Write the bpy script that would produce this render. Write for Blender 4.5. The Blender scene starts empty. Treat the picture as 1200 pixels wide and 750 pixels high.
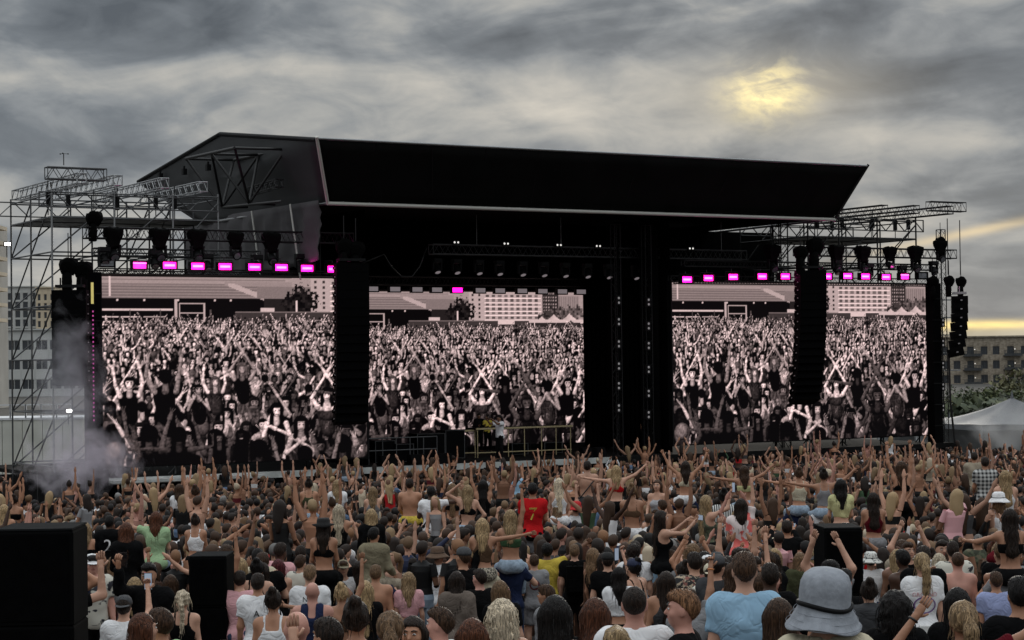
import bpy, bmesh, math, random
import numpy as np
from math import radians, sin, cos, pi
from mathutils import Vector, Matrix
random.seed(7); RS = np.random.RandomState(11)
scene = bpy.context.scene
COL = scene.collection

# ------------------------------------------------------------------ camera
FPX = 2350.0                      # focal length in photo pixels (1200 wide)
ROLL = radians(0.77); PITCH = math.atan(50/FPX); CAMZ = 5.85
fw = np.array([0, cos(PITCH), sin(PITCH)])
_rt = np.array([1.0, 0, 0]); _up = np.cross(_rt, fw)
rt = cos(ROLL)*_rt - sin(ROLL)*_up
up = cos(ROLL)*_up + sin(ROLL)*_rt
CAM = np.array([0, 0, CAMZ])
cd = bpy.data.cameras.new('camera'); cam = bpy.data.objects.new('camera', cd); COL.objects.link(cam)
cd.sensor_width = 36; cd.lens = FPX/1200*36; cd.clip_start = 0.5; cd.clip_end = 6000
cam.matrix_world = Matrix(((rt[0], up[0], -fw[0], 0), (rt[1], up[1], -fw[1], 0), (rt[2], up[2], -fw[2], CAMZ), (0, 0, 0, 1)))
scene.camera = cam
scene.render.resolution_x = 1024; scene.render.resolution_y = 640
scene.view_settings.view_transform = 'Standard'; scene.view_settings.look = 'None'
scene.view_settings.exposure = 0.0; scene.view_settings.gamma = 1.0
scene.render.engine = 'CYCLES'
try:
    scene.cycles.volume_max_steps = 64; scene.cycles.volume_step_rate = 3.0
    scene.cycles.volume_bounces = 2; scene.cycles.max_bounces = 5; scene.cycles.transparent_max_bounces = 6
except Exception: pass

def proj(p):
    q = np.asarray(p, float)-CAM; d = q@fw
    return 600+FPX*(q@rt)/d, 375-FPX*(q@up)/d, FPX/d
def ray(x, y): return fw+rt*(x-600)/FPX+up*(375-y)/FPX
def at(x, y, Y):                    # point seen at photo pixel x,y at depth Y
    r = ray(x, y); return CAM+r/r[1]*Y

# ------------------------------------------------------------------ sky and sun
SUN_EL, SUN_AZ = radians(8.0), radians(7.4)      # azimuth to the right of the view axis
world = bpy.data.worlds.new('World'); scene.world = world; world.use_nodes = True
wt = world.node_tree; wt.nodes.clear()
def N(t, kind, **kw):
    n = t.nodes.new(kind)
    for k, v in kw.items():
        if k.startswith('i_'):
            key = k[2:]; key = int(key) if key.isdigit() else key.replace('_', ' ')
            n.inputs[key].default_value = v
        else: setattr(n, k, v)
    return n
def L(t, a, b): t.links.new(a, b)
def M_(t, op, a, b=None, c=None, clamp=False):
    n = t.nodes.new('ShaderNodeMath'); n.operation = op; n.use_clamp = clamp
    for i, v in enumerate((a, b, c)):
        if v is None: continue
        if isinstance(v, (int, float)): n.inputs[i].default_value = v
        else: t.links.new(v, n.inputs[i])
    return n.outputs[0]
def mixc(t, fac, a, b, bt='MIX'):
    n = t.nodes.new('ShaderNodeMix'); n.data_type = 'RGBA'; n.blend_type = bt
    for s, v in ((0, fac), (6, a), (7, b)):
        if isinstance(v, (int, float)): n.inputs[s].default_value = v
        elif isinstance(v, tuple): n.inputs[s].default_value = tuple(v)+(1,)*(4-len(v))
        else: t.links.new(v, n.inputs[s])
    return n.outputs[2]
def ramp(t, fac, stops, interp='LINEAR'):
    n = t.nodes.new('ShaderNodeValToRGB'); n.color_ramp.interpolation = interp
    el = n.color_ramp.elements
    while len(el) < len(stops): el.new(0.5)
    for e, (p, c) in zip(el, stops):
        e.position = p; e.color = tuple(c)+(1,)*(4-len(c)) if isinstance(c, tuple) else (c, c, c, 1)
    t.links.new(fac, n.inputs[0]); return n.outputs[0]

def build_sky():
    t = wt
    tc = N(t, 'ShaderNodeTexCoord'); sep = N(t, 'ShaderNodeSeparateXYZ'); L(t, tc.outputs['Generated'], sep.inputs[0])
    x, y, z = sep.outputs
    az = M_(t, 'ARCTAN2', x, y); el = M_(t, 'ARCSINE', z)
    def vec(sx, sy, ox=0, oy=0, shear=0.0):
        # the seam of the azimuth lies straight behind the camera
        c = N(t, 'ShaderNodeCombineXYZ')
        yy = M_(t, 'ADD', M_(t, 'MULTIPLY', el, sy), M_(t, 'MULTIPLY', az, shear*sy))
        L(t, M_(t, 'ADD', M_(t, 'MULTIPLY', az, sx), ox), c.inputs[0]); L(t, M_(t, 'ADD', yy, oy), c.inputs[1]); return c.outputs[0]
    def noise(v, scale, detail=5, rough=.55, dist=0.0):
        n = N(t, 'ShaderNodeTexNoise'); L(t, v, n.inputs['Vector'])
        n.inputs['Scale'].default_value = scale; n.inputs['Detail'].default_value = detail
        n.inputs['Roughness'].default_value = rough; n.inputs['Distortion'].default_value = dist
        return n.outputs[0]
    big = noise(vec(8.5, 24, 3.1, 1.7, -.10), 1.0, 6, .50, .6)
    mid = noise(vec(24, 50, 9.2, 4.4, .06), 1.0, 6, .54, .7)
    fine = noise(vec(60, 105, 2.2, 7.4, .2), 1.0, 6, .62, .3)
    s = M_(t, 'ADD', M_(t, 'MULTIPLY', big, .68), M_(t, 'ADD', M_(t, 'MULTIPLY', mid, .26), M_(t, 'MULTIPLY', fine, .06)))
    def gauss(a0, e0, sa, se, slope=0.0):
        da = M_(t, 'SUBTRACT', az, a0); de = M_(t, 'SUBTRACT', el, e0)
        if slope: de = M_(t, 'SUBTRACT', de, M_(t, 'MULTIPLY', da, slope))
        q = M_(t, 'ADD', M_(t, 'POWER', M_(t, 'ABSOLUTE', M_(t, 'DIVIDE', da, sa)), 2.0), M_(t, 'POWER', M_(t, 'ABSOLUTE', M_(t, 'DIVIDE', de, se)), 2.0))
        return M_(t, 'EXPONENT', M_(t, 'MULTIPLY', q, -1.0))
    def A(px): return math.atan((px-600)/FPX)
    def Ev(px, py): return math.atan((425-.0134*(px-600)-py)/FPX)
    # thick and thin parts of the cloud deck in view
    dk = gauss(A(150), Ev(150, 30), .22, .020, .0)
    dk2 = gauss(A(830), Ev(830, 40), .10, .013, .12)
    dk3 = gauss(A(1120), Ev(1120, 105), .075, .022, 0)
    dk4 = gauss(A(60), Ev(60, 170), .10, .022, 0)
    br = gauss(A(640), Ev(640, 95), .12, .018, .0)
    br2 = gauss(A(250), Ev(250, 90), .12, .012, .0)
    br3 = gauss(A(1130), Ev(1130, 165), .06, .008, -.1)
    br4 = gauss(A(20), Ev(20, 260), .10, .030, .0)
    shift = M_(t, 'SUBTRACT', M_(t, 'ADD', M_(t, 'ADD', br, br2), M_(t, 'ADD', M_(t, 'MULTIPLY', br3, 1.1), M_(t, 'MULTIPLY', br4, .5))),
               M_(t, 'ADD', M_(t, 'ADD', dk, M_(t, 'MULTIPLY', dk2, 1.0)), M_(t, 'ADD', M_(t, 'MULTIPLY', dk3, .9), M_(t, 'MULTIPLY', dk4, .55))))
    s = M_(t, 'ADD', s, M_(t, 'MULTIPLY', shift, .085))
    colr = ramp(t, s, [(.30, (.060, .070, .082)), (.43, (.108, .121, .135)), (.50, (.162, .174, .184)), (.575, (.235, .238, .232)), (.74, (.40, .375, .33))])
    # the sun behind thin cloud, and the clear strips low on the right
    fwarp = M_(t, 'MULTIPLY', M_(t, 'SUBTRACT', mid, .5), .05)
    g1 = M_(t, 'MULTIPLY', gauss(A(903), Ev(903, 108), .017, .012), M_(t, 'MULTIPLY', ramp(t, mid, [(.38, .1), (.52, 1.0)]), ramp(t, fine, [(.38, .35), (.58, 1.0)])))
    g1b = gauss(A(905), Ev(905, 112), .050, .017)
    g2 = M_(t, 'MULTIPLY', gauss(A(1200), Ev(1200, 264), .070, .0024, .19), ramp(t, big, [(.30, .3), (.55, 1.0)]))
    g3 = M_(t, 'MULTIPLY', gauss(A(1200), Ev(1200, 381), .10, .0022, .0), ramp(t, mid, [(.35, .55), (.6, 1.0)]))
    g4 = gauss(A(1200), Ev(1200, 392), .14, .0032)
    wide = gauss(A(1180), Ev(1180, 330), .16, .05)
    colr = mixc(t, M_(t, 'MULTIPLY', wide, .10), colr, (.31, .32, .29))
    colr = mixc(t, M_(t, 'MULTIPLY', g1b, .45, clamp=True), colr, (.44, .39, .30))
    colr = mixc(t, M_(t, 'MULTIPLY', g1, .80, clamp=True), colr, (.98, .80, .36))
    colr = mixc(t, M_(t, 'MULTIPLY', g2, .42, clamp=True), colr, (.80, .60, .30))
    colr = mixc(t, M_(t, 'MULTIPLY', g4, .30, clamp=True), colr, (.62, .52, .30))
    colr = mixc(t, M_(t, 'MULTIPLY', g3, .85, clamp=True), colr, (.90, .68, .25))
    # an overcast sky brightens steadily towards the zenith
    zc = M_(t, 'MAXIMUM', z, 0.0)
    rise = N(t, 'ShaderNodeMapRange'); rise.interpolation_type = 'SMOOTHSTEP'
    L(t, zc, rise.inputs[0]); rise.inputs[1].default_value = .16; rise.inputs[2].default_value = .75
    rise.inputs[3].default_value = 1.0; rise.inputs[4].default_value = SKY_RISE
    colr2 = N(t, 'ShaderNodeVectorMath', operation='SCALE'); L(t, colr, colr2.inputs[0]); L(t, M_(t, 'MULTIPLY', rise.outputs[0], 10.0*SKY_GAIN), colr2.inputs['Scale'])
    sky = N(t, 'ShaderNodeTexSky'); sky.sky_type = 'NISHITA'; sky.sun_disc = False
    sky.sun_elevation = SUN_EL; sky.sun_rotation = SUN_AZ
    mx = mixc(t, .992, sky.outputs[0], colr2.outputs[0])
    bg = N(t, 'ShaderNodeBackground'); L(t, mx, bg.inputs[0]); bg.inputs[1].default_value = 0.1
    out = N(t, 'ShaderNodeOutputWorld'); L(t, bg.outputs[0], out.inputs[0])
SKY_RISE = 3.8; SKY_GAIN = 1.66
build_sky()
sl = bpy.data.lights.new('sun', 'SUN'); so = bpy.data.objects.new('sun', sl); COL.objects.link(so)
sl.energy = 0.8; sl.angle = radians(14); sl.color = (1, .93, .82)
sd = Vector((sin(SUN_AZ)*cos(SUN_EL), cos(SUN_AZ)*cos(SUN_EL), sin(SUN_EL)))
so.rotation_euler = sd.to_track_quat('Z', 'Y').to_euler(); so.location = sd*50+Vector((0, 0, 30))

# ------------------------------------------------------------------ stage frame: u along the stage, v into it
PSI = radians(30.7)
U = np.array([cos(PSI), sin(PSI), 0]); V = np.array([-sin(PSI), cos(PSI), 0])
O = np.array([-15.2569, 74.6032, 0.0])
def st(u, v, z=0.0): return O+U*u+V*v+np.array([0, 0, z])
def uv_of(x, y):
    q = np.array([x, y, 0])-O; return q@U, q@V
def onv(px, py, v=0.0):
    r = ray(px, py); P = O+V*v
    tt = ((P-CAM)@V)/(r@V); q = CAM+r*tt-P
    return q@U, q[2]
def sstep(a, b, x):
    t = min(1, max(0, (x-a)/(b-a))); return t*t*(3-2*t)
GP = [(-400, 3.6), (0, 3.4), (11, 2.85), (14, 2.6), (22, 1.95), (28, 1.55), (35, 1.18), (45, .80), (60, .30), (72, 0.0), (4000, 0.0)]
def gz(y):
    for (a, za), (b, zb) in zip(GP, GP[1:]):
        if a <= y <= b: return za+(zb-za)*(y-a)/(b-a)
    return 0.0

# ------------------------------------------------------------------ materials
MATS = {}
def newmat(name):
    m = bpy.data.materials.new(name); m.use_nodes = True; t = m.node_tree
    b = t.nodes['Principled BSDF']; MATS[name] = m; return m, t, b
def mat(name, col, rough=.6, metal=0.0, var=.15, scale=8.0, bump=0.0, bscale=None, spec=None, stretch=None, objcol=False, emis=None, estr=0):
    m, t, b = newmat(name)
    tc = N(t, 'ShaderNodeTexCoord'); v = tc.outputs['Object']
    if stretch:
        mp = N(t, 'ShaderNodeMapping'); mp.inputs['Scale'].default_value = stretch; L(t, v, mp.inputs[0]); v = mp.outputs[0]
    n = N(t, 'ShaderNodeTexNoise'); L(t, v, n.inputs['Vector']); n.inputs['Scale'].default_value = scale; n.inputs['Detail'].default_value = 5
    if objcol:
        oi = N(t, 'ShaderNodeObjectInfo'); base = oi.outputs['Color']
    else: base = col
    f = ramp(t, n.outputs[0], [(.3, 1-var), (.7, 1+var*.5)])
    c = mixc(t, 1.0, base, f, 'MULTIPLY'); L(t, c, b.inputs['Base Color'])
    b.inputs['Roughness'].default_value = rough; b.inputs['Metallic'].default_value = metal
    if spec is not None: b.inputs['Specular IOR Level'].default_value = spec
    if bump:
        n2 = N(t, 'ShaderNodeTexNoise'); L(t, v, n2.inputs['Vector']); n2.inputs['Scale'].default_value = bscale or scale*4; n2.inputs['Detail'].default_value = 4
        bp = N(t, 'ShaderNodeBump'); bp.inputs['Strength'].default_value = bump; bp.inputs['Distance'].default_value = .02
        L(t, n2.outputs[0], bp.inputs['Height']); L(t, bp.outputs[0], b.inputs['Normal'])
    if emis:
        b.inputs['Emission Color'].default_value = tuple(emis)+(1,); b.inputs['Emission Strength'].default_value = estr
    return m
mat('ground', (.055, .050, .042), .95, var=.5, scale=1.3, bump=.6, bscale=30)
mat('galvanised', (.33, .335, .34), .42, .75, .3, 6)
mat('scaffold_steel', (.10, .102, .105), .5, .4, .35, 4)
mat('black_truss', (.007, .007, .0075), .5, .2, .3, 6)
mat('black_paint', (.006, .006, .0065), .6, 0, .3, 3, spec=.15)
mat('black_fabric', (.0035, .0035, .0038), .95, 0, .35, 1.2, bump=.5, bscale=2.2, spec=.03)
mat('canopy_fabric', (.0035, .0034, .0034), .85, 0, .5, .8, bump=.3, bscale=1.5, spec=.12)
mat('side_fabric', (.034, .036, .038), .6, 0, .3, .5, bump=.7, bscale=.6, spec=.35)
mat('roof_fabric', (.05, .05, .052), .7, 0, .25, .5, bump=.5, bscale=.8)
mat('grey_drape', (.06, .056, .060), .8, 0, .3, .8, bump=.8, bscale=1.5)
mat('pipe_white', (.55, .54, .50), .45, .1, .15, 5)
mat('deck', (.012, .012, .012), .95, 0, .3, 2, spec=.03)
mat('booth_warm_lit', (.42, .34, .19), .5, 0, .2, 5)  # yellow light on the metal booth frame, put into its colour
mat('deck_lip', (.50, .52, .50), .6, 0, .3, 3)
mat('speaker_box', (.003, .003, .0033), .8, 0, .3, 5, bump=.25, bscale=60, spec=.06)
mat('speaker_grille', (.0025, .0025, .0028), .9, 0, .3, 10, bump=.5, bscale=150, spec=.03)
mat('speaker_silver', (.42, .40, .41), .4, .5, .2, 5)
mat('motor_bag', (.003, .003, .003), .95, 0, .3, 5, bump=.8, bscale=9, spec=.05)
mat('lens_glass', (.15, .16, .17), .08, 0, .1, 5, spec=.9)
mat('pink_lamp', (.9, .1, .6), .3, emis=(1, .004, .30), estr=6.5)
mat('pink_core', (1, .7, .9), .3, emis=(1, .07, .50), estr=5)
mat('pink_dim', (.9, .1, .6), .3, emis=(1, .02, .45), estr=1.3)
mat('white_lamp', (.9, .9, .9), .3, emis=(1, .97, .92), estr=.8)
mat('faint_lamp', (.3, .3, .3), .3, emis=(1, .9, .9), estr=.10)
mat('dim_lamp', (.3, .3, .3), .3, emis=(1, .85, .9), estr=.16)
mat('work_lamp', (.9, .9, .9), .3, emis=(1, .97, .9), estr=14)
mat('yellow_lit', (.6, .5, .2), .4, emis=(1, .86, .25), estr=.35)
mat('mag_led', (.4, .05, .3), .3, emis=(1, .15, .6), estr=.45)
mat('white_frame', (.75, .76, .78), .5, 0, .15, 4)
mat('cream_wall', (.68, .68, .61), .7, 0, .2, .6)
mat('concrete_light', (.50, .505, .49), .8, 0, .2, .15)
mat('concrete_warm_lit', (.62, .52, .38), .8, 0, .2, .15)  # concrete with warm evening light put into the colour
mat('window_dark', (.03, .035, .042), .15, 0, .4, .2, spec=.8)
mat('tower_wall', (.42, .40, .36), .8, 0, .2, .2)
mat('tower_soffit', (.6, .5, .3), .7, emis=(1, .82, .42), estr=.55)  # emission stands for yellow light falling on the balcony undersides
mat('balcony_metal', (.055, .058, .062), .6, .2, .3, 1)
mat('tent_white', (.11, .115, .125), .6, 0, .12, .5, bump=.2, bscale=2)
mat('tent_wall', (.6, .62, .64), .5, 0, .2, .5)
mat('skin', (1, 1, 1), .52, 0, .10, 14, objcol=True, spec=.35)
def clothmat():
    m, t, b = newmat('cloth'); oi = N(t, 'ShaderNodeObjectInfo'); tc = N(t, 'ShaderNodeTexCoord'); v = tc.outputs['Object']
    ad = N(t, 'ShaderNodeVectorMath', operation='ADD'); L(t, v, ad.inputs[0]); rnd = N(t, 'ShaderNodeCombineXYZ'); L(t, M_(t, 'MULTIPLY', oi.outputs['Random'], 9.0), rnd.inputs[0]); L(t, rnd.outputs[0], ad.inputs[1]); v = ad.outputs[0]
    def nz(sc, det, dist, st=None):
        n = N(t, 'ShaderNodeTexNoise'); vv = v
        if st: mp = N(t, 'ShaderNodeMapping'); mp.inputs['Scale'].default_value = st; L(t, v, mp.inputs[0]); vv = mp.outputs[0]
        L(t, vv, n.inputs['Vector']); n.inputs['Scale'].default_value = sc; n.inputs['Detail'].default_value = det; n.inputs['Distortion'].default_value = dist; return n.outputs[0]
    a = nz(5.0, 2, 1.6); ridge = M_(t, 'ABSOLUTE', M_(t, 'SUBTRACT', a, .5)); weave = nz(130, 2, 0); blot = nz(3.2, 5, .4)
    c = mixc(t, 1.0, oi.outputs['Color'], ramp(t, blot, [(.32, .80), (.66, 1.06)]), 'MULTIPLY'); L(t, c, b.inputs['Base Color'])
    h = M_(t, 'ADD', M_(t, 'MULTIPLY', ramp(t, ridge, [(.0, 0.0), (.10, 1.0)]), 1.0), M_(t, 'MULTIPLY', weave, .06))
    bp = N(t, 'ShaderNodeBump'); bp.inputs['Strength'].default_value = .32; bp.inputs['Distance'].default_value = .018; L(t, h, bp.inputs['Height']); L(t, bp.outputs[0], b.inputs['Normal'])
    b.inputs['Roughness'].default_value = .95; b.inputs['Specular IOR Level'].default_value = .05
clothmat()
mat('denim', (1, 1, 1), .9, 0, .3, 25, bump=.4, bscale=18, objcol=True, spec=.08)
mat('straw', (1, 1, 1), .85, 0, .2, 20, bump=.3, bscale=40, objcol=True)
mat('plastic', (1, 1, 1), .3, 0, .05, 5, objcol=True)
mat('eye_white', (.7, .7, .7), .3); mat('eye_dark', (.02, .015, .01), .2); mat('lip', (.30, .09, .08), .5)
mat('phone_black', (.01, .01, .012), .15); mat('phone_screen', (.3, .35, .4), .2, emis=(.6, .75, 1), estr=.22)
mat('cup_clear', (.7, .7, .68), .3)
mat('bark', (.07, .055, .04), .9, 0, .4, 3, bump=.6, bscale=8)
def hairmat():
    m, t, b = newmat('hair')
    oi = N(t, 'ShaderNodeObjectInfo'); tc = N(t, 'ShaderNodeTexCoord')
    mp = N(t, 'ShaderNodeMapping'); mp.inputs['Scale'].default_value = (120, 120, 7); L(t, tc.outputs['Object'], mp.inputs[0])
    n = N(t, 'ShaderNodeTexNoise'); n.inputs['Scale'].default_value = 1; n.inputs['Detail'].default_value = 4; n.inputs['Distortion'].default_value = .6; L(t, mp.outputs[0], n.inputs['Vector'])
    f = ramp(t, n.outputs[0], [(.36, .30), (.5, .92), (.64, 1.65)])
    L(t, mixc(t, 1.0, oi.outputs['Color'], f, 'MULTIPLY'), b.inputs['Base Color'])
    b.inputs['Roughness'].default_value = .5; b.inputs['Specular IOR Level'].default_value = .22
    bp = N(t, 'ShaderNodeBump'); bp.inputs['Strength'].default_value = 1.0; bp.inputs['Distance'].default_value = .02
    L(t, n.outputs[0], bp.inputs['Height']); L(t, bp.outputs[0], b.inputs['Normal'])
hairmat()
def patmat(name, kind, c1, c2, c3=None, scale=20.0):
    m, t, b = newmat(name); tc = N(t, 'ShaderNodeTexCoord'); v = tc.outputs['Object']
    if kind == 'stripe':
        n = N(t, 'ShaderNodeTexWave'); n.bands_direction = 'X'; n.inputs['Scale'].default_value = scale; n.inputs['Distortion'].default_value = .6; L(t, v, n.inputs[0])
        c = mixc(t, ramp(t, n.outputs[1], [(.48, 0.0), (.52, 1.0)]), c1, c2)
    elif kind == 'plaid':
        n = N(t, 'ShaderNodeTexWave'); n.bands_direction = 'X'; n.inputs['Scale'].default_value = scale; L(t, v, n.inputs[0])
        n2 = N(t, 'ShaderNodeTexWave'); n2.bands_direction = 'Z'; n2.inputs['Scale'].default_value = scale; L(t, v, n2.inputs[0])
        f = M_(t, 'MULTIPLY', M_(t, 'ADD', ramp(t, n.outputs[1], [(.45, 0.0), (.55, 1.0)]), ramp(t, n2.outputs[1], [(.45, 0.0), (.55, 1.0)])), .5)
        c = mixc(t, f, c1, c2)
    else:
        n = N(t, 'ShaderNodeTexNoise'); n.inputs['Scale'].default_value = scale; n.inputs['Detail'].default_value = 2.5; n.inputs['Distortion'].default_value = 1.2 if kind == 'floral' else .3; L(t, v, n.inputs['Vector'])
        lo = .56 if kind == 'floral' else .50
        c = mixc(t, ramp(t, n.outputs[0], [(lo-.02, 0.0), (lo+.03, 1.0)]), c1, c2)
        if c3:
            n3 = N(t, 'ShaderNodeTexNoise'); n3.inputs['Scale'].default_value = scale*.7; L(t, v, n3.inputs['Vector'])
            c = mixc(t, ramp(t, n3.outputs[0], [(.56, 0.0), (.60, 1.0)]), c, c3)
    L(t, c, b.inputs['Base Color']); b.inputs['Roughness'].default_value = .9
patmat('stripe_bw', 'stripe', (.62, .62, .60), (.015, .015, .018), scale=9)
patmat('plaid_bw', 'plaid', (.02, .02, .022), (.5, .5, .48), scale=4)
patmat('floral_white', 'floral', (.62, .60, .52), (.03, .03, .04), scale=7)
patmat('floral_black', 'floral', (.02, .02, .022), (.45, .36, .26), (.25, .10, .08), scale=16)
patmat('leopard', 'spot', (.42, .38, .30), (.06, .05, .04), scale=45)
patmat('camo', 'spot', (.10, .115, .07), (.05, .055, .035), (.16, .14, .09), scale=11)
patmat('tiedye_pink', 'spot', (.72, .62, .60), (.78, .16, .14), scale=6)
patmat('bandana_white', 'floral', (.66, .66, .62), (.12, .12, .12), scale=22)

# ------------------------------------------------------------------ mesh building
class MB:
    def __init__(s): s.v = []; s.f = []; s.m = []; s.n = 0
    def add(s, vs, fs, mi=0):
        s.v.extend([tuple(map(float, p)) for p in vs]); b = s.n
        s.f.extend([tuple(i+b for i in f) for f in fs]); s.m.extend([mi]*len(fs)); s.n += len(vs); return s
    def box(s, c, d, mi=0, rot=None, taper=1.0):
        hx, hy, hz = d[0]/2, d[1]/2, d[2]/2
        vs = [(-hx*(taper if k else 1), -hy*(taper if k else 1), -hz if not k else hz) for k in (0, 1)]
        P = []
        for k in (0, 1):
            q = taper if k else 1
            for (a, b) in ((-1, -1), (1, -1), (1, 1), (-1, 1)): P.append(Vector((a*hx*q, b*hy*q, hz*(1 if k else -1))))
        if rot is not None: P = [rot@p for p in P]
        P = [p+Vector(c) for p in P]
        return s.add(P, [(3, 2, 1, 0), (4, 5, 6, 7), (0, 1, 5, 4), (1, 2, 6, 5), (2, 3, 7, 6), (3, 0, 4, 7)], mi)
    def tube(s, pts, r, n=8, mi=0, cap=True, flat=None):
        pts = [Vector(p) for p in pts]; rs = r if isinstance(r, (list, tuple)) else [r]*len(pts)
        P = []; prev = None
        for i, p in enumerate(pts):
            d = (pts[min(i+1, len(pts)-1)]-pts[max(i-1, 0)]).normalized()
            if prev is None:
                a = Vector((0, 0, 1)) if abs(d.z) < .9 else Vector((1, 0, 0)); a = (a-d*a.dot(d)).normalized()
            else: a = (prev-d*prev.dot(d)).normalized()
            prev = a; b = d.cross(a)
            for k in range(n):
                th = 2*pi*k/n; P.append(p+(a*cos(th)+b*sin(th)*(flat or 1))*rs[i])
        F = []
        for i in range(len(pts)-1):
            for k in range(n):
                k2 = (k+1) % n; F.append((i*n+k, i*n+k2, (i+1)*n+k2, (i+1)*n+k))
        if cap: F.append(tuple(range(n-1, -1, -1))); F.append(tuple((len(pts)-1)*n+k for k in range(n)))
        return s.add(P, F, mi)
    def lathe(s, prof, n=16, mi=0, c=(0, 0, 0), sx=1, sy=1, fn=None):
        P = []
        for (r, z) in prof:
            for k in range(n):
                th = 2*pi*k/n; q = [c[0]+r*cos(th)*sx, c[1]+r*sin(th)*sy, c[2]+z]
                if fn: q = fn(q, th, r)
                P.append(q)
        F = [(i*n+k, i*n+(k+1) % n, (i+1)*n+(k+1) % n, (i+1)*n+k) for i in range(len(prof)-1) for k in range(n)]
        if prof[0][0] > 1e-4: F.append(tuple(range(n-1, -1, -1)))
        if prof[-1][0] > 1e-4: F.append(tuple((len(prof)-1)*n+k for k in range(n)))
        return s.add(P, F, mi)
    def quad(s, a, b, c, d, mi=0): return s.add([a, b, c, d], [(0, 1, 2, 3)], mi)
    def mesh(s, name, mats, smooth=False):
        me = bpy.data.meshes.new(name); me.from_pydata(s.v, [], s.f); me.update()
        for m in (mats if isinstance(mats, (list, tuple)) else [mats]): me.materials.append(MATS[m])
        me.polygons.foreach_set('material_index', s.m)
        if smooth: me.polygons.foreach_set('use_smooth', [True]*len(s.f))
        return me
    def build(s, name, mats, parent=None, smooth=False, loc=None):
        return obj(name, s.mesh(name, mats, smooth), parent, loc)
def obj(name, me, parent=None, loc=None, rot=None, scale=None):
    o = bpy.data.objects.new(name, me); COL.objects.link(o)
    if parent: o.parent = parent
    if loc is not None: o.location = loc
    if rot is not None: o.rotation_euler = rot
    if scale is not None: o.scale = scale
    return o
USED = {}
def tag(o, label=None, cat=None, group=None, kind=None):
    if label:
        if label in USED: print('DUPLICATE LABEL', label)
        USED[label] = o; o['label'] = label
    if cat: o['category'] = cat
    if group: o['group'] = group
    if kind: o['kind'] = kind
    return o
def thing(name, label, cat, loc=(0, 0, 0), rz=0, group=None):
    o = bpy.data.objects.new(name, None); COL.objects.link(o); o.location = loc; o.rotation_euler = (0, 0, rz)
    o.empty_display_size = .3
    return tag(o, label, cat, group)
def sthing(name, label, cat, u, v, z=0, group=None): return thing(name, label, cat, st(u, v, z), PSI, group)
_cyl = {}
def stick(name, p0, p1, r, m, parent):            # a tube that shares one unit cylinder mesh
    key = m
    if key not in _cyl:
        b = MB(); b.tube([(0, 0, 0), (0, 0, 1)], 1.0, 8); me = b.mesh('tube', m, False)
        me.polygons.foreach_set('use_smooth', [len(f) == 4 for f in b.f]); _cyl[key] = me
    p0 = Vector(p0); p1 = Vector(p1); d = p1-p0
    o = obj(name, _cyl[key], parent); o.rotation_mode = 'QUATERNION'
    o.location = p0; o.rotation_quaternion = d.to_track_quat('Z', 'Y'); o.scale = (r, r, d.length); return o
def copy_tree(o, parent=None):
    c = o.copy(); COL.objects.link(c)
    if parent: c.parent = parent
    for ch in o.children: copy_tree(ch, c)
    return c
def dup(root, loc, label, group=None, rz=None):
    c = copy_tree(root); c.location = loc
    if rz is not None: c.rotation_euler = (0, 0, rz)
    tag(c, label); 
    if group: c['group'] = group
    return c
def truss_mb(mb, p0, p1, w, h, step, rc=.025, rl=.012, n=6, mi=0, side=None):
    """box truss from p0 to p1 (centre line), w across, h high"""
    p0 = Vector(p0); p1 = Vector(p1); d = (p1-p0); Ln = d.length; d.normalize()
    s = d.cross(Vector((0, 0, 1))) if abs(d.z) < .9 else Vector((1, 0, 0))
    s.normalize(); q = s.cross(d).normalized()
    C4 = [s*(a*w/2)+q*(b*h/2) for a, b in ((-1, -1), (1, -1), (1, 1), (-1, 1))]
    for c in C4: mb.tube([p0+c, p1+c], rc, n, mi)
    k = max(1, round(Ln/step)); dl = Ln/k
    for i in range(k):
        a = p0+d*(i*dl); b = p0+d*((i+1)*dl); m = (a+b)/2
        for (c1, c2) in ((0, 3), (1, 2)):
            mb.tube([a+C4[c1], m+C4[c2]], rl, 4, mi, cap=False); mb.tube([m+C4[c2], b+C4[c1]], rl, 4, mi, cap=False)
        for (c1, c2) in ((0, 1), (3, 2)):
            mb.tube([a+C4[c1], b+C4[c2]] if i % 2 else [a+C4[c2], b+C4[c1]], rl, 4, mi, cap=False)
    for e in (p0, p1):
        for i in range(4): mb.tube([e+C4[i], e+C4[(i+1) % 4]], rl*1.3, 4, mi, cap=False)
    return mb
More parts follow.
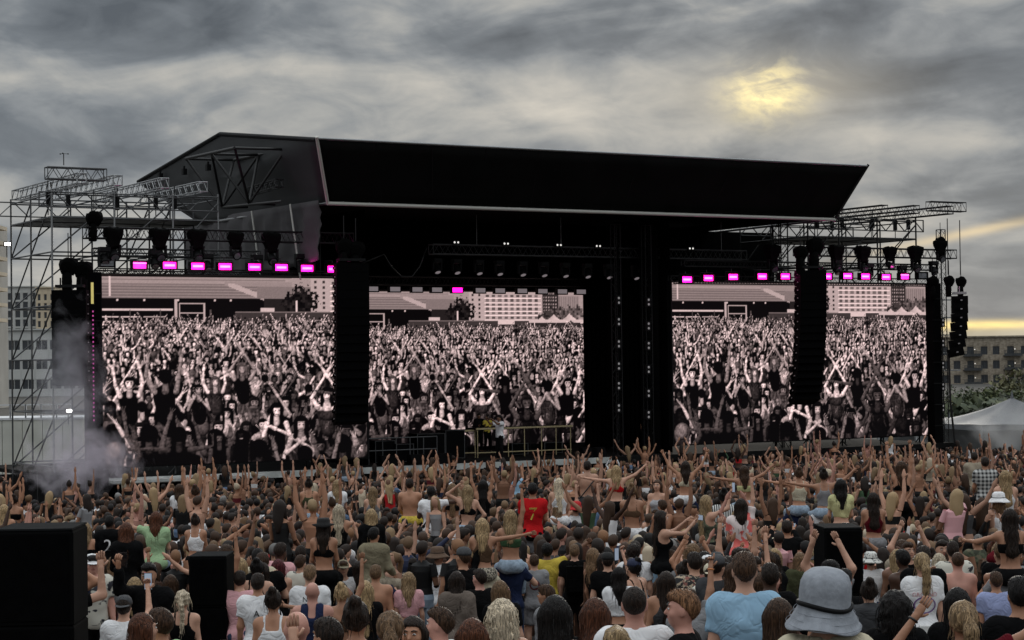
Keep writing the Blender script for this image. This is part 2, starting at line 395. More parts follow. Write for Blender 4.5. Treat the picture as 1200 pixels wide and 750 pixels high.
# ------------------------------------------------------------------ signed-distance bodies, meshed with surface nets
def grade(lo, hi, h, fine=None):
    if not fine: return np.arange(lo, hi+h, h)
    a, b, hf = fine; out = [lo]
    while out[-1] < hi: out.append(out[-1]+(hf if a <= out[-1] <= b else h))
    return np.array(out)
class SDF:
    def __init__(s, lo, hi, h, finez=None, finex=None, finey=None):
        s.X = grade(lo[0], hi[0], h, finex); s.Y = grade(lo[1], hi[1], h, finey); s.Z = grade(lo[2], hi[2], h, finez)
        s.d = np.full((len(s.X), len(s.Y), len(s.Z)), .5, np.float32)
    def sub(s, lo, hi):
        sl = []
        for A, a, b in ((s.X, lo[0], hi[0]), (s.Y, lo[1], hi[1]), (s.Z, lo[2], hi[2])):
            sl.append(slice(max(0, np.searchsorted(A, a)), min(len(A), np.searchsorted(A, b)+1)))
        sl = tuple(sl)
        return sl, s.X[sl[0]][:, None, None], s.Y[sl[1]][None, :, None], s.Z[sl[2]][None, None, :]
    def _put(s, sl, n, k):
        o = s.d[sl]
        if o.size == 0: return
        if k > 0:
            h = np.maximum(k-np.abs(o-n), 0)/k; s.d[sl] = np.minimum(o, n)-h*h*k*.25
        else: s.d[sl] = np.minimum(o, n)
    def ell(s, c, r, k=.03, infl=0.0, rx=0.0):
        c = np.array(c, float); r = np.array(r, float)+infl; m = r.max()+.09
        sl, x, y, z = s.sub(c-m, c+m); x = x-c[0]; y = y-c[1]; z = z-c[2]
        if rx: y, z = y*cos(rx)+z*sin(rx), -y*sin(rx)+z*cos(rx)
        k0 = np.sqrt((x/r[0])**2+(y/r[1])**2+(z/r[2])**2); k1 = np.sqrt((x/r[0]**2)**2+(y/r[1]**2)**2+(z/r[2]**2)**2)
        s._put(sl, (k0*(k0-1)/np.maximum(k1, 1e-6)).astype(np.float32), k)
    def cone(s, a, b, ra, rb, k=.025, infl=0.0, flat=1.0, cut=None):
        a = np.array(a, float); b = np.array(b, float); ra += infl; rb += infl; m = max(ra, rb)*max(1, flat)+.08
        sl, x, y, z = s.sub(np.minimum(a, b)-m, np.maximum(a, b)+m)
        d = b-a; L2 = d@d
        px, py, pz = x-a[0], y-a[1], z-a[2]
        t = np.clip((px*d[0]+py*d[1]+pz*d[2])/L2, 0, 1)
        n = np.sqrt(((px-t*d[0])*1.0)**2+((py-t*d[1])/flat)**2+(pz-t*d[2])**2)-(ra+(rb-ra)*t)
        if cut is not None:
            n = np.maximum(n, ((px*d[0]+py*d[1]+pz*d[2])/math.sqrt(L2))-cut*math.sqrt(L2))
        s._put(sl, n.astype(np.float32), k)
    def intersect(s, fn):            # fn(x,y,z) < 0 is kept
        x = s.X[:, None, None]; y = s.Y[None, :, None]; z = s.Z[None, None, :]
        s.d = np.maximum(s.d, fn(x, y, z)).astype(np.float32)
    def warp(s, fn):
        x = s.X[:, None, None]; y = s.Y[None, :, None]; z = s.Z[None, None, :]
        s.d = (s.d-fn(x, y, z)).astype(np.float32)
    def net(s):
        D = s.d; D[0] = D[-1] = .3; D[:, 0] = D[:, -1] = .3; D[:, :, 0] = D[:, :, -1] = .3
        S = D < 0
        nx, ny, nz = D.shape
        cnt = np.zeros((nx-1, ny-1, nz-1), np.int8)
        for i in (0, 1):
            for j in (0, 1):
                for k in (0, 1): cnt += S[i:nx-1+i, j:ny-1+j, k:nz-1+k]
        I, J, K = np.nonzero((cnt > 0) & (cnt < 8)); n = len(I)
        idx = np.full((nx-1, ny-1, nz-1), -1, np.int64); idx[I, J, K] = np.arange(n)
        cor = [(i, j, k) for i in (0, 1) for j in (0, 1) for k in (0, 1)]
        val = {c: D[I+c[0], J+c[1], K+c[2]] for c in cor}
        P = np.zeros((n, 3)); W = np.zeros(n)
        for c in cor:
            for ax in range(3):
                if c[ax]: continue
                e = list(c); e[ax] = 1; e = tuple(e)
                a, b = val[c], val[e]; hit = (a < 0) != (b < 0)
                t = np.where(hit, a/np.where(hit, a-b, 1), 0)
                q = np.array(c, float)[None, :].repeat(n, 0); q[:, ax] += t
                P += q*hit[:, None]; W += hit
        P /= W[:, None]
        V3 = np.empty((n, 3))
        for ax, (A, Q) in enumerate(((s.X, I), (s.Y, J), (s.Z, K))): V3[:, ax] = A[Q]+(A[Q+1]-A[Q])*P[:, ax]
        F = []
        for ax in range(3):
            o1, o2 = (ax+1) % 3, (ax+2) % 3
            a = [slice(None)]*3; b = [slice(None)]*3; a[ax] = slice(0, -1); b[ax] = slice(1, None)
            diff = S[tuple(a)] != S[tuple(b)]
            q = np.array(np.nonzero(diff)).T
            q = q[(q[:, o1] > 0) & (q[:, o2] > 0) & (q[:, o1] < D.shape[o1]-1) & (q[:, o2] < D.shape[o2]-1)]
            ins = S[q[:, 0], q[:, 1], q[:, 2]]
            def cell(d1, d2):
                r = q.copy(); r[:, o1] -= d1; r[:, o2] -= d2; return idx[r[:, 0], r[:, 1], r[:, 2]]
            quad = np.stack([cell(1, 1), cell(0, 1), cell(0, 0), cell(1, 0)], 1)
            quad[~ins] = quad[~ins][:, ::-1]; F.append(quad)
        F = np.concatenate(F); F = F[(F >= 0).all(1)]
        return V3, F
def relax(Vx, F, it=1):
    for _ in range(it):
        acc = np.zeros_like(Vx); w = np.zeros(len(Vx))
        for a, b in ((0, 1), (1, 2), (2, 3), (3, 0)):
            np.add.at(acc, F[:, a], Vx[F[:, b]]); np.add.at(acc, F[:, b], Vx[F[:, a]]); np.add.at(w, F[:, a], 1); np.add.at(w, F[:, b], 1)
        Vx = Vx*.5+.5*acc/np.maximum(w, 1)[:, None]
    return Vx
def np_mesh(name, Vx, F, mats, extra=None, smooth=True, check=True):
    """extra: an MB whose geometry is joined on (its material indices are kept)"""
    Vx = np.asarray(Vx, float); nf = len(F)
    loops = F.reshape(-1).tolist(); starts = np.arange(nf)*F.shape[1]; tot = [F.shape[1]]*nf; mi = [0]*nf
    if extra and extra.n:
        base = len(Vx); Vx = np.concatenate([Vx, np.array(extra.v)])
        st0 = len(loops); ss = []
        for f in extra.f: ss.append(st0); st0 += len(f); loops.extend([i+base for i in f]); tot.append(len(f))
        starts = np.concatenate([starts, np.array(ss, int)]); mi += extra.m
    me = bpy.data.meshes.new(name)
    me.vertices.add(len(Vx)); me.vertices.foreach_set('co', Vx.astype(np.float32).ravel())
    me.loops.add(len(loops)); me.loops.foreach_set('vertex_index', np.array(loops, np.int32))
    me.polygons.add(len(tot)); me.polygons.foreach_set('loop_start', np.asarray(starts, np.int32))
    for m in (mats if isinstance(mats, (list, tuple)) else [mats]): me.materials.append(MATS[m])
    me.polygons.foreach_set('material_index', np.array(mi, np.int32))
    me.polygons.foreach_set('use_smooth', np.ones(len(tot), bool) if smooth else np.zeros(len(tot), bool))
    me.update(calc_edges=True)
    if check: me.validate()
    return me

# ---- skeleton.  Person frame: facing +Y, x to the person's right, soles at z = 0, 1.76 m tall
HZ = 1.645
ARM = {  # (upper arm, forearm) as (out, forward, up)
 'down': ((.16, -.02, -1), (.08, .30, -1)), 'bent': ((.22, .0, -1), (-.35, .95, .25)), 'drink': ((.25, .35, -.85), (-.35, .5, .9)),
 'up': ((.42, .12, 1), (.02, .10, 1)), 'high': ((.22, .05, 1), (-.05, .05, 1)), 'vee': ((.85, .05, .75), (.45, .1, 1)),
 'wide': ((1, .02, .12), (1, .1, .18)), 'wideup': ((1, .05, .45), (.85, .1, .75)), 'phone': ((.22, .85, .35), (-.12, .35, 1)),
 'film': ((.15, .75, .0), (-.22, .75, .62)), 'point': ((.30, .25, 1), (.06, .25, 1)), 'clap': ((.62, .12, .95), (-.55, .10, 1)),
 'head': ((.95, .05, .55), (-.78, -.15, .62)), 'wave': ((.9, .1, .25), (-.05, .05, 1)), 'curve': ((1, .1, .12), (-.62, .1, .80)), 'hold': ((.55, .25, -.55), (-.62, .10, .80)),
 'hug': ((.85, .25, -.25), (.30, .9, .0)), 'hip': ((.60, -.15, -.80), (-.62, .25, -.60)), 'lap': ((.15, .30, -1), (-.15, .85, -.45))}
POSES = {'stand': ('down', 'down', 'stand'), 'bent': ('bent', 'bent', 'stand'), 'drink': ('down', 'drink', 'stand'), 'both_up': ('up', 'high', 'stand'),
 'vee': ('vee', 'vee', 'stand'), 'right_up': ('bent', 'high', 'stand'), 'left_up': ('up', 'down', 'stand'), 'point': ('down', 'point', 'stand'), 'phone': ('bent', 'phone', 'stand'),
 'film': ('film', 'film', 'stand'), 'clap': ('clap', 'clap', 'stand'), 'wave': ('wave', 'down', 'stand'), 'carry': ('hold', 'hold', 'stand'), 'hip': ('hip', 'hip', 'stand'), 'head': ('head', 'head', 'stand'),
 'wide_left': ('wide', 'up', 'stand'), 'wide_right': ('down', 'wideup', 'stand'), 'curve_up': ('curve', 'wideup', 'stand'), 'fist': ('down', 'wave', 'stand'),
 'r_stand': ('lap', 'lap', 'ride'), 'r_up': ('up', 'high', 'ride'), 'r_vee': ('vee', 'vee', 'ride'), 'r_one': ('lap', 'high', 'ride'), 'r_wide': ('wide', 'wideup', 'ride'), 'r_wideL': ('wide', 'drink', 'ride'), 'r_wideR': ('drink', 'wide', 'ride'),
 'r_phone': ('lap', 'phone', 'ride'), 'r_film': ('film', 'film', 'ride'), 'r_clap': ('clap', 'clap', 'ride'), 'r_wave': ('wave', 'lap', 'ride'), 'r_head': ('head', 'hip', 'ride'), 'r_hug': ('hug', 'hug', 'ride')}
RIDE_DZ, RIDE_Y = .60, -.13
def skel(sex, pose):
    la, ra, leg = POSES[pose]; J = {}
    sw = .166 if sex == 'm' else .144
    dz, dy = (RIDE_DZ, RIDE_Y) if leg == 'ride' else (0, 0)
    J['dz'], J['dy'] = dz, dy; J['sw'] = sw; J['arms'] = []
    for sgn, a in ((-1, la), (1, ra)):
        du, df = (np.array(v, float)*np.array([sgn, 1, 1]) for v in ARM[a])
        du /= np.linalg.norm(du); df /= np.linalg.norm(df)
        lift = max(0, du[2])
        S = np.array([sgn*(sw-.018*lift), 0+dy, 1.425+.045*lift+dz]); E = S+du*.285; W = E+df*.25
        J['arms'].append((sgn, S, E, W, du, df, a))
    J['legs'] = []
    for sgn in (-1, 1):
        if leg == 'ride':
            H = np.array([sgn*.10, dy+.02, .92+dz]); Kn = H+np.array([sgn*.085, .40, -.06]); A = Kn+np.array([-sgn*.03, -.02, -.42])
            J['legs'].append((H, Kn, A, A+np.array([0, .13, -.06])))
        else:
            H = np.array([sgn*.09, 0, .90]); Kn = np.array([sgn*.11, .02, .49]); A = np.array([sgn*.13, -.03, .085])
            J['legs'].append((H, Kn, A, A+np.array([sgn*.03, .14, -.05])))
    return J
def torso(S, sex, J, infl=0.0, k=.05, part='all'):
    dz, y0 = J['dz'], J['dy']; m = sex == 'm'
    if part in ('all', 'low'):
        S.ell((0, y0-.005, .945+dz), (.168 if m else .172, .118 if m else .125, .125), k, infl)
        for sg in (-1, 1): S.ell((sg*.075, y0-.055, .915+dz), (.085, .085, .085), k, infl)
    if part in ('all', 'mid', 'low'): S.ell((0, y0+.005, 1.10+dz), (.145 if m else .120, .100 if m else .088, .17), k, infl)
    if part in ('all', 'mid', 'up'):
        S.ell((0, y0+.0, 1.285+dz), (.168 if m else .142, .115 if m else .100, .175), k, infl)
        for sg in (-1, 1):
            S.ell((sg*.075, y0-.035, 1.33+dz), (.085 if m else .07, .075, .12), k, infl)
            if not m: S.ell((sg*.07, y0+.085, 1.275+dz), (.062, .058, .062), .03, infl)
            S.cone((sg*.03, y0-.01, 1.462+dz), (sg*(J['sw']-.02), y0, 1.425+dz), .052, .055, k, infl)
def arm_sdf(S, J, sex, infl=0.0, upto=2.0, k=.03, loose=0.0):
    f = 1.0 if sex == 'm' else .80
    for (sgn, Sh, E, W, du, df, a) in J['arms']:
        S.ell(Sh+np.array([0, 0, -.005]), (.062*f+.006,)*3, k+.03, infl+loose)
        if upto <= 1: S.cone(Sh, E, .052*f, .043*f+loose*.8, k, infl+loose, cut=upto)
        else:
            S.cone(Sh, E, .052*f, .041*f, k, infl+loose); S.cone(E, W, .042*f, .028*f, .03, infl+loose*.8, cut=(upto-1 if upto < 2 else None))
def body_mesh(sex, pose, h=.0215, fingers=True, head=True):
    J = skel(sex, pose); m = sex == 'm'; dz, y0 = J['dz'], J['dy']
    pts = [p for a in J['arms'] for p in (a[1], a[2], a[3]+a[5]*.1)]+[p for l in J['legs'] for p in l]+[np.array([0, y0, 1.78+dz])]
    lo = np.min(pts, 0)-.13; hi = np.max(pts, 0)+.10; lo[1] = min(lo[1], y0-.2); hi[1] = max(hi[1], y0+.2); lo[0] = min(lo[0], -.27); hi[0] = max(hi[0], .27)
    S = SDF(lo, hi, h, (1.52+dz, 1.77+dz, h*.58), (-.09, .09, h*.7), (y0-.11, y0+.12, h*.7))
    torso(S, sex, J)
    for (H, Kn, A, T) in J['legs']:
        f = 1.0 if m else 1.0
        S.cone(H, Kn, .088*f, .056, .05); S.cone(Kn, A, .056, .037, .03); S.ell(Kn*.65+A*.35+np.array([0, -.015, 0]), (.052, .052, .10), .04)
        S.cone(A, T, .036, .028, .03)
    arm_sdf(S, J, sex)
    fr = 1.0 if m else .85
    ext = MB()
    for (sgn, Sh, E, W, du, df, a) in J['arms']:
        # hand: palm in the SDF, five finger chains rooted in it
        side = np.cross(df, np.array([0, 1.0, 0])); side /= max(1e-6, np.linalg.norm(side))
        if abs(df[1]) > .8: side = np.array([0, 0, 1.0])
        nrm = np.cross(df, side)
        C = W+df*.045
        S.cone(W, W+df*.02, .026*fr, .026*fr, .02); S.cone(C-side*.016*fr, C+df*.035-side*.018*fr, .019*fr, .016*fr, .02); S.cone(C+side*.016*fr, C+df*.035+side*.018*fr, .019*fr, .016*fr, .02)
        if fingers:
            curl = {'point': 1.7, 'down': .35, 'bent': .8, 'drink': 1.3, 'phone': 1.2, 'film': 1.2, 'high': .12, 'up': .25, 'vee': .1, 'clap': .08}.get(a, .2)
            for q, ln in enumerate((.072, .082, .076, .060)):
                o = (q-1.5)*.019*fr; cq = curl
                if a == 'point' and q == 0: cq = .05
                base = C+df*.040+side*o; d = df+side*o*2.2; d /= np.linalg.norm(d); P = [base]; ang = 0
                for seg in (.45, .32, .23):
                    ang += cq*.55; dd = d*cos(ang)+nrm*sin(ang)*sgn; P.append(P[-1]+dd*ln*seg*fr)
                ext.tube(P, [.0105*fr, .0098*fr, .009*fr, .007*fr], 6)
            P = [W+df*.02-side*.020*fr]; d = df*.62-side*.72+nrm*.25*sgn
            for seg in (.038, .032): P.append(P[-1]+d/np.linalg.norm(d)*seg*fr); d = d+df*.5
            ext.tube(P, [.013*fr, .011*fr, .0085*fr], 6)
    # neck and head
    S.cone((0, y0-.012, 1.44+dz), (0, y0+.002, 1.56+dz), .056*fr+.004, .052*fr, .035)
    c = np.array([0, y0, HZ+dz])
    S.ell(c+[0, -.012, .018], (.073, .091, .089), .03); S.ell(c+[0, .022, -.028], (.064, .070, .078), .03); S.ell(c+[0, .052, -.072], (.038, .036, .034), .03)
    S.cone(c+[0, .085, .012], c+[0, .108, -.022], .008, .014, .015)
    for sg in (-1, 1):
        S.ell(c+[sg*.074, -.005, -.012], (.010, .020, .032), .01); S.ell(c+[sg*.040, .060, -.028], (.024, .022, .022), .02)
        S.ell(c+[sg*.030, .078, .030], (.026, .012, .009), .015)
    Vx, F = S.net(); Vx = relax(Vx, F, 1)
    for sg in (-1, 1):
        e = c+[sg*.031, .0835, .006]; ext.lathe([(.0, -.0085), (.009, -.005), (.014, 0), (.009, .005), (0, .0085)], 8, 1, e, 1, .65)
        ext.lathe([(.0, -.006), (.005, -.004), (.0065, 0), (.005, .004), (0, .006)], 8, 2, e+[0, .0075, 0], 1, .5)
        ext.tube([c+[sg*.012, .094, .027], c+[sg*.032, .094, .034], c+[sg*.052, .078, .028]], [.004, .0048, .003], 5, 2)
    ext.tube([c+[-.026, .083, -.055], c+[-.010, .0935, -.051], c+[0, .094, -.053], c+[.010, .0935, -.051], c+[.026, .083, -.055]], [.002, .0058, .005, .0058, .002], 6, 3)
    return np_mesh('body', Vx, F, ['skin', 'eye_white', 'eye_dark', 'lip'], ext)
def folds(amp, s=1.0, ph=0.0):
    return lambda x, y, z: amp*(np.sin(z*38*s+x*21+ph+np.sin(y*30+ph)*1.3)*.6+np.sin(z*17*s-x*37+y*26+ph*2)*.6+np.sin(x*55+z*9+ph)*.35)
def top_mesh(sex, pose, kind, h=.017):
    J = skel(sex, pose); dz, y0 = J['dz'], J['dy']; m = sex == 'm'
    armful = kind in ('tee', 'hoodie', 'croptee', 'loosetee', 'longsleeve')
    pts = [np.array([.27, y0, .8+dz]), np.array([-.27, y0, 1.6+dz])]
    if armful: pts += [p for a in J['arms'] for p in ((a[1], a[2], a[3]) if kind in ('hoodie', 'longsleeve') else (a[1], a[2]))]
    lo = np.min(pts, 0)-.12; hi = np.max(pts, 0)+.12; lo[1] = min(lo[1], y0-.24); hi[1] = max(hi[1], y0+.24)
    S = SDF(lo, hi, h); ext = MB()
    hem = {'tee': .86, 'loosetee': .82, 'hoodie': .84, 'longsleeve': .88, 'croptee': 1.12, 'tank': .90, 'croptank': 1.10, 'bra': 1.205, 'bandeau': 1.20, 'vest': .88, 'halter': 1.05}[kind]+dz
    infl = {'tee': .010, 'loosetee': .017, 'hoodie': .019, 'longsleeve': .011, 'croptee': .012, 'tank': .010, 'croptank': .008, 'bra': .008, 'bandeau': .009, 'vest': .02, 'halter': .007}[kind]
    k = .07 if kind in ('tee', 'loosetee', 'hoodie', 'longsleeve', 'vest') else .05
    torso(S, sex, J, infl, k)
    if armful:
        if kind in ('hoodie', 'longsleeve'): arm_sdf(S, J, sex, infl*.7, 1.97, .03, .006 if kind == 'longsleeve' else .012)
        else: arm_sdf(S, J, sex, infl*.6, .62, .03, .010 if kind != 'loosetee' else .014)
    if kind == 'hoodie':
        S.cone((-.07, y0-.075, 1.47+dz), (.07, y0-.075, 1.47+dz), .05, .05, .05); S.ell((0, y0-.105, 1.42+dz), (.10, .045, .075), .05)
    if armful or kind == 'vest': S.warp(folds(.0042 if kind != 'hoodie' else .006, 1, len(pose)*.7))
    S.intersect(lambda x, y, z: hem-z+.008*np.sin(x*18+y*14))
    if kind != 'hoodie': S.intersect(lambda x, y, z: .088-np.sqrt(x**2*.9+((y-y0)*1.0-.02)**2+((z-1.545-dz)*.95)**2))
    if kind in ('tank', 'croptank', 'bra', 'vest', 'halter'):
        for sg in (-1, 1): S.intersect(lambda x, y, z, sg=sg: (.090 if kind != 'vest' else .07)-np.sqrt((x-sg*(J['sw']+.02))**2+((y-y0)*.55)**2+((z-1.40-dz)*.72)**2))
        S.intersect(lambda x, y, z: np.minimum(z-(1.365+dz), .0)*1.0+np.where(z > 1.365+dz, np.minimum(z-(1.345+dz), np.abs(np.abs(x)-.085)-(.02 if kind != 'vest' else .045)), -1.0))
    if kind == 'bandeau': S.intersect(lambda x, y, z: z-(1.335+dz))
    if kind == 'bra': S.intersect(lambda x, y, z: np.where(z > 1.33+dz, np.abs(np.abs(x)-.080)-.012, -1.0))
    Vx, F = S.net()
    if len(Vx) == 0: return None
    Vx = relax(Vx, F, 1)
    return np_mesh('top', Vx, F, ['cloth'])
def bottom_mesh(sex, leg, kind, h=.018):
    J = skel(sex, 'stand' if leg == 'stand' else 'r_stand'); dz, y0 = J['dz'], J['dy']
    pts = [p for l in J['legs'] for p in l]+[np.array([.25, y0, 1.0+dz])]
    lo = np.min(pts, 0)-.16; hi = np.max(pts, 0)+.16; lo[1] = min(lo[1], y0-.22); hi[1] = max(hi[1], y0+.22)
    S = SDF(lo, hi, h)
    infl = {'jeans': .012, 'shorts': .010, 'skirt': .012, 'trousers': .022, 'miniskirt': .014, 'hotpants': .012}[kind]
    torso(S, sex, J, infl, .05, 'low')
    upto = {'jeans': 2, 'trousers': 2, 'shorts': .78, 'skirt': .95, 'miniskirt': .42, 'hotpants': .26}[kind]
    for (H, Kn, A, T) in J['legs']:
        if upto <= 1: S.cone(H, Kn, .092, .066 if kind != 'shorts' else .078, .05, infl, cut=upto)
        else: S.cone(H, Kn, .090, .060, .04, infl); S.cone(Kn, A, .060, .044 if kind == 'jeans' else .075, .03, infl, cut=.95)
    if 'skirt' in kind and leg == 'stand':
        S.cone((0, 0, .93), (0, 0, .93-.42*upto/.95*1.05), .155, .19, .05, 0, .8, cut=.98)
    S.warp(folds(.004, 1.2, .4))
    S.intersect(lambda x, y, z: z-(1.025+dz))
    Vx, F = S.net(); Vx = relax(Vx, F, 1)
    return np_mesh('bottom', Vx, F, ['denim'])
def shoe_mesh(leg, side):
    J = skel('m', 'stand' if leg == 'stand' else 'r_stand'); b = MB()
    (H, Kn, A, T) = J['legs'][side]
    d = (T-A); d[2] = 0; d /= np.linalg.norm(d); z0 = min(A[2], T[2])-.035
    pr = [(-.07, .040, .09), (-.02, .044, .075), (.06, .050, .055), (.13, .046, .035), (.175, .025, .02)]
    P = []; s = np.array([d[1], -d[0], 0])
    for (t, w, hh) in pr:
        c = A+d*t; c[2] = z0
        P += [c-s*w, c+s*w, c+s*w*.75+[0, 0, hh], c-s*w*.75+[0, 0, hh]]
    F = [(0, 3, 2, 1), (16, 17, 18, 19)]
    for i in range(4):
        for q in range(4): F.append((i*4+q, i*4+(q+1) % 4, (i+1)*4+(q+1) % 4, (i+1)*4+q))
    b.add(P, F); return b.mesh('shoe', ['plastic'], False)
def hair_mesh(kind, h=.013, strand_detail=True):
    c = np.array([0, -.0, HZ]); S = SDF((-.22, -.27, .95 if kind in ('waist', 'long', 'wavy') else 1.25), (.22, .20, 2.0 if kind in ('bun', 'updo', 'spacebuns') else 1.86), h)
    def strands(a, f=21, zf=7):
        return lambda x, y, z: a*(np.sin(np.arctan2(x, y+.02)*f+np.sin(z*zf*2)*1.2)+.6*np.sin(np.arctan2(x, y)*f*1.9+z*zf*3))
    def face(line=.0, side=.84):      # keep the face clear
        S.intersect(lambda x, y, z: (c[2]+line+side*y)-z+np.maximum(np.abs(x)-.2, 0))
    cap = {'short': .009, 'buzz': .003, 'fade': .007, 'curlyshort': .024}.get(kind, .013)
    S.ell(c+[0, -.014, .020], (.073, .092, .089), .0, cap)
    if kind in ('short', 'fade', 'curlyshort'): S.ell(c+[0, .02, .075], (.062, .075, .045), .03, .006)
    if kind in ('short', 'buzz', 'fade', 'curlyshort'):
        if kind == 'curlyshort': S.warp(lambda x, y, z: .009*np.sin(x*95+1)*np.sin(y*90)*np.sin(z*92))
        else: S.warp(strands(.0016))
        S.intersect(lambda x, y, z: (c[2]-.035+.95*y+(0.06 if kind == 'fade' else 0)*np.minimum(1, np.abs(x)/.07))-z)
    else:
        if kind in ('long', 'waist', 'wavy', 'bob'):
            zb = {'long': 1.30, 'waist': 1.12, 'wavy': 1.24, 'bob': 1.47}[kind]
            S.cone(c+[0, -.040, .0], (0, -.085, (zb+HZ)/2), .084, .080, .04, 0, .62); S.cone((0, -.085, (zb+HZ)/2), (0, -.105, zb), .080, .050 if kind != 'wavy' else .09, .04, 0, .5)
            for sg in (-1, 1): S.cone(c+[sg*.07, -.01, .0], (sg*.085, -.04 if sg < 0 else .03, max(zb+.06, 1.36)), .034, .024, .04)
            S.warp(strands(.0026, 19, 4) if kind != 'wavy' else (lambda x, y, z: .006*np.sin(np.arctan2(x, y+.02)*13+np.sin(z*38)*1.8)))
        if kind in ('ponytail', 'braid'):
            S.ell(c+[0, -.115, .055], (.03, .03, .03), .02); P = [(0, -.13, 1.70), (.01, -.165, 1.60), (.02, -.15, 1.47), (.01, -.135, 1.36), (0, -.13, 1.27)]
            R = [.030, .042, .042, .034, .012] if kind == 'ponytail' else [.026, .028, .026, .024, .014]
            for i in range(4): S.cone(P[i], P[i+1], R[i], R[i+1], .02)
            S.warp(strands(.003) if kind == 'ponytail' else (lambda x, y, z: .006*np.sin(z*110+np.sign(x)*1.2)))
        if kind in ('bun', 'updo'):
            S.ell(c+([0, -.075, .115] if kind == 'bun' else [0, -.10, .06]), (.045, .045, .042) if kind == 'bun' else (.06, .045, .055), .02)
            S.warp(lambda x, y, z: .0035*np.sin(x*80+z*40)+.003*np.sin(y*90-z*60))
        if kind == 'curly':
            S.ell(c+[0, -.04, .0], (.11, .11, .115), .04); S.ell(c+[0, -.07, -.12], (.12, .085, .11), .05)
            S.warp(lambda x, y, z: .011*np.sin(x*75+np.sin(z*40))*np.sin(y*70+1)*np.sin(z*72+np.sin(x*50)))
        S.intersect(lambda x, y, z: np.where(y > .035, (c[2]+.045+.35*(y-.035))-z+.5*np.maximum(0, np.abs(x)-.055)*-1.6, -1.0))
        if kind in ('ponytail', 'bun', 'updo', 'braid'): S.intersect(lambda x, y, z: np.where(y > -.11, (c[2]-.050+.85*np.maximum(y, -.10))-z, -1.0))
    Vx, F = S.net(); Vx = relax(Vx, F, 1)
    ext = MB(); r = random.Random(len(kind)*7+1); Vx = Vx-np.array([0, 0, HZ])
    if not strand_detail: return np_mesh('hair', Vx, F, ['hair'])
    ci = np.array([0, -.012, .018])
    if kind in ('short', 'fade', 'curlyshort', 'buzz'):
        for i in r.sample(range(len(Vx)), min(len(Vx)-1, 60 if kind == 'buzz' else 260)):
            p = Vx[i]; d = p-ci; d /= np.linalg.norm(d)+1e-6; d = d+np.array([r.uniform(-.7, .7), r.uniform(-.9, .3), r.uniform(-.5, .5)]); d /= np.linalg.norm(d); ln = r.uniform(.006, .016 if kind != 'curlyshort' else .022)
            if kind == 'buzz': ln = .004
            a = np.cross(d, [0.3, 0.2, 1.0]); a /= np.linalg.norm(a)+1e-6; w = .0035; ext.add([p-a*w, p+a*w, p+d*ln], [(0, 1, 2)])
    else:
        n = 110 if kind in ('long', 'waist', 'wavy', 'bob', 'curly') else 60
        low = Vx[:, 2].min()
        for _ in range(n):
            i = r.randrange(len(Vx)); p = Vx[i].copy(); d = p-ci; d[2] *= .3; d /= np.linalg.norm(d)+1e-6
            P = [p+d*.001]; q = P[0].copy(); wv = r.uniform(0, 6)
            for k in range(4):
                q = q+np.array([r.uniform(-.008, .008)+(.008*sin(wv+k*2) if kind in ('wavy', 'curly') else 0), r.uniform(-.008, .004), -r.uniform(.02, .045)])+d*(r.uniform(-.001, .0085)); P.append(q.copy())
            if P[-1][2] < low-.06: continue
            ext.tube(P, [.0035, .0032, .0028, .002, .0008], 3, cap=False)
    return np_mesh('hair', Vx, F, ['hair'], ext)
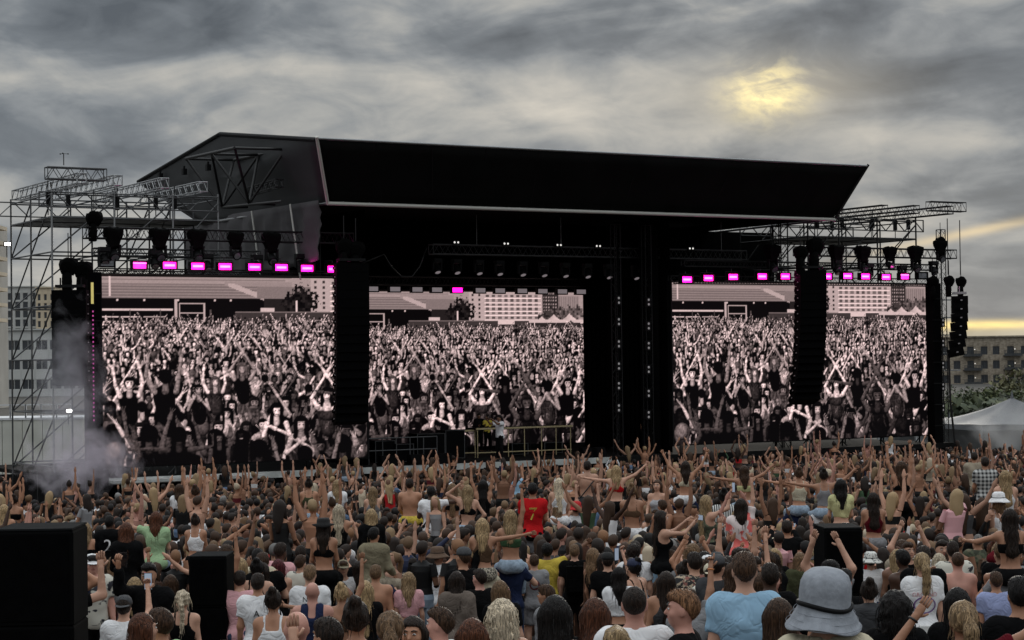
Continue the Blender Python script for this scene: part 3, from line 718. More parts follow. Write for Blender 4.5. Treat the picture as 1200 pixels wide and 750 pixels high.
def hat_mesh(kind):
    b = MB(); n = 28
    if kind == 'bucketbig':
        w = lambda q, th, r: [q[0]*(1+.02*sin(th*2)), q[1], q[2]+.010*sin(th*3+1)*(r > .14)-.012*sin(th)*(r > .15)]
        b.lathe([(.192, -.088), (.189, -.093), (.168, -.062), (.142, -.028), (.130, -.004), (.131, .045), (.127, .080), (.112, .108), (.085, .125), (.045, .134), (.0, .136)], 48, 0, (0, -.01, .012), 1, 1.1, w)
        b.lathe([(.187, -.092), (.162, -.066), (.136, -.032), (.122, .000), (.0, .002)], 48, 0, (0, -.01, .012), 1, 1.1, w)
        b.tube([Vector((.134*cos(t), .148*sin(t)-.01, .012+.008*sin(2*t))) for t in [2*pi*i/40 for i in range(41)]], .0095, 6, 1)
        for zz in (-.03, -.055, -.08): b.tube([Vector(((.131+(-zz)*.70)*cos(t), (.131+(-zz)*.70)*1.1*sin(t)-.01, zz+.016)) for t in [2*pi*i/48 for i in range(49)]], .0012, 4, 0, cap=False)
        return b.mesh('bucket_hat', ['straw', 'black_paint'], True)
    if kind == 'bucket':
        w = lambda q, th, r: [q[0], q[1], q[2]+.006*sin(th*3+1)*(r > .11)]
        b.lathe([(.195, -.030), (.165, -.010), (.108, .040), (.105, .075), (.098, .115), (.070, .138), (.0, .143)], n, 0, (0, -.01, .012), 1, 1.1, w)
        b.lathe([(.188, -.034), (.160, -.016), (.102, .034), (.0, .036)], n, 0, (0, -.01, .012), 1, 1.1, w)
        b.tube([Vector((.108*cos(t), .119*sin(t)-.01, .056)) for t in [2*pi*i/28 for i in range(29)]], .006, 6, 1)
        return b.mesh('bucket_hat', ['straw', 'black_paint'], True)
    if kind == 'cap':
        b.lathe([(.094, .03), (.095, .06), (.084, .095), (.055, .122), (.0, .133)], n, 0, (0, -.012, .002), .92, 1.1)
        P = []
        for i in range(9):
            t = pi*(i/8)
            P += [(.080*cos(t), .07+.02*sin(t), .038), (.075*cos(t), .085+.095*sin(t), .020+.008*abs(cos(t)))]
        P2 = [(p[0], p[1], p[2]-.005) for p in P]
        F = [(2*i, 2*i+1, 2*i+3, 2*i+2) for i in range(8)]; b.add(P, F); b.add(P2, [f[::-1] for f in F])
        return b.mesh('cap', ['straw'], True)
    if kind == 'sunhat':
        b.lathe([(.17, .02), (.10, .045), (.098, .09), (.085, .125), (.04, .118), (.0, .110)], n, 0, (0, -.01, .005), 1, 1.15, lambda q, th, r: [q[0], q[1], q[2]+.014*cos(2*th)*(r > .12)])
        b.lathe([(.165, .014), (.094, .040), (0, .042)], n, 0, (0, -.01, .005), 1, 1.15, lambda q, th, r: [q[0], q[1], q[2]+.014*cos(2*th)*(r > .12)])
        return b.mesh('brimmed_hat', ['straw'], True)
    b.lathe([(.098, -.01), (.100, .03), (.092, .09), (.06, .128), (0, .14)], n, 0, (0, -.014, .0), .95, 1.1)
    return b.mesh('beanie', ['cloth'], True)
_mc = {}
def cached(key, fn):
    if key not in _mc: _mc[key] = fn()
    return _mc[key]
# ------------------------------------------------------------------ the picture on the LED walls (drawn by the script as mesh colours)
def paint_picture(W=410, H=198):
    rs = np.random.RandomState(5); im = np.full((H, W), .02, np.float32)
    YY, XX = np.mgrid[0:H, 0:W].astype(np.float32); XX = XX/H; YY = YY/H; AS = W/H      # units of picture height
    def poly_col(mask, v): im[mask] = v if np.isscalar(v) else v[mask]
    def rect(x0, y0, x1, y1, v): im[int(y0*H):max(int(y0*H)+1, int(y1*H)), int(x0*W):max(int(x0*W)+1, int(x1*W))] = v
    def tri(cx, base, hw, ht, v):
        m = (np.abs(XX/AS-cx)/hw < np.clip((YY-(base-ht))/ht, 0, 1)**1.5) & (YY < base); im[m] = v*(.75+.35*np.clip((XX[m]/AS-cx)/hw+.4, 0, 1))
    im[:int(.24*H)] = .50+.12*rs.rand(int(.24*H), W)*.3                    # pale sky
    # low dark hall with a bright roof line and stair
    m = (YY > .035+.03*np.clip((XX/AS-.30)*3, 0, 1)*0) & (YY < .135) & (XX/AS < .46); im[m] = .34+.12*(np.sin(YY[m]*H*2.2) > .2)
    m = (YY > .115) & (YY < .24) & (XX/AS < .50); im[m] = .045
    rect(.0, .0, .50, .035, .50); rect(.33, .03, .52, .055, .46); rect(.0, .0, .52, .008, .30); rect(.0, .018, .50, .022, .36); rect(.02, .0, .026, .11, .75)
    for i in range(30):
        t = i/30; rect(.34+.10*t, .04+.075*t, .36+.10*t, .055+.075*t, .60)
    rect(.42, .055, .60, .12, .38); rect(.44, .12, .60, .19, .10)
    for x in (.04, .11, .20, .30, .345): rect(x, .125, x+.006, .135, .75)
    rect(.0, .175, .19, .183, .75); rect(.0, .215, .10, .222, .8); rect(.11, .215, .17, .222, .6)
    for x in (.075, .155, .29): rect(x, .18, x+.003, .24, .22)
    # apartment block
    rect(.575, .0, .845, .19, .60)
    for i in range(9):
        for j in range(6):
            x = .635+i*.0225; y = .022+j*.028
            if x < .83: rect(x, y, x+.013, y+.017, .20+.15*rs.rand())
    for j in range(6): rect(.585, .02+j*.028, .592, .035+j*.028, .15); rect(.608, .02+j*.028, .615, .035+j*.028, .15)
    for j in range(6): rect(.63, .043+j*.028, .84, .046+j*.028, .95)
    rect(.845, .0, .905, .14, .13)
    for i in range(6):
        for j in range(6): rect(.849+i*.009, .01+j*.022, .853+i*.009, .02+j*.022, .5)
    rect(.905, .03, .985, .14, .45)
    for i in range(9): rect(.908+i*.0085, .035, .911+i*.0085, .13, .33)
    def blob(cx, cy, rx, ry, v, tex=1.5):
        nn = np.kron(rs.rand(H//3+2, W//3+2), np.ones((3, 3)))[:H, :W]; d = ((XX/AS-cx)/rx)**2+((YY-cy)/ry)**2+tex*(nn-.5)+.5*(rs.rand(H, W)-.5); m_ = d < 1; im[m_] = v*(1+2.5*nn[m_])
    blob(.545, .125, .042, .075, .035); blob(.515, .15, .025, .05, .04)
    blob(.90, .15, .05, .05, .10); blob(.97, .135, .045, .05, .12); blob(.87, .17, .04, .04, .08)
    rect(.36, .19, 1.0, .235, .16); rect(.36, .19, .98, .195, .36); rect(.68, .185, .74, .215, .75)
    for cx, hw, ht in ((.84, .045, .05), (.885, .05, .065), (.945, .055, .07)): tri(cx, .205, hw, ht, .78)
    rect(.795, .185, 1, .205, .70); rect(.80, .205, .99, .235, .12); tri(.95, .215, .03, .035, .16)
    for a in ((.195, .125, .20, .25), (.205, .145, .208, .25), (.272, .145, .276, .25), (.205, .145, .276, .151), (.205, .195, .276, .20), (.205, .235, .276, .24)): rect(*a, .62)
    rect(.43, .17, .47, .19, .7); rect(.53, .13, .536, .19, .8)
    def cap(x0, y0, x1, y1, r0, r1, v, lit=.55, soft=0):
        xa, xb = min(x0-r0, x1-r1), max(x0+r0, x1+r1); ya, yb = min(y0-r0, y1-r1), max(y0+r0, y1+r1)
        i0, i1 = max(0, int(xa*H)-1), min(W, int(xb*H)+2); j0, j1 = max(0, int(ya*H)-1), min(H, int(yb*H)+2)
        if i0 >= i1 or j0 >= j1: return
        X, Y = XX[j0:j1, i0:i1], YY[j0:j1, i0:i1]
        dx, dy = x1-x0, y1-y0; L2 = dx*dx+dy*dy+1e-9
        t = np.clip(((X-x0)*dx+(Y-y0)*dy)/L2, 0, 1); r = r0+(r1-r0)*t
        px, py = (X-x0-t*dx)/r, (Y-y0-t*dy)/r; d2 = px*px+py*py
        a = np.clip((1.08-np.sqrt(d2))*np.maximum(r*H, 1)*1.1, 0, 1)
        nz = np.sqrt(np.clip(1-d2, 0, 1)); sh = np.clip(.30+.50*nz+lit*(-.62*py-.35*px), .12, 1.35)
        im[j0:j1, i0:i1] = im[j0:j1, i0:i1]*(1-a)+a*v*sh
    def person(x, y, s, dark, arms=None, hair=None, turn=0, top=None, tone=1.0):
        """x,y head centre (height units), s head radius"""
        sk = (1.0 if not dark else .26)*rs.choice([.35, .6, .85, 1.1], p=[.16, .20, .28, .36])*tone; hr = hair if hair is not None else rs.choice([.012, .02, .035, .09, .32], p=[.34, .24, .18, .14, .10])*tone
        tp = top if top is not None else rs.choice([.012, .03, .10, .85, .5], p=[.38, .18, .10, .21, .13])*(1 if not dark else .4)*tone
        female = rs.rand() < .62
        if female: cap(x, y, x+rs.uniform(-.3, .3)*s, y+2.2*s, 1.3*s, .95*s, hr, .25)
        bare = rs.rand() < .35
        cap(x-.2*s, y+3.1*s, x+.2*s, y+6.2*s, 1.75*s, 1.35*s, tp, .35)
        if s*H > 3:
            for _ in range(int(4+s*H*.8)):
                fx_, fy_ = x+rs.uniform(-1.4, 1.4)*s, y+rs.uniform(2.6, 6)*s; l_ = rs.uniform(.3, 1.0)*s; cap(fx_, fy_, fx_+rs.uniform(-.5, .5)*s, fy_+l_, .16*s, .10*s, tp*rs.choice([.3, 2.2, 1.6])+.01, .2)
        cap(x-1.5*s, y+2.35*s, x+1.5*s, y+2.35*s, .62*s, .62*s, sk if (female and bare) else tp, .5)
        cap(x, y+1.0*s, x, y+2.2*s, .5*s, .6*s, sk*.7, .3)
        if female and bare: cap(x, y+2.3*s, x, y+2.9*s, .95*s, .6*s, sk*.9, .5); cap(x-.6*s, y+3.8*s, x+.6*s, y+3.8*s, .85*s, .85*s, tp, .4)
        for sg in (-1, 1):
            mode = arms if arms is not None else rs.choice(['up', 'vee', 'bent', 'none', 'clap'], p=[.15, .08, .30, .37, .10])
            if mode == 'none': cap(x+sg*1.9*s, y+2.6*s, x+sg*2.1*s, y+5*s, .55*s, .45*s, sk*.8, .5); continue
            j = lambda a: rs.uniform(-a, a)*s
            S = (x+sg*1.75*s, y+2.3*s)
            if mode == 'up': E = (S[0]+sg*.9*s+j(.6), S[1]-2.1*s+j(.4)); Wr = (E[0]+j(.7), E[1]-2.3*s+j(.4))
            elif mode == 'vee': E = (S[0]+sg*2.0*s+j(.4), S[1]-1.3*s+j(.5)); Wr = (E[0]+sg*1.1*s+j(.6), E[1]-2.1*s+j(.5))
            elif mode == 'wide': E = (S[0]+sg*2.6*s, S[1]-.3*s); Wr = (E[0]+sg*2.6*s, E[1]-.35*s+j(.4))
            elif mode == 'clap': E = (S[0]+sg*1.2*s, S[1]-1.7*s); Wr = (x+sg*.25*s, y-3.3*s+j(.3))
            else: E = (S[0]+sg*.7*s, S[1]+2.0*s); Wr = (x+sg*.5*s+j(.9), S[1]+.1*s+j(.8))
            cap(*S, *E, .50*s, .36*s, sk, .55); cap(*E, *Wr, .36*s, .24*s, sk*1.05, .55)
            q = (Wr[0]-E[0])/(2*s), (Wr[1]-E[1])/(2*s); cap(*Wr, Wr[0]+q[0]*.7*s, Wr[1]+q[1]*.7*s, .42*s, .30*s, sk*1.1, .4)
            if s*H > 4.5:
                for k in (-1, 0, 1): cap(Wr[0]+q[0]*.6*s, Wr[1]+q[1]*.6*s, Wr[0]+q[0]*1.35*s+k*.3*s*abs(q[1]), Wr[1]+q[1]*1.35*s+k*.3*s*abs(q[0]), .13*s, .10*s, sk, .3)
        cap(x, y-.12*s, x, y+.0*s, 1.08*s, 1.05*s, hr, .45)
        if turn < .8:
            fx = x+turn*.3*s; cap(fx, y+.12*s, fx, y+.55*s, .80*s, .58*s, sk, .5)
            if s*H > 3.2:
                for e in (-1, 1): cap(fx+e*.34*s, y+.10*s, fx+e*.30*s, y+.10*s, .16*s, .14*s, .03, 0); cap(fx+e*.16*s, y-.14*s, fx+e*.5*s, y-.16*s, .07*s, .06*s, hr*.8, 0)
                cap(fx-.26*s, y+.74*s, fx+.26*s, y+.74*s, .12*s, .12*s, .12 if rs.rand() < .4 else .75*tone, 0); cap(fx, y+.15*s, fx-.04*s, y+.42*s, .08*s, .12*s, sk*1.15, .3)
            cap(x-.5*s, y-.72*s, x+.5*s, y-.72*s, .40*s, .40*s, hr, .5)
            if female:
                for e in (-1, 1): cap(x+e*.85*s, y-.2*s, x+e*1.02*s, y+1.9*s, .33*s, .38*s, hr, .45)
    q = .222
    while q < 1.22:
        s = .0066+.044*max(0, q-.22)**1.05; n = int(AS/(s*3.9)); off = rs.rand()
        for i in range(n+2):
            x = (i+off+rs.uniform(-.45, .45))*s*3.9-s; yy = q+rs.uniform(-.5, .5)*s
            dk = rs.rand() < (.06 if q < .45 else .22 if q < .62 else .45 if q < .75 else .62)
            tone = 1.0 if q < .5 else max(.85, 1.0-(q-.5)*.5)
            person(x, yy, s*rs.uniform(.85, 1.12), dk, tone=tone, turn=rs.choice([0, -1, 1, .9], p=[.6, .15, .15, .1]))
        q += s*rs.uniform(1.9, 2.4)
    # the larger figures near the lens
    for a in ((.07, .56, .034, False, 'up', .015, 0, .012, .8), (.165, .53, .040, False, 'up', .008, 1, .008, .72), (.33, .46, .026, False, 'bent', .05, 0, .5, 1),
              (.375, .49, .030, False, 'clap', .3, 0, .01, 1), (.255, .60, .029, False, 'bent', .02, 0, .03, .95), (.30, .56, .028, False, 'up', .25, 0, .85, .9),
              (.47, .72, .037, False, 'bent', .02, .5, .03, .85), (.54, .80, .042, False, 'bent', .05, 0, .7, .65), (.615, .64, .036, False, 'clap', .04, 0, .75, .85), (.70, .58, .034, True, 'wide', .006, 1, .006, 1),
              (.78, .72, .050, False, 'clap', .10, 0, .07, .62), (.86, .62, .040, False, 'bent', .02, 1, .9, .62), (.935, .60, .034, False, 'up', .02, 0, .03, .75), (.12, .83, .045, True, 'up', .01, 1, .008, 1.0),
              (.20, .84, .040, True, 'wide', .01, 1, .006, 1.1), (.31, .86, .030, True, 'none', .008, 0, .005, 1.6), (.37, .85, .030, True, 'none', .008, 0, .005, 1.4), (.42, .93, .048, True, 'bent', .008, 1, .3, .8), (.66, .92, .05, True, 'vee', .01, 1, .008, 1.2),
              (.88, .93, .055, True, 'bent', .1, 1, .2, .7), (.55, .97, .05, False, 'vee', .03, 1, .05, .6), (.03, .92, .05, True, 'up', .5, 1, .3, .9)):
        px, py, s, dk, ar, hr, tn, tp, tone = a; s *= .86; tone = min(1.05, tone*1.2); tp = min(tp, .16) if tone > .5 else tp; person(px*AS, py, s, dk, ar, hr, tn, tp, tone)
    nz = rs.rand(H//2+2, W//2+2); nz = np.kron(nz, np.ones((2, 2)))[:H, :W]; nz2 = rs.rand(H//5+2, W//5+2); nz2 = np.kron(nz2, np.ones((5, 5)))[:H, :W]
    low_ = (YY > .23); im = np.where(low_, im*(.62+.42*nz+.34*nz2), im)
    vign = 1.0-.15*np.clip((YY-.80)/.2, 0, 1); im *= vign
    im = np.clip(im, 0, 1.15); im = im*(1+.10*(rs.rand(H, W)-.5))
    return im
PIC = paint_picture()
def screen_color(g):
    g = np.clip(g, 0, 1.1); c = np.empty(g.shape+(4,), np.float32)
    lo, hi = np.array([.002, .0015, .0018]), np.array([.84, .62, .60])
    gg = (np.clip(g-.035, 0, 2)**1.6*1.2)[..., None]; c[..., :3] = lo+(hi-lo)*gg; c[..., 3] = 1; return c
def screenmat():
    m, t, b = newmat('led_picture'); a = N(t, 'ShaderNodeVertexColor', layer_name='picture')
    b.inputs['Base Color'].default_value = (.004, .004, .004, 1); b.inputs['Roughness'].default_value = .8; b.inputs['Specular IOR Level'].default_value = 0
    L(t, a.outputs[0], b.inputs['Emission Color']); b.inputs['Emission Strength'].default_value = 1.25
screenmat()
def led_screen(label, u0, v, z0, p0, p1, width=14.9, height=7.12, parts=None):
    H, W = PIC.shape; a, b = int(p0*(W-1)), int(p1*(W-1)); P = PIC[:, a:b+1]; h, w = P.shape
    wm = width*(b-a)/(W-1); t = sthing('led_screen', label, 'screen', u0, v, z0)
    X, Z = np.meshgrid(np.linspace(0, wm, w), np.linspace(height, 0, h))
    Vx = np.stack([X.ravel(), np.zeros(X.size), Z.ravel()], 1); ii = np.arange(h*w).reshape(h, w)
    F = np.stack([ii[1:, :-1], ii[1:, 1:], ii[:-1, 1:], ii[:-1, :-1]], 2).reshape(-1, 4)
    me = np_mesh('display', Vx, F, 'led_picture', smooth=False)
    at_ = me.color_attributes.new('picture', 'FLOAT_COLOR', 'POINT'); at_.data.foreach_set('color', screen_color(P).reshape(-1))
    obj('display', me, t)
    MB().box((wm/2, .16, height/2), (wm+.1, .28, height+.1)).build('cabinet_back', 'black_paint', t)
    for x in (-.04, wm+.04): MB().box((x, .06, height/2), (.07, .2, height+.14)).build('side_frame', 'black_paint', t)
    truss_mb(MB(), (-.1, .0, height+.17), (wm+.1, .0, height+.17), .22, .22, .5, .02, .01).build('header_truss', 'black_truss', t)
    return t
led_screen('wide LED screen on the left wing showing a festival crowd, beside the scaffold', 0, 0, 2.16, 0, .735)
led_screen('LED screen on the right wing showing a crowd, crossed by the hanging speaker column', 25.9, 0, 2.16, 0, 1)
led_screen('LED screen at the back of the main stage behind the performers', 12.8, 10, 1.95, 0, 1, height=7.25)

# ------------------------------------------------------------------ stage deck and roof
t = sthing('stage', 'long raised concert stage with pale front lip and black skirt', 'stage', 0, -1, 0)
MB().box((20.4, 7, 1.70), (42.5, 14, .16)).build('deck', 'deck', t)
MB().box((10.6, -.05, 1.685), (22.6, .10, .24)).build('front_lip', 'deck_lip', t); MB().box((31.8, -.05, 1.685), (19.4, .10, .24)).build('front_lip', 'deck', t)
b = MB()
for i in range(170):       # pleated black skirt under the lip
    x = -.75+i*.25; b.quad((x, -.04-(.05 if i % 2 else 0), 0), (x+.25, -.04-(0 if i % 2 else .05), 0), (x+.25, -.04-(0 if i % 2 else .05), 1.565), (x, -.04-(.05 if i % 2 else 0), 1.565))
b.build('skirt', 'black_fabric', t)
MB().box((2.7, -.5, 1.70), (6.0, .8, .10)).build('front_step', 'deck_lip', t)

def rel(P, o0): return tuple(np.asarray(P)-np.asarray(o0))
VB, VT = -2.2, -3.8
uTL, zTL = onv(372, 163, VT); uTR, zTR = onv(1015, 196, VT); uBL, zBL = onv(385, 236, VB); uBR, zBR = onv(975, 257, VB)
zT = (zTL+zTR)/2; zB = (zBL+zBR)/2
print('roof', uTL, uTR, zT, uBL, uBR, zB)
def onu(px, py, u):
    r = ray(px, py); P = O+U*u; tt = ((P-CAM)@U)/(r@U); q = CAM+r*tt-P; return q@V, q[2]
uS = uBL-.35
vp, zp = onu(258, 157, uS-.5); vk, zk = onu(162, 213, uS-.5); vbb, zbb = onu(236, 261, uS); print('side', vp, zp, vk, zk, vbb, zbb)
roof = sthing('stage_roof', 'huge black fabric stage roof with flared front canopy and grey gabled side', 'stage roof', 0, 0, 0)
def grid_sheet(A, B, C, D, nu, nv, amp=0.0, thick=.04, seed=0, fr=3.0):
    """bilinear sheet A-B (bottom) D-C (top) with soft wrinkles and real thickness"""
    A, B, C, D = map(np.array, (A, B, C, D)); b = MB(); n = np.cross(B-A, D-A).astype(float); n /= np.linalg.norm(n); rs = np.random.RandomState(seed); ph = rs.rand(6)*6
    P = []
    for off in (0, thick):
        for j in range(nv+1):
            for i in range(nu+1):
                s, q = i/nu, j/nv; p = (A*(1-s)+B*s)*(1-q)+(D*(1-s)+C*s)*q
                w = sin(s*fr*9+ph[0]+q*4)*.5+sin(s*fr*23+ph[1]-q*6)*.25+sin(q*fr*7+s*5+ph[2])*.4
                e = min(1, 6*q, 6*(1-q)); P.append(p+n*(amp*w*e+off))
    F = []; k = (nu+1)*(nv+1); idx = lambda i, j, o=0: o*k+j*(nu+1)+i
    for j in range(nv):
        for i in range(nu):
            F.append((idx(i, j), idx(i+1, j), idx(i+1, j+1), idx(i, j+1))); F.append((idx(i, j, 1), idx(i, j+1, 1), idx(i+1, j+1, 1), idx(i+1, j, 1)))
    for i in range(nu): F.append((idx(i, 0), idx(i, 0, 1), idx(i+1, 0, 1), idx(i+1, 0))); F.append((idx(i, nv), idx(i+1, nv), idx(i+1, nv, 1), idx(i, nv, 1)))
    for j in range(nv): F.append((idx(0, j), idx(0, j+1), idx(0, j+1, 1), idx(0, j, 1))); F.append((idx(nu, j), idx(nu, j, 1), idx(nu, j+1, 1), idx(nu, j+1)))
    return b.add(P, F)
uBLs = uBL; cen = 20.4
grid_sheet((uBL, VB, zB), (uBR, VB, zB), (uTR, VT, zT), (uTL, VT, zT), 90, 6, .035, .05, 1, 4).build('front_canopy', 'canopy_fabric', roof, True)
# gable sides: five-sided sheets, flared outwards at the top
def gable(sg, name):
    def mu(u): return u if sg < 0 else uBR+uBL-u
    pts = [(mu(uBL-.02), VB+.04, zB), (mu(uTL-.02) if sg < 0 else uTR+.02, VT+.04, zT), (mu(uS-.5 if sg < 0 else uS+.1), vp, zp), (mu(uS-.5 if sg < 0 else uS+.1), vk, zk), (mu(uS if sg < 0 else uS+.4), vbb, zbb)]
    b = MB(); c = np.mean(pts, 0); rings = 10; P = []
    for off in (0, .05*(-sg)):
        P.append(c+[off, 0, 0])
        for r in range(1, rings+1):
            for i in range(5):
                for s in range(6):
                    a, d = np.array(pts[i]), np.array(pts[(i+1) % 5]); e = a+(d-a)*s/6; p = c+(e-c)*r/rings
                    w = .05*sin(p[1]*1.9+p[2]*1.1)*(1-r/rings)+.03*sin(p[2]*3+p[1]*.7)*(1-r/rings); P.append(p+[off+w, 0, 0])
    F = []; k = 1+rings*30
    for o_ in (0, 1):
        for i in range(30):
            a = (o_*k, o_*k+1+i, o_*k+1+(i+1) % 30); F.append(a if o_ else a[::-1])
            for r in range(rings-1):
                q0, q1 = o_*k+1+r*30, o_*k+1+(r+1)*30; f = (q0+i, q1+i, q1+(i+1) % 30, q0+(i+1) % 30); F.append(f if o_ else f[::-1])
    for i in range(30): a, d = 1+(rings-1)*30+i, 1+(rings-1)*30+(i+1) % 30; F.append((a, d, d+k, a+k))
    b.add(P, F); b.build(name, 'side_fabric', roof, True)
    e = MB()
    e.tube([pts[1], pts[2], pts[3]], .09, 8); e.tube([pts[3], pts[4]], .07, 8); e.build('ridge_pipe', 'black_paint', roof)
    stick('corner_pipe', (pts[0][0]-.05*(-sg), VB-.08, zB-.05), (pts[1][0]-.05*(-sg), VT-.08, zT+.1), .065, 'pipe_white' if sg < 0 else 'black_truss', roof)
    stick('lower_pipe', (pts[0][0], VB, zB-.03), (mu(uS), vbb, zbb-.05), .055, 'galvanised', roof)
    return pts
pl = gable(-1, 'side_gable'); pr = gable(1, 'side_gable')
grid_sheet(pl[1], pr[1], pr[2], pl[2], 30, 8, .03, .05, 3).build('roof_sheet', 'roof_fabric', roof, True)
grid_sheet(pl[2], pr[2], pr[3], pl[3], 30, 8, .03, .05, 4).build('roof_sheet', 'roof_fabric', roof, True)
grid_sheet(pl[3], pr[3], pr[4], pl[4], 20, 4, .03, .05, 5).build('back_sheet', 'canopy_fabric', roof, True)
MB().box(((uBL+uBR)/2, (VB+vbb)/2+.3, zB+.35), (uBR-uBL-.6, vbb-VB-1.0, .1)).build('ceiling_lining', 'black_fabric', roof)
for k in range(1, 11):
    f_ = k/11; stick('canopy_seam', (uBL+(uBR-uBL)*f_, VB-.05, zB+.03), (uTL+(uTR-uTL)*f_, VT-.03, zT-.02), .022, 'black_paint', roof)
for k in range(22):
    f_ = (k+.5)/22; stick('lacing', (uBL+(uBR-uBL)*f_, VB-.14, zB-.10), (uBL+(uBR-uBL)*f_+.05, VB-.02, zB+.16), .016, 'galvanised', roof)
stick('lower_edge_pipe', (uBL-.1, VB-.1, zB-.05), (uBR+.1, VB-.1, zB-.05), .075, 'pipe_white', roof)
stick('top_edge_pipe', (uTL, VT-.05, zT+.04), (uTR, VT-.05, zT+.04), .05, 'galvanised', roof)
# four towers carrying the roof, back and side drapes
for (uu, vv) in ((uBL+.9, 1.3), (uBR-.2, 1.3), (uBL+.6, 12.2), (uBR-.6, 12.2)):
    truss_mb(MB(), (uu, vv, 0), (uu, vv, zB+.3), .5, .5, .8, .035, .018).build('roof_tower', 'black_truss', roof)
b = grid_sheet((uBL-.3, -1.9, 9.9), (uBL-.3, 11.9, 9.0), (uBL-.3, 11.9, zB+.2), (uBL-.3, -1.9, zB+.1), 60, 10, .12, .03, 8, 5); b.build('side_drape', 'grey_drape', roof, True)
for vv in (-.6, 3.2): stick('drape_pole', (uBL-.48, vv, 9.2), (uBL-.48, vv+.9, zB+.1), .04, 'pipe_white', roof)
MB().box(((uBL+uBR)/2, 12.8, 6.2), (uBR-uBL, .12, 12.3)).build('back_drape', 'black_fabric', roof)
b = MB(); 
for i in range(40):
    vv = .25+i*.25; du = 1.85*i/40; a = .10 if i % 2 else 0
    b.quad((26.0+du+a, vv, 1.8), (26.0+du+.046+(.10-a), vv+.25, 1.8), (26.0+du+.046+(.10-a), vv+.25, zB), (26.0+du+a, vv, zB))
b.build('portal_drape', 'black_fabric', roof)
b = MB()
for i in range(40):
    vv = .25+i*.25; a = .10 if i % 2 else 0
    b.quad((11.1+a, vv, 1.8), (11.1+(.10-a), vv+.25, 1.8), (11.1+(.10-a), vv+.25, zB), (11.1+a, vv, zB))
b.build('portal_drape', 'black_fabric', roof)
MB().box((10.1, 11.2, 5.2), (2.0, .1, 10)).build('wing_drape', 'black_fabric', roof)
ua, ub_ = onv(770, 290, 7.0)[0], onv(906, 290, 7.0)[0]; MB().box(((ua+ub_)/2, 7.0, (7.5+zB)/2), (ub_-ua, .1, zB-7.5)).build('wing_drape', 'black_fabric', roof)
stick('drape_pole', (ub_+.1, 6.9, 7.5), (ub_+.1, 6.9, zB), .06, 'pipe_white', roof)
for (u0, u1, v0) in ((24.6, 25.75, .6), (24.9, 26.3, 3.0), (25.3, 26.6, 6.0)):
    n_ = int((u1-u0)/.12); b = MB()
    for i in range(n_):
        a = .08 if i % 2 else 0; b.quad((u0+i*.12, v0+a, 1.8), (u0+(i+1)*.12, v0+.08-a, 1.8), (u0+(i+1)*.12, v0+.08-a, zB), (u0+i*.12, v0+a, zB))
    b.build('hanging_drape', 'black_fabric', roof)
# outrigger frame on the left gable: two rails, rungs and V struts
uw = uS-.45
railB = [onu(x, y, uw-.05) for x, y in ((334.7, 175), (303, 181.5), (274, 187.5))]
railA = [onu(x, y, uw-2.2) for x, y in ((275, 173.5), (248, 180.5), (218, 186))]
low = [onu(x, y, uw-1.1) for x, y in ((292, 238.5), (260.5, 243), (330, 236))]
B3 = [(uw-.05, a, z) for a, z in railB]; A3 = [(uw-2.2, a, z) for a, z in railA]; L3 = [(uw-1.1, a, z) for a, z in low]
fr = MB()
for P in (B3, A3): fr.tube([P[0], P[2]], .07, 8)
for a, c in zip(A3, B3): fr.tube([a, c], .055, 8)
for (a, c) in ((A3[2], L3[1]), (A3[1], L3[1]), (A3[1], L3[0]), (A3[0], L3[0]), (B3[2], L3[1]), (B3[1], L3[1]), (B3[1], L3[0]), (B3[0], L3[0]), (L3[2], L3[1])): fr.tube([a, c], .055, 8)
fr.tube([L3[1], (L3[1][0]+1.1, L3[1][1], L3[1][2]+.05)], .06, 8); fr.tube([L3[0], (L3[0][0]+1.1, L3[0][1], L3[0][2])], .06, 8)
fr.build('outrigger_frame', 'black_truss', roof)
u_, v_ = 7.2, 3.0
vv1, zz1 = onu(312, 221, uw-.2); truss_mb(MB(), (uw-.25, vv1+1.4, zz1), (uw-.25, vv1-1.4, zz1+.1), .3, .3, .5, .03, .015).build('bracket_truss', 'black_truss', roof)
for (x, y) in ((190, 205.5), (218, 200), (246, 195)):
    a, z = onu(x, y, uw-.12); b = MB(); b.box((uw-.2, a, z-.05), (.18, .22, .26)); b.tube([(uw-.2, a, z+.06), (uw-.2, a, z+.2)], .05, 6); b.build('shackle_bracket', 'black_paint', roof)

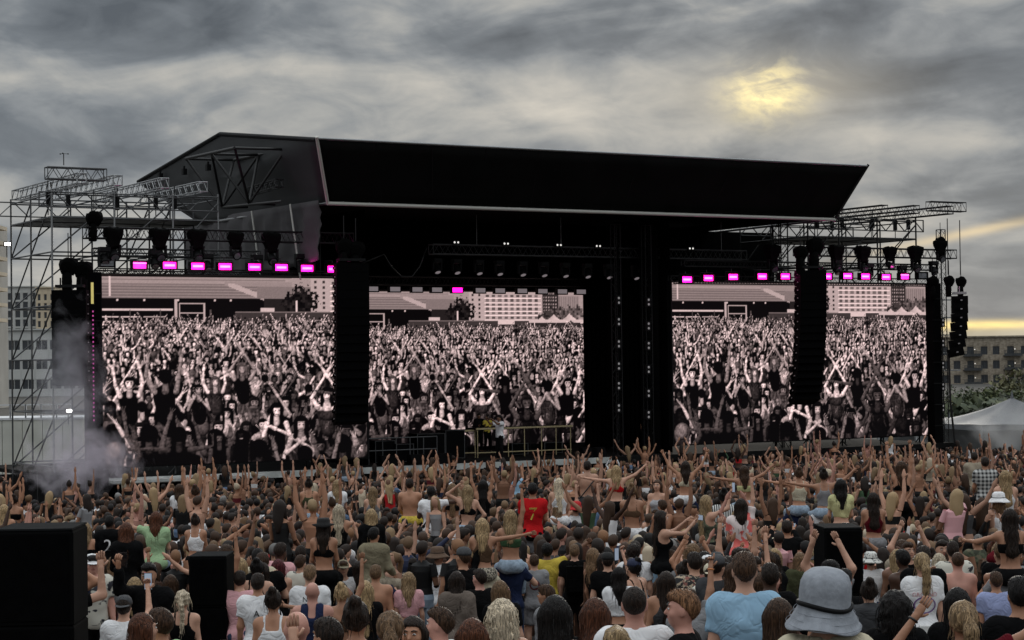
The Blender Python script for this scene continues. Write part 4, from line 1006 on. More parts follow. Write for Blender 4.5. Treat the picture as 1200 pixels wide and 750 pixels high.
# ------------------------------------------------------------------ the two scaffold wings
def wing(sg, label):
    mu = (lambda u: u) if sg < 0 else (lambda u: 39.2-u)
    t = sthing('scaffold_wing', label, 'scaffold', mu(-2.0), .8, 0)
    o0 = (mu(-2.0), .8, 0)
    U4 = [-1.62, .80, 3.14, 5.0]; V3 = [.8, 3.37, 5.94]; Zs = [2.2, 4.2, 6.2, 8.2, 10.2, 11.5, 12.35]
    cm = 'scaffold_steel' if sg < 0 else 'black_truss'
    def R(u, v, z): return (mu(u)-o0[0], v-o0[1], z)
    for u in U4:
        for v in V3: stick('standard', R(u, v, 0), R(u, v, 12.55), .036 if v != .8 else .040, 'galvanised' if (v == .8 and sg < 0) else cm, t)
    for z in Zs:
        for v in V3: stick('ledger', R(U4[0], v, z), R(U4[-1], v, z), .030, cm, t)
        for u in U4: stick('transom', R(u, V3[0], z), R(u, V3[-1], z), .030, cm, t)
    for z0, z1 in ((0, 4.2), (4.2, 8.2), (8.2, 12.35)):
        for i in range(3):
            for v in (V3[0], V3[2]): stick('brace', R(U4[i], v, z0), R(U4[i+1], v, z0+2), .030, cm, t); stick('brace', R(U4[i+(sg > 0)], v, z0+2), R(U4[i+1-(sg > 0)], v, min(z1, z0+4)), .030, cm, t)
        for i in range(2):
            for u in (U4[0], U4[2]): stick('brace', R(u, V3[i+1], z0), R(u, V3[i], z0+2), .030, cm, t); stick('brace', R(u, V3[i+1], z0+2), R(u, V3[i], min(z1, z0+4)), .030, cm, t)
    for i in range(3):
        for j in range(2): MB().box(R((U4[i]+U4[i+1])/2, (V3[j]+V3[j+1])/2, 11.53), (U4[i+1]-U4[i]-.06, V3[j+1]-V3[j]-.06, .05)).build('plank_deck', 'scaffold_steel' if sg < 0 else 'black_truss', t)
    # roof trusses running front to back, cantilevered forward, and the cross truss that carries the outer speakers
    for i, (u, v0, z) in enumerate(((-1.35, -1.9, 12.72), (.20, -1.3, 12.75), (2.05, -1.2, 12.72), (3.95, -.3, 12.72))):
        truss_mb(MB(), R(u, v0, z), R(u, 6.1, z), .34, .36, .62, .028, .014).build('roof_truss', 'galvanised' if sg < 0 else 'black_truss', t)
    truss_mb(MB(), R(-2.55, -1.5, 12.9), R(-.35, -1.5, 12.9), .35, .42, .55, .028, .014).build('cross_truss', cm, t)
    truss_mb(MB(), R(-2.1, .8, 12.15), R(5.0, .8, 12.15), .05, .55, 1.2, .024, .016).build('lattice_girder', cm, t)
    truss_mb(MB(), R(-2.1, 5.94, 12.15), R(5.0, 5.94, 12.15), .05, .55, 1.2, .024, .016).build('lattice_girder', cm, t)
    for (u, v) in ((-1.6, 1.3), (-1.3, 1.9), (-.4, 2.6), (.9, 1.0), (1.7, 3.0), (2.6, 1.2), (3.6, 1.8)):
        b = MB(); b.box(R(u, v, 12.25), (.14, .14, .5)); b.tube([R(u, v, 11.6), R(u, v, 12.9)], .02, 6); b.build('hoist_clamp', 'black_paint', t)
    return t
wl = wing(-1, 'tall steel scaffold tower at the left end with pale roof trusses')
wr = wing(1, 'dark scaffold wing over the right screen carrying the outer speakers')
# small mast with an anemometer on the left wing
t = sthing('weather_mast', 'thin wind gauge mast on top of the left scaffold', 'mast', -1.9, -1.5, 13.2)
b = MB(); b.tube([(0, 0, 0), (0, 0, .42)], .018, 6); b.build('pole', 'black_paint', t)
b = MB()
for k in range(3): b.tube([(0, 0, .42), (.14*cos(k*2.1), .14*sin(k*2.1), .42)], .008, 4); b.lathe([(0, -.03), (.04, 0), (0, .03)], 6, 0, (.16*cos(k*2.1), .16*sin(k*2.1), .42))
b.build('wind_cups', 'black_paint', t)
# ------------------------------------------------------------------ lighting trusses, lamps, speakers
def utruss(label, u0, u1, v, z, h=.38, w=.38, m='black_truss', step=.42, rc=.03, hang=None, cat='truss'):
    t = sthing('lighting_truss', label, cat, u0, v, z); Ln = u1-u0
    truss_mb(MB(), (0, 0, 0), (Ln, 0, 0), w, h, step, rc, .014).build('box_truss', m, t)
    if hang:
        for (du, zt) in hang: stick('chain', (du, 0, h/2), (du, 0, zt-z), .012, 'galvanised', t)
    return t
zt = onv(250, 276, -.3)[1]
utruss('upper black truss over the left screen with moving heads below', -.75, 10.2, -.3, zt, .40, .40)
utruss('thin grey truss between the strobes and upper bar on the left wing', -.3, 6.4, .1, onv(220, 297, .1)[1], .26, .26, 'scaffold_steel')
utruss('slim black bar truss just above the left screen carrying pink strobes', -.4, 10.2, -.25, onv(250, 320.5, -.25)[1], .12, .2, step=.3, rc=.022)
utruss('upper black truss over the right screen with hanging lamps', 32.6, 42.2, -.3, onv(1040, 296.5, -.3)[1], .40, .40)
utruss('thin truss behind the strobes on the right wing', 26.6, 41.2, .1, onv(1000, 312, .1)[1], .26, .26)
utruss('slim black bar truss just above the right screen', 25.9, 41.0, -.25, onv(1000, 333, -.25)[1], .12, .2, step=.3, rc=.022)
zc = onv(680, 295.5, 1.5)[1]; uc0 = onv(505, 291, 1.5)[0]; uc1 = onv(872, 300, 1.5)[0]
utruss('long grey truss hung across the main stage below the canopy', uc0, uc1, 1.5, zc, .40, .40, 'scaffold_steel', step=.55, hang=[(2.2, zB), (6.4, zB), (11, zB), (15, zB)])
utruss('black truss over the rear screen with a row of dim blinders', 12.4, 28.0, 8.4, 9.62, .35, .35)
# pink strobe
def make_strobe(mode='on'):
    t = thing('pink_strobe', None, 'strobe light')
    b = MB(); b.box((0, .05, 0), (.60, .20, .34)); b.box((0, .17, .0), (.42, .08, .24))
    for s in (-1, 1): b.box((s*.29, -.08, 0), (.03, .10, .34))
    b.box((0, -.08, .165), (.60, .10, .02)); b.build('housing', 'black_paint', t)
    y = MB(); y.tube([(-.33, .05, 0), (-.33, .05, .24), (.33, .05, .24), (.33, .05, 0)], .016, 6); y.tube([(0, .05, .24), (0, .05, .34), (0, .72, .36)], .025, 6); y.build('yoke', 'black_truss', t)
    m = {'on': 'pink_lamp', 'dim': 'pink_dim', 'off': 'lens_glass'}[mode]
    MB().box((0, -.06, 0), (.50, .02, .24)).build('lens', m, t)
    if mode != 'off':
        if mode == 'dim': MB().box((0, -.075, .08), (.50, .012, .04)).build('lamp_tube', 'pink_core', t)
        l = MB().box((0, -.075, .0), (.40, .012, .08)).build('lamp_tube', 'pink_core' if mode == 'on' else 'pink_lamp', t)
    else: MB().box((0, -.075, .0), (.44, .012, .05)).build('lamp_tube', 'lens_glass', t)
    if mode != 'off':      # the light the strobe throws on the bars round it
        q = bpy.data.lights.get('strobe_glow') or bpy.data.lights.new('strobe_glow', 'POINT'); q.energy = 7; q.color = (1, .06, .55); q.shadow_soft_size = .12
        g_ = bpy.data.objects.new('strobe_glow', q); COL.objects.link(g_); g_.parent = t; g_.location = (0, -.28, .0)
    return t
ordn = ['first', 'second', 'third', 'fourth', 'fifth', 'sixth', 'seventh', 'eighth', 'ninth', 'tenth']
def copy_or_move(proto, used, loc, label, group=None):
    if not used[0]:
        used[0] = True; proto.location = loc; tag(proto, label); 
        if group: proto['group'] = group
        return proto
    return dup(proto, loc, label, group)
s_on, s_dim, s_off = make_strobe('on'), make_strobe('dim'), make_strobe('off')
f1, f2, f3 = [False], [False], [False]
for s in (s_on, s_dim, s_off): s.rotation_euler = (0, 0, PSI)
for i, (x, y) in enumerate(((163, 311), (198, 311), (231, 312), (263, 312.5), (297.5, 313), (329, 313.5), (359, 314.5), (390, 315.5))):
    u, z = onv(x, y, -.95); d = i == 0
    copy_or_move(s_dim if d else s_on, f2 if d else f1, st(u, -.95, z), '%s pink strobe from the left above the left screen%s' % (ordn[i], ', glowing weaker' if d else ''), 'pink strobes over the left screen')
for i, (x, y) in enumerate(((804, 327.6), (829, 326), (858, 324.6), (892, 324), (919, 324), (968, 324), (992, 323.5), (1013, 324), (1037, 324.7), (1059, 324.3))):
    u, z = onv(x, y, -.95)
    copy_or_move(s_dim if i == 9 else s_on, f2 if i == 9 else f1, st(u, -.95, z), '%s pink strobe from the left above the right screen%s' % (ordn[i], ', glowing weaker' if i == 9 else ''), 'pink strobes over the right screen')
for (x, y, l) in ((125, 308, 'unlit strobe at the left end beside the first pink one'), (1080, 323, 'unlit strobe right of the last pink one on the right wing')):
    u, z = onv(x, y, -.5); copy_or_move(s_off, f3, st(u, -.5, z), l, 'unlit strobes')
# blinders over the rear screen: one glows pink
def make_blinder(m):
    t = thing('blinder_lamp', None, 'stage lamp'); t.rotation_euler = (0, 0, PSI)
    MB().box((0, .08, 0), (.62, .18, .30)).build('housing', 'black_paint', t); MB().box((0, -.015, 0), (.50, .012, .20)).build('lens', m, t)
    MB().tube([(0, .08, .15), (0, .08, .42)], .02, 6).build('clamp', 'black_truss', t); return t
bl, bp = make_blinder('dim_lamp'), make_blinder('pink_lamp'); g1, g2 = [False], [False]
for i, x in enumerate((437, 463, 489, 512, 536, 563, 586, 612, 636, 659, 681)):
    u, z = onv(x, 338.5+(x-437)*.014, 8.1)
    if x == 536: copy_or_move(bp, g2, st(u, 8.1, z), 'lone pink glowing lamp in the dim row over the rear screen'); bp['category'] = 'stage lamp'
    else:
        k = i+1 if i < 4 else i-4
        copy_or_move(bl, g1, st(u, 8.1, z), ('%s dim lamp from the left in the row over the rear screen' % ordn[i]) if i < 4 else '%s dim lamp right of the pink one over the rear screen' % ordn[k-1], 'dim lamps over the rear screen')
# moving heads
def make_head(big=1.0, lensm='lens_glass', tilt=.4, cover=True):
    t = thing('moving_head', None, 'stage light'); t.rotation_euler = (0, 0, PSI)
    b = MB()
    if cover: b.lathe([(.12, -.42), (.20, -.40), (.25, -.20), (.33, -.02), (.36, .12), (.34, .20), (.14, .23)], 16, 0, fn=lambda q, th, r: [q[0]*(1+.05*sin(3*th))/max(abs(cos(th)), abs(sin(th)), .72)*.80, q[1]*.8/max(abs(cos(th)), abs(sin(th)), .72)*.75, q[2]+.035*sin(2*th+q[2]*6)]); b.build('rain_cover', 'motor_bag', t, False)
    else: b.box((0, 0, 0), (.40, .30, .16)); b.build('base', 'black_paint', t)
    y = MB(); zb = -.34 if cover else -.08
    for s in (-1, 1): y.box((s*.20, 0, zb-.18), (.06, .14, .38))
    y.box((0, 0, zb-.01), (.46, .18, .06)); y.build('yoke', 'black_paint', t)
    h = MB(); R_ = Matrix.Rotation(tilt, 3, 'X'); pr = [(.10, -.20), (.15, -.14), (.155, .05), (.17, .10), (.17, .17), (.14, .175)]
    P = []; n = 14
    for (r, l) in pr:
        for k in range(n): q = R_@Vector((r*cos(2*pi*k/n), r*sin(2*pi*k/n), -l)); P.append(q+Vector((0, 0, zb-.30)))
    F = [(i*n+k, i*n+(k+1) % n, (i+1)*n+(k+1) % n, (i+1)*n+k) for i in range(len(pr)-1) for k in range(n)]+[tuple(range(n)), tuple((len(pr)-1)*n+k for k in range(n))]
    h.add(P, F); h.build('lamp_head', 'black_paint', t, True)
    l = MB(); q = R_@Vector((0, 0, -.18))+Vector((0, 0, zb-.30)); P = [R_@Vector((.125*cos(2*pi*k/12), .125*sin(2*pi*k/12), -.182))+Vector((0, 0, zb-.30)) for k in range(12)]
    l.add(P, [tuple(range(12))]); l.build('lens', lensm, t); t.scale = (big,)*3; return t
h1, h2, h3 = make_head(1.15, 'lens_glass', -.9), make_head(1.0, 'lens_glass', -.6, False), make_head(1.0, 'lens_glass', -1.2)
a1, a2, a3 = [False], [False], [False]
LL = [(133, 275, h1), (187, 276, h1), (231, 277, h1), (276, 279, h3), (318, 281, h1), (122, 292, h2), (181, 296, h2), (243, 300, h2), (301, 301, h2), (352, 300, h2)]
for i, (x, y, p) in enumerate(LL):
    u, z = onv(x, y, -.5); up_ = i < 5; k = i if up_ else i-5
    copy_or_move(p, {id(h1): a1, id(h2): a2, id(h3): a3}[id(p)], st(u, -.5, z), ('%s bagged moving head from the left on the upper left truss' if up_ else '%s bare moving head from the left under the upper left truss') % ordn[k], 'moving heads over the left screen')
RL = [(980, 300, h1), (1011, 301, h1), (1043, 301, h3), (1073, 301, h1), (981, 313, h2), (1018, 317, h2), (1057, 319, h2), (1094, 314, h2), (905, 300, h1), (1102, 293, h3)]
for i, (x, y, p) in enumerate(RL):
    u, z = onv(x, y-6, -.6)
    lab = ('%s bagged moving head from the left under the right wing truss' % ordn[i]) if i < 4 else ('%s bare moving head from the left under the right wing truss' % ordn[i-4]) if i < 8 else ['bagged moving head left of the right hanging speaker column', 'bagged moving head at the outer end of the right truss'][i-8]
    copy_or_move(p, {id(h1): a1, id(h2): a2, id(h3): a3}[id(p)], st(u, -.6, z), lab, 'moving heads over the right screen')
h4 = make_head(.95, 'dim_lamp', -.5, False); a4 = [False]
for i, x in enumerate((512, 535, 561, 585, 612, 637, 662, 688, 713, 745)):
    u, z = onv(x, 305+(x-512)*.034, 1.3)
    copy_or_move(h4, a4, st(u, 1.3, z), '%s dark spotlight from the left under the central stage truss' % ordn[i], 'spotlights under the central truss')
# small twin lamps
def twin():
    t = thing('twin_lamp', None, 'stage lamp'); t.rotation_euler = (0, 0, PSI); MB().box((0, .05, 0), (.34, .12, .17)).build('housing', 'black_paint', t)
    for s in (-1, 1): MB().lathe([(.045, 0), (.0, .01)], 8, 0).build('bulb', 'white_lamp', t).location = (s*.085, -.02, 0)
    for c in t.children:
        if c.name.startswith('bulb'): c.rotation_euler = (pi/2, 0, 0)
    return t
tw = twin(); a5 = [False]
for i, x in enumerate((534.6, 593, 655, 701, 753, 810)):
    u, z = onv(x, 284+(x-534)*.026, 1.2); copy_or_move(tw, a5, st(u, 1.2, z), '%s lit twin lamp from the left on top of the central truss' % ordn[i], 'twin lamps on the central truss')
def twinv():
    t = thing('twin_lamp', None, 'stage lamp'); t.rotation_euler = (0, 0, PSI); MB().box((0, .05, 0), (.24, .12, .42)).build('housing', 'black_paint', t)
    for s in (-1, 1):
        o = MB().lathe([(.055, 0), (.0, .01)], 8, 0).build('bulb', 'faint_lamp', t, loc=(0, -.02, s*.10)); o.rotation_euler = (pi/2, 0, 0)
    return t
tv = twinv(); a6 = [False]
for c, (xs, ys, vv, nm) in enumerate(((725, (352, 377, 403, 429, 452, 478), .30, 'left dark portal tower'), (760, (354, 382, 405, 433, 461, 486), .45, 'right dark portal tower'), (1105, (378, 402, 428, 453, 478), .7, 'truss tower beside the right screen'))):
    for i, y in enumerate(ys):
        u, z = onv(xs, y, vv-.25); o = copy_or_move(tv, a6, st(u, vv-.25, z), '%s twin lamp from the top on the %s' % (ordn[i], nm), 'twin lamps down the portal towers')
for (x, vv, z1, l) in ((724, .30, 10, 'dark truss tower inside the right portal, left one'), (760, .45, 10, 'dark truss tower inside the right portal, right one'), (1106, .7, 12.0, 'slim truss tower standing beyond the right screen edge')):
    u, _ = onv(x, 430, vv); t = sthing('truss_tower', l, 'truss tower', u, vv, 0 if x > 1000 else 1.78); truss_mb(MB(), (0, .05, 0), (0, .05, z1), .3, .3, .5, .025, .012).build('box_truss', 'black_truss', t)
    if x < 1000: MB().tube([(-.05, -.2, 0), (-.05, -.2, z1-1)], .05, 6).build('cable_bundle', 'motor_bag', t)
    else:
        for k in range(5): MB().box((.5, 0, 8.6-k*.85), (1.1, .06, .06)).build('cross_bar', 'galvanised', t)
# ---- hanging speaker columns
def line_array(label, px, py, v, n, ch, w=1.25, dep=.62, yaw=0.0, curve=0.02, start=0.0, group=None, silver=False, topz=None):
    u, z = onv(px, py, v); t = thing('hanging_speaker_column', label, 'speaker array', st(u, v, z), PSI+yaw, group)
    me = MB(); d2 = dep/2
    P = [(-w/2, -d2, -ch/2+.002), (w/2, -d2, -ch/2+.002), (w/2*.93, d2, -ch/2*.96), (-w/2*.93, d2, -ch/2*.96), (-w/2, -d2, ch/2-.002), (w/2, -d2, ch/2-.002), (w/2*.93, d2, ch/2*.96), (-w/2*.93, d2, ch/2*.96)]
    me.add(P, [(3, 2, 1, 0), (4, 5, 6, 7), (0, 1, 5, 4), (1, 2, 6, 5), (2, 3, 7, 6), (3, 0, 4, 7)])
    for s in (-1, 1): me.box((s*(w/2-.02), .10, 0), (.10, .28, ch*.35), 1); me.box((s*(w/2+.012), -.08, 0), (.02, .10, .05), 2)
    cm = me.mesh('cabinet', ['speaker_box', 'speaker_grille', 'speaker_silver'])
    gm = MB(); gm.box((0, -d2-.012, 0), (w-.02, .02, ch-.012)); gmm = gm.mesh('grille', 'speaker_grille')
    y, zz, a = 0.0, 0.0, start
    fr = MB(); fr.box((0, 0, .14), (w*.8, dep*.9, .10)); fr.tube([(-w*.3, 0, .19), (-w*.3, 0, .45)], .03, 6); fr.tube([(w*.3, 0, .19), (w*.3, 0, .45)], .03, 6); fr.build('flying_frame', 'speaker_silver' if silver else 'black_paint', t)
    for i in range(n):
        c = obj('cabinet', cm, t, (0, y-sin(a)*ch/2*-1, zz-cos(a)*ch/2), (-a, 0, 0)); obj('grille', gmm, c)
        y += sin(a)*ch; zz -= cos(a)*ch; a += curve*(1+i*.25)
    return t
def motor(label, px, py, v, s=1.0, group='bagged chain hoists'):
    u, z = onv(px, py, v); t = thing('chain_hoist', label, 'hoist', st(u, v, z), PSI+.2, group)
    b = MB(); b.lathe([(.14, -.26), (.26, -.24), (.36, -.08), (.42, .06), (.40, .20), (.20, .27)], 16, 0, fn=lambda q, th, r: [q[0]*(1+.10*sin(2*th+.6))/max(abs(cos(th)), abs(sin(th)), .75)*.82+q[2]*.2, q[1]*.65, q[2]+.06*sin(3*th+1)*(r > .2)+.05*sin(th*2)]); b.build('rain_cover', 'motor_bag', t, False)
    b = MB(); b.lathe([(.12, -.95), (.17, -.92), (.19, -.55), (.17, -.25), (.12, -.2)], 10, 0, (-.06, 0, 0)); b.build('chain_bag', 'motor_bag', t, True)
    MB().tube([(0, 0, .25), (0, 0, 1.2)], .02, 6).build('chain', 'black_truss', t); t.scale = (s,)*3; return t
line_array('tall black speaker column hanging left of the rear screen', 411, 309, -2.2, 18, .345, 1.28, .70, -.22, .004)
line_array('tall black speaker column hanging in front of the right screen', 949, 317, -2.2, 17, .35, 1.28, .70, -.22, .008)
line_array('dark speaker column hanging inside the left scaffold', 83, 340, -1.6, 10, .345, 1.25, .7, -.55, .003)
line_array('curved speaker column with silver-edged cabinets hanging off the right wing', 1124, 347, -1.5, 7, .41, 1.0, .74, .85, .022, .0, silver=True)
for a in (('bagged hoist above the left inner speaker column', 403, 289, -2.2), ('second bagged hoist above the left inner speaker column', 417, 292, -2.2), ('bagged hoist above the right inner speaker column', 938, 296, -2.2, 1.0), ('larger leaning hoist bag above the right inner speaker column', 955, 288, -2.2, 1.25),
          ('left hoist bag above the left scaffold speaker column', 80, 312, -1.6), ('right hoist bag above the left scaffold speaker column', 97, 316, -1.6), ('left hoist bag above the outer right speaker column', 1112, 329, -1.5, .8), ('right hoist bag above the outer right speaker column', 1126, 330, -1.5, .8),
          ('hoist bag on top of the tower right of the right screen', 1093, 330, -.6, .9), ('dark hoist bag on the left scaffold beam', 110, 256, -.4, .9), ('hoist bag high on the outer end of the right truss', 1102, 283, -.6, .75)): motor(*a)
t = sthing('speaker_cable', 'two thin steel cables dropping from the outer right truss', 'cable', 41.0, -1.5, 8.8)
for (x, y0, y1) in ((1110, 256, 322), (1124.5, 258, 322)):
    u0, z0 = onv(x, y0, -1.5); u1, z1 = onv(x+1, y1, -1.5); stick('cable', (u0-41, 0, z0-8.8), (u1-41, 0, z1-8.8), .022, 'black_truss', t)
t = sthing('tilt_rope', 'dark rope running from the outer right speaker down to the ground', 'rope', 41.5, -1.4, 0)
u0, z0 = onv(1112, 417, -1.4); u1, z1 = onv(1119, 520, -1.4); MB().tube([(u0-41.5, 0, z0), ((u0+u1)/2-41.6, 0, (z0+z1)/2), (u1-41.5, 0, z1)], .05, 6).build('rope', 'black_truss', t)
for (px, lab, h_) in ((1095, 'black covered tower at the right edge of the right screen', 9.35), (109, 'black covered tower at the left edge of the left screen', 9.4)):
    u, _ = onv(px, 430, -.3); t = sthing('screen_tower', lab, 'tower', u, -.3, 0)
    MB().box((0, 0, h_/2), (.52, .5, h_)).build('column', 'black_fabric', t)
    for k in range(9): MB().box((0, -.26, .6+k*1.0), (.56, .03, .05)).build('strap', 'black_paint', t)
    if px < 500:
        u2, za = onv(108, 331, -.6); _, zb2 = onv(108, 356, -.6); MB().box((u2-u, -.3, (za+zb2)/2), (.09, .04, za-zb2)).build('light_strip', 'yellow_lit', t)
        b = MB(); _, zz0 = onv(108, 365, -.6); _, zz1 = onv(108, 500, -.6); k = int((zz0-zz1)/.16)
        for i in range(k): b.box((u2-u+.02, -.3, zz0-i*.16), (.04, .03, .06))
        o = b.build('led_dots', 'mag_led', t); o['kind'] = 'stuff'
# cables looping under the canopy
for i, (pts, l) in enumerate(((((424, 309), (440, 302), (450, 298), (458, 312), (470, 324), (483, 324), (492, 312), (500, 290)), 'drooping cable loop right of the left inner speaker column'),)):
    b = MB(); P = []
    for (x, y) in pts: u, z = onv(x, y, 0); P.append(Vector((u, 0, z)))
    t = sthing('cable_loop', l, 'cable', P[0].x, 0, P[0].z); b.tube([p-P[0] for p in P], .03, 6); b.build('cable', 'black_truss', t, True)
# work light and flood lights on the left wing
for (x, y, v, l) in ((81, 481.5, 1.0, 'bright white work light on a scaffold post at the far left'), (9, 286, 3.0, 'white flood light at the left edge of the scaffold')):
    u, z = onv(x, y, v); t = sthing('flood_light', l, 'flood light', u, v, z)
    MB().box((0, .06, 0), (.26, .10, .18)).build('housing', 'black_paint', t); MB().box((0, 0, 0), (.20, .02, .11)).build('lens', 'work_lamp', t); MB().tube([(0, .1, 0), (0, .1, -.5)], .02, 6).build('bracket', 'black_truss', t)
# ---- on the deck: booth, tables, monitors
def table(label, x0, x1, y, v, ztop, legs):
    u0, _ = onv(x0, y, v); u1, _ = onv(x1, y, v); t = sthing('metal_riser', label, 'riser', u0, v, 1.8); h_ = ztop-1.8
    MB().box(((u1-u0)/2, .45, h_-.04), (u1-u0, 1.0, .08)).build('platform', 'deck', t)
    MB().box(((u1-u0)/2, -.07, h_-.03), (u1-u0+.1, .05, .07)).build('edge_rail', 'booth_warm_lit', t)
    for x in legs: u, _ = onv(x, y, v); stick('leg', (u-u0, -.03, 0), (u-u0, -.03, h_-.08), .022, 'booth_warm_lit', t); stick('leg', (u-u0, .9, 0), (u-u0, .9, h_-.08), .02, 'black_truss', t)
    MB().box(((u1-u0)/2, -.03, .22), (u1-u0, .04, .04)).build('lower_rail', 'booth_warm_lit', t)
    return t
table('long metal framed booth table on the stage, warm light painted along its edge', 558, 669, 502, 2.6, 3.07, (559, 595, 614, 634, 651, 668))
table('shorter metal table left of the performers', 540, 557, 503, 2.9, 3.0, (541, 556))
deck_items = [(447, 516, 1.6, (.9, .7, .9), 'dark square equipment case left of the booth'), (470, 519, 1.4, (.8, .7, .75), 'low black equipment case beside the left speaker column'), (500, 514, 2.4, (1.3, .8, 1.1), 'large black equipment case at stage left'),
              (528, 512, 2.6, (.9, .8, 1.2), 'tall black case just left of the booth table'), (606, 517, 3.4, (.8, .5, .5), 'black box on the floor under the booth table'), (645, 517, 3.3, (.9, .5, .5), 'black case under the right end of the booth table')]
for (x, y, v, d, l) in deck_items:
    u, _ = onv(x, y, v); t = sthing('equipment_case', l, 'equipment case', u, v, 1.8)
    MB().box((0, 0, d[2]/2+.04), d).build('shell', 'speaker_box', t)
    b = MB()
    for sx in (-1, 1):
        for sz in (.06, d[2]+.02): b.box((0, -d[1]/2*1.01, sz), (d[0]+.02, .02, .03))
        b.tube([(sx*d[0]/2, -d[1]/2, .04), (sx*d[0]/2, -d[1]/2, d[2]+.04)], .018, 5)
    b.build('edge_trim', 'scaffold_steel', t)
for i, x in enumerate((455, 489, 520, 690, 700)):
    u, _ = onv(x, 530, .1); t = sthing('floor_monitor', '%s wedge shaped floor monitor along the stage front' % ordn[i], 'floor speaker', u, .1, 1.8, 'floor monitors along the stage front')
    b = MB(); b.add([(-.35, -.25, 0), (.35, -.25, 0), (.35, .3, 0), (-.35, .3, 0), (-.35, -.05, .38), (.35, -.05, .38), (.35, .2, .38), (-.35, .2, .38)], [(3, 2, 1, 0), (4, 5, 6, 7), (0, 1, 5, 4), (1, 2, 6, 5), (2, 3, 7, 6), (3, 0, 4, 7)]); b.build('cabinet', 'speaker_box', t)
    MB().box((0, .26, .19), (.6, .02, .28)).build('grille', 'speaker_grille', t)
u0 = onv(432, 515, .9)[0]; u1 = onv(512, 515, .9)[0]; t = sthing('handrail', 'low dark metal handrail at the left of the stage', 'handrail', u0, .9, 1.8)
for z in (1.05, .55): stick('rail', (0, 0, z), (u1-u0, 0, z), .025, 'scaffold_steel', t)
for k in range(6): stick('post', ((u1-u0)*k/5, 0, 0), ((u1-u0)*k/5, 0, 1.05), .022, 'scaffold_steel', t)
# dark fence at the foot of the left wing
u0 = onv(-14, 560, -1.4)[0]; u1 = onv(128, 560, -1.4)[0]; t = sthing('site_fence', 'dark solid fence panels below the left scaffold', 'fence', u0, -1.4, 0); n = 5; w = (u1-u0)/n
for k in range(n):
    MB().box((w*(k+.5), 0, 1.08), (w-.05, .06, 2.1)).build('panel', 'black_paint', t); stick('post', (w*k, .05, 0), (w*k, .05, 2.2), .03, 'scaffold_steel', t)
# ---- delay speaker stacks standing in the crowd
def stack(label, px0, px1, ytop, D, dep, rz, n=3, w=None):
    P = at((px0+px1)/2, ytop, D); x, y = P[0], P[1]; s = proj(P)[2]; h_ = P[2]-gz(y); wt_ = (px1-px0)/s; w = w or wt_
    t = thing('speaker_stack', label, 'speaker stack', (x, y, gz(y)), rz); ch = h_/n
    for i in range(n):
        b = MB(); e = .015; hx, hy = w/2, dep/2; z0, z1 = i*ch+.004, (i+1)*ch-.004
        ring = lambda z, q: [(-hx+q, -hy, z), (hx-q, -hy, z), (hx, -hy+q, z), (hx, hy-q, z), (hx-q, hy, z), (-hx+q, hy, z), (-hx, hy-q, z), (-hx, -hy+q, z)]
        P_ = ring(z0, .02)+ring(z1-.02, .02)+[(a*.96, c*.96, z1) for a, c, _ in ring(0, .03)]
        F = [(7, 6, 5, 4, 3, 2, 1, 0), tuple(range(16, 24))]+[(r*8+k, r*8+(k+1) % 8, (r+1)*8+(k+1) % 8, (r+1)*8+k) for r in (0, 1) for k in range(8)]
        b.add(P_, F); c = b.build('cabinet', 'black_fabric', t); g = MB()
        g.box((0, -hy-.004, (z0+z1)/2), (w-.07, .008, ch-.07))
        for k in range(0): g.box((0, -hy-.003, z0+.04+k*.026), (w-.08, .006, .017))
        g.build('grille', 'speaker_grille', c)
    MB().box((0, 0, h_+.006), (w*.98, dep*.98, .014)).build('top_cover', 'motor_cover', t)
    return t
mat('motor_cover', (.016, .017, .018), .95, var=.3, scale=6, bump=.5, bscale=12, spec=.05)
stack('largest black speaker stack at the bottom left corner', 5, 94, 618, 15.5, .62, .03, 3)
MB_ = stack('narrow black speaker stack left of the white tee man', 226, 270, 650, 24.0, .60, -.02, 3)
stack('black speaker stack behind the man in the grey bucket hat', 959, 1004, 617, 22.0, .60, .06, 3)
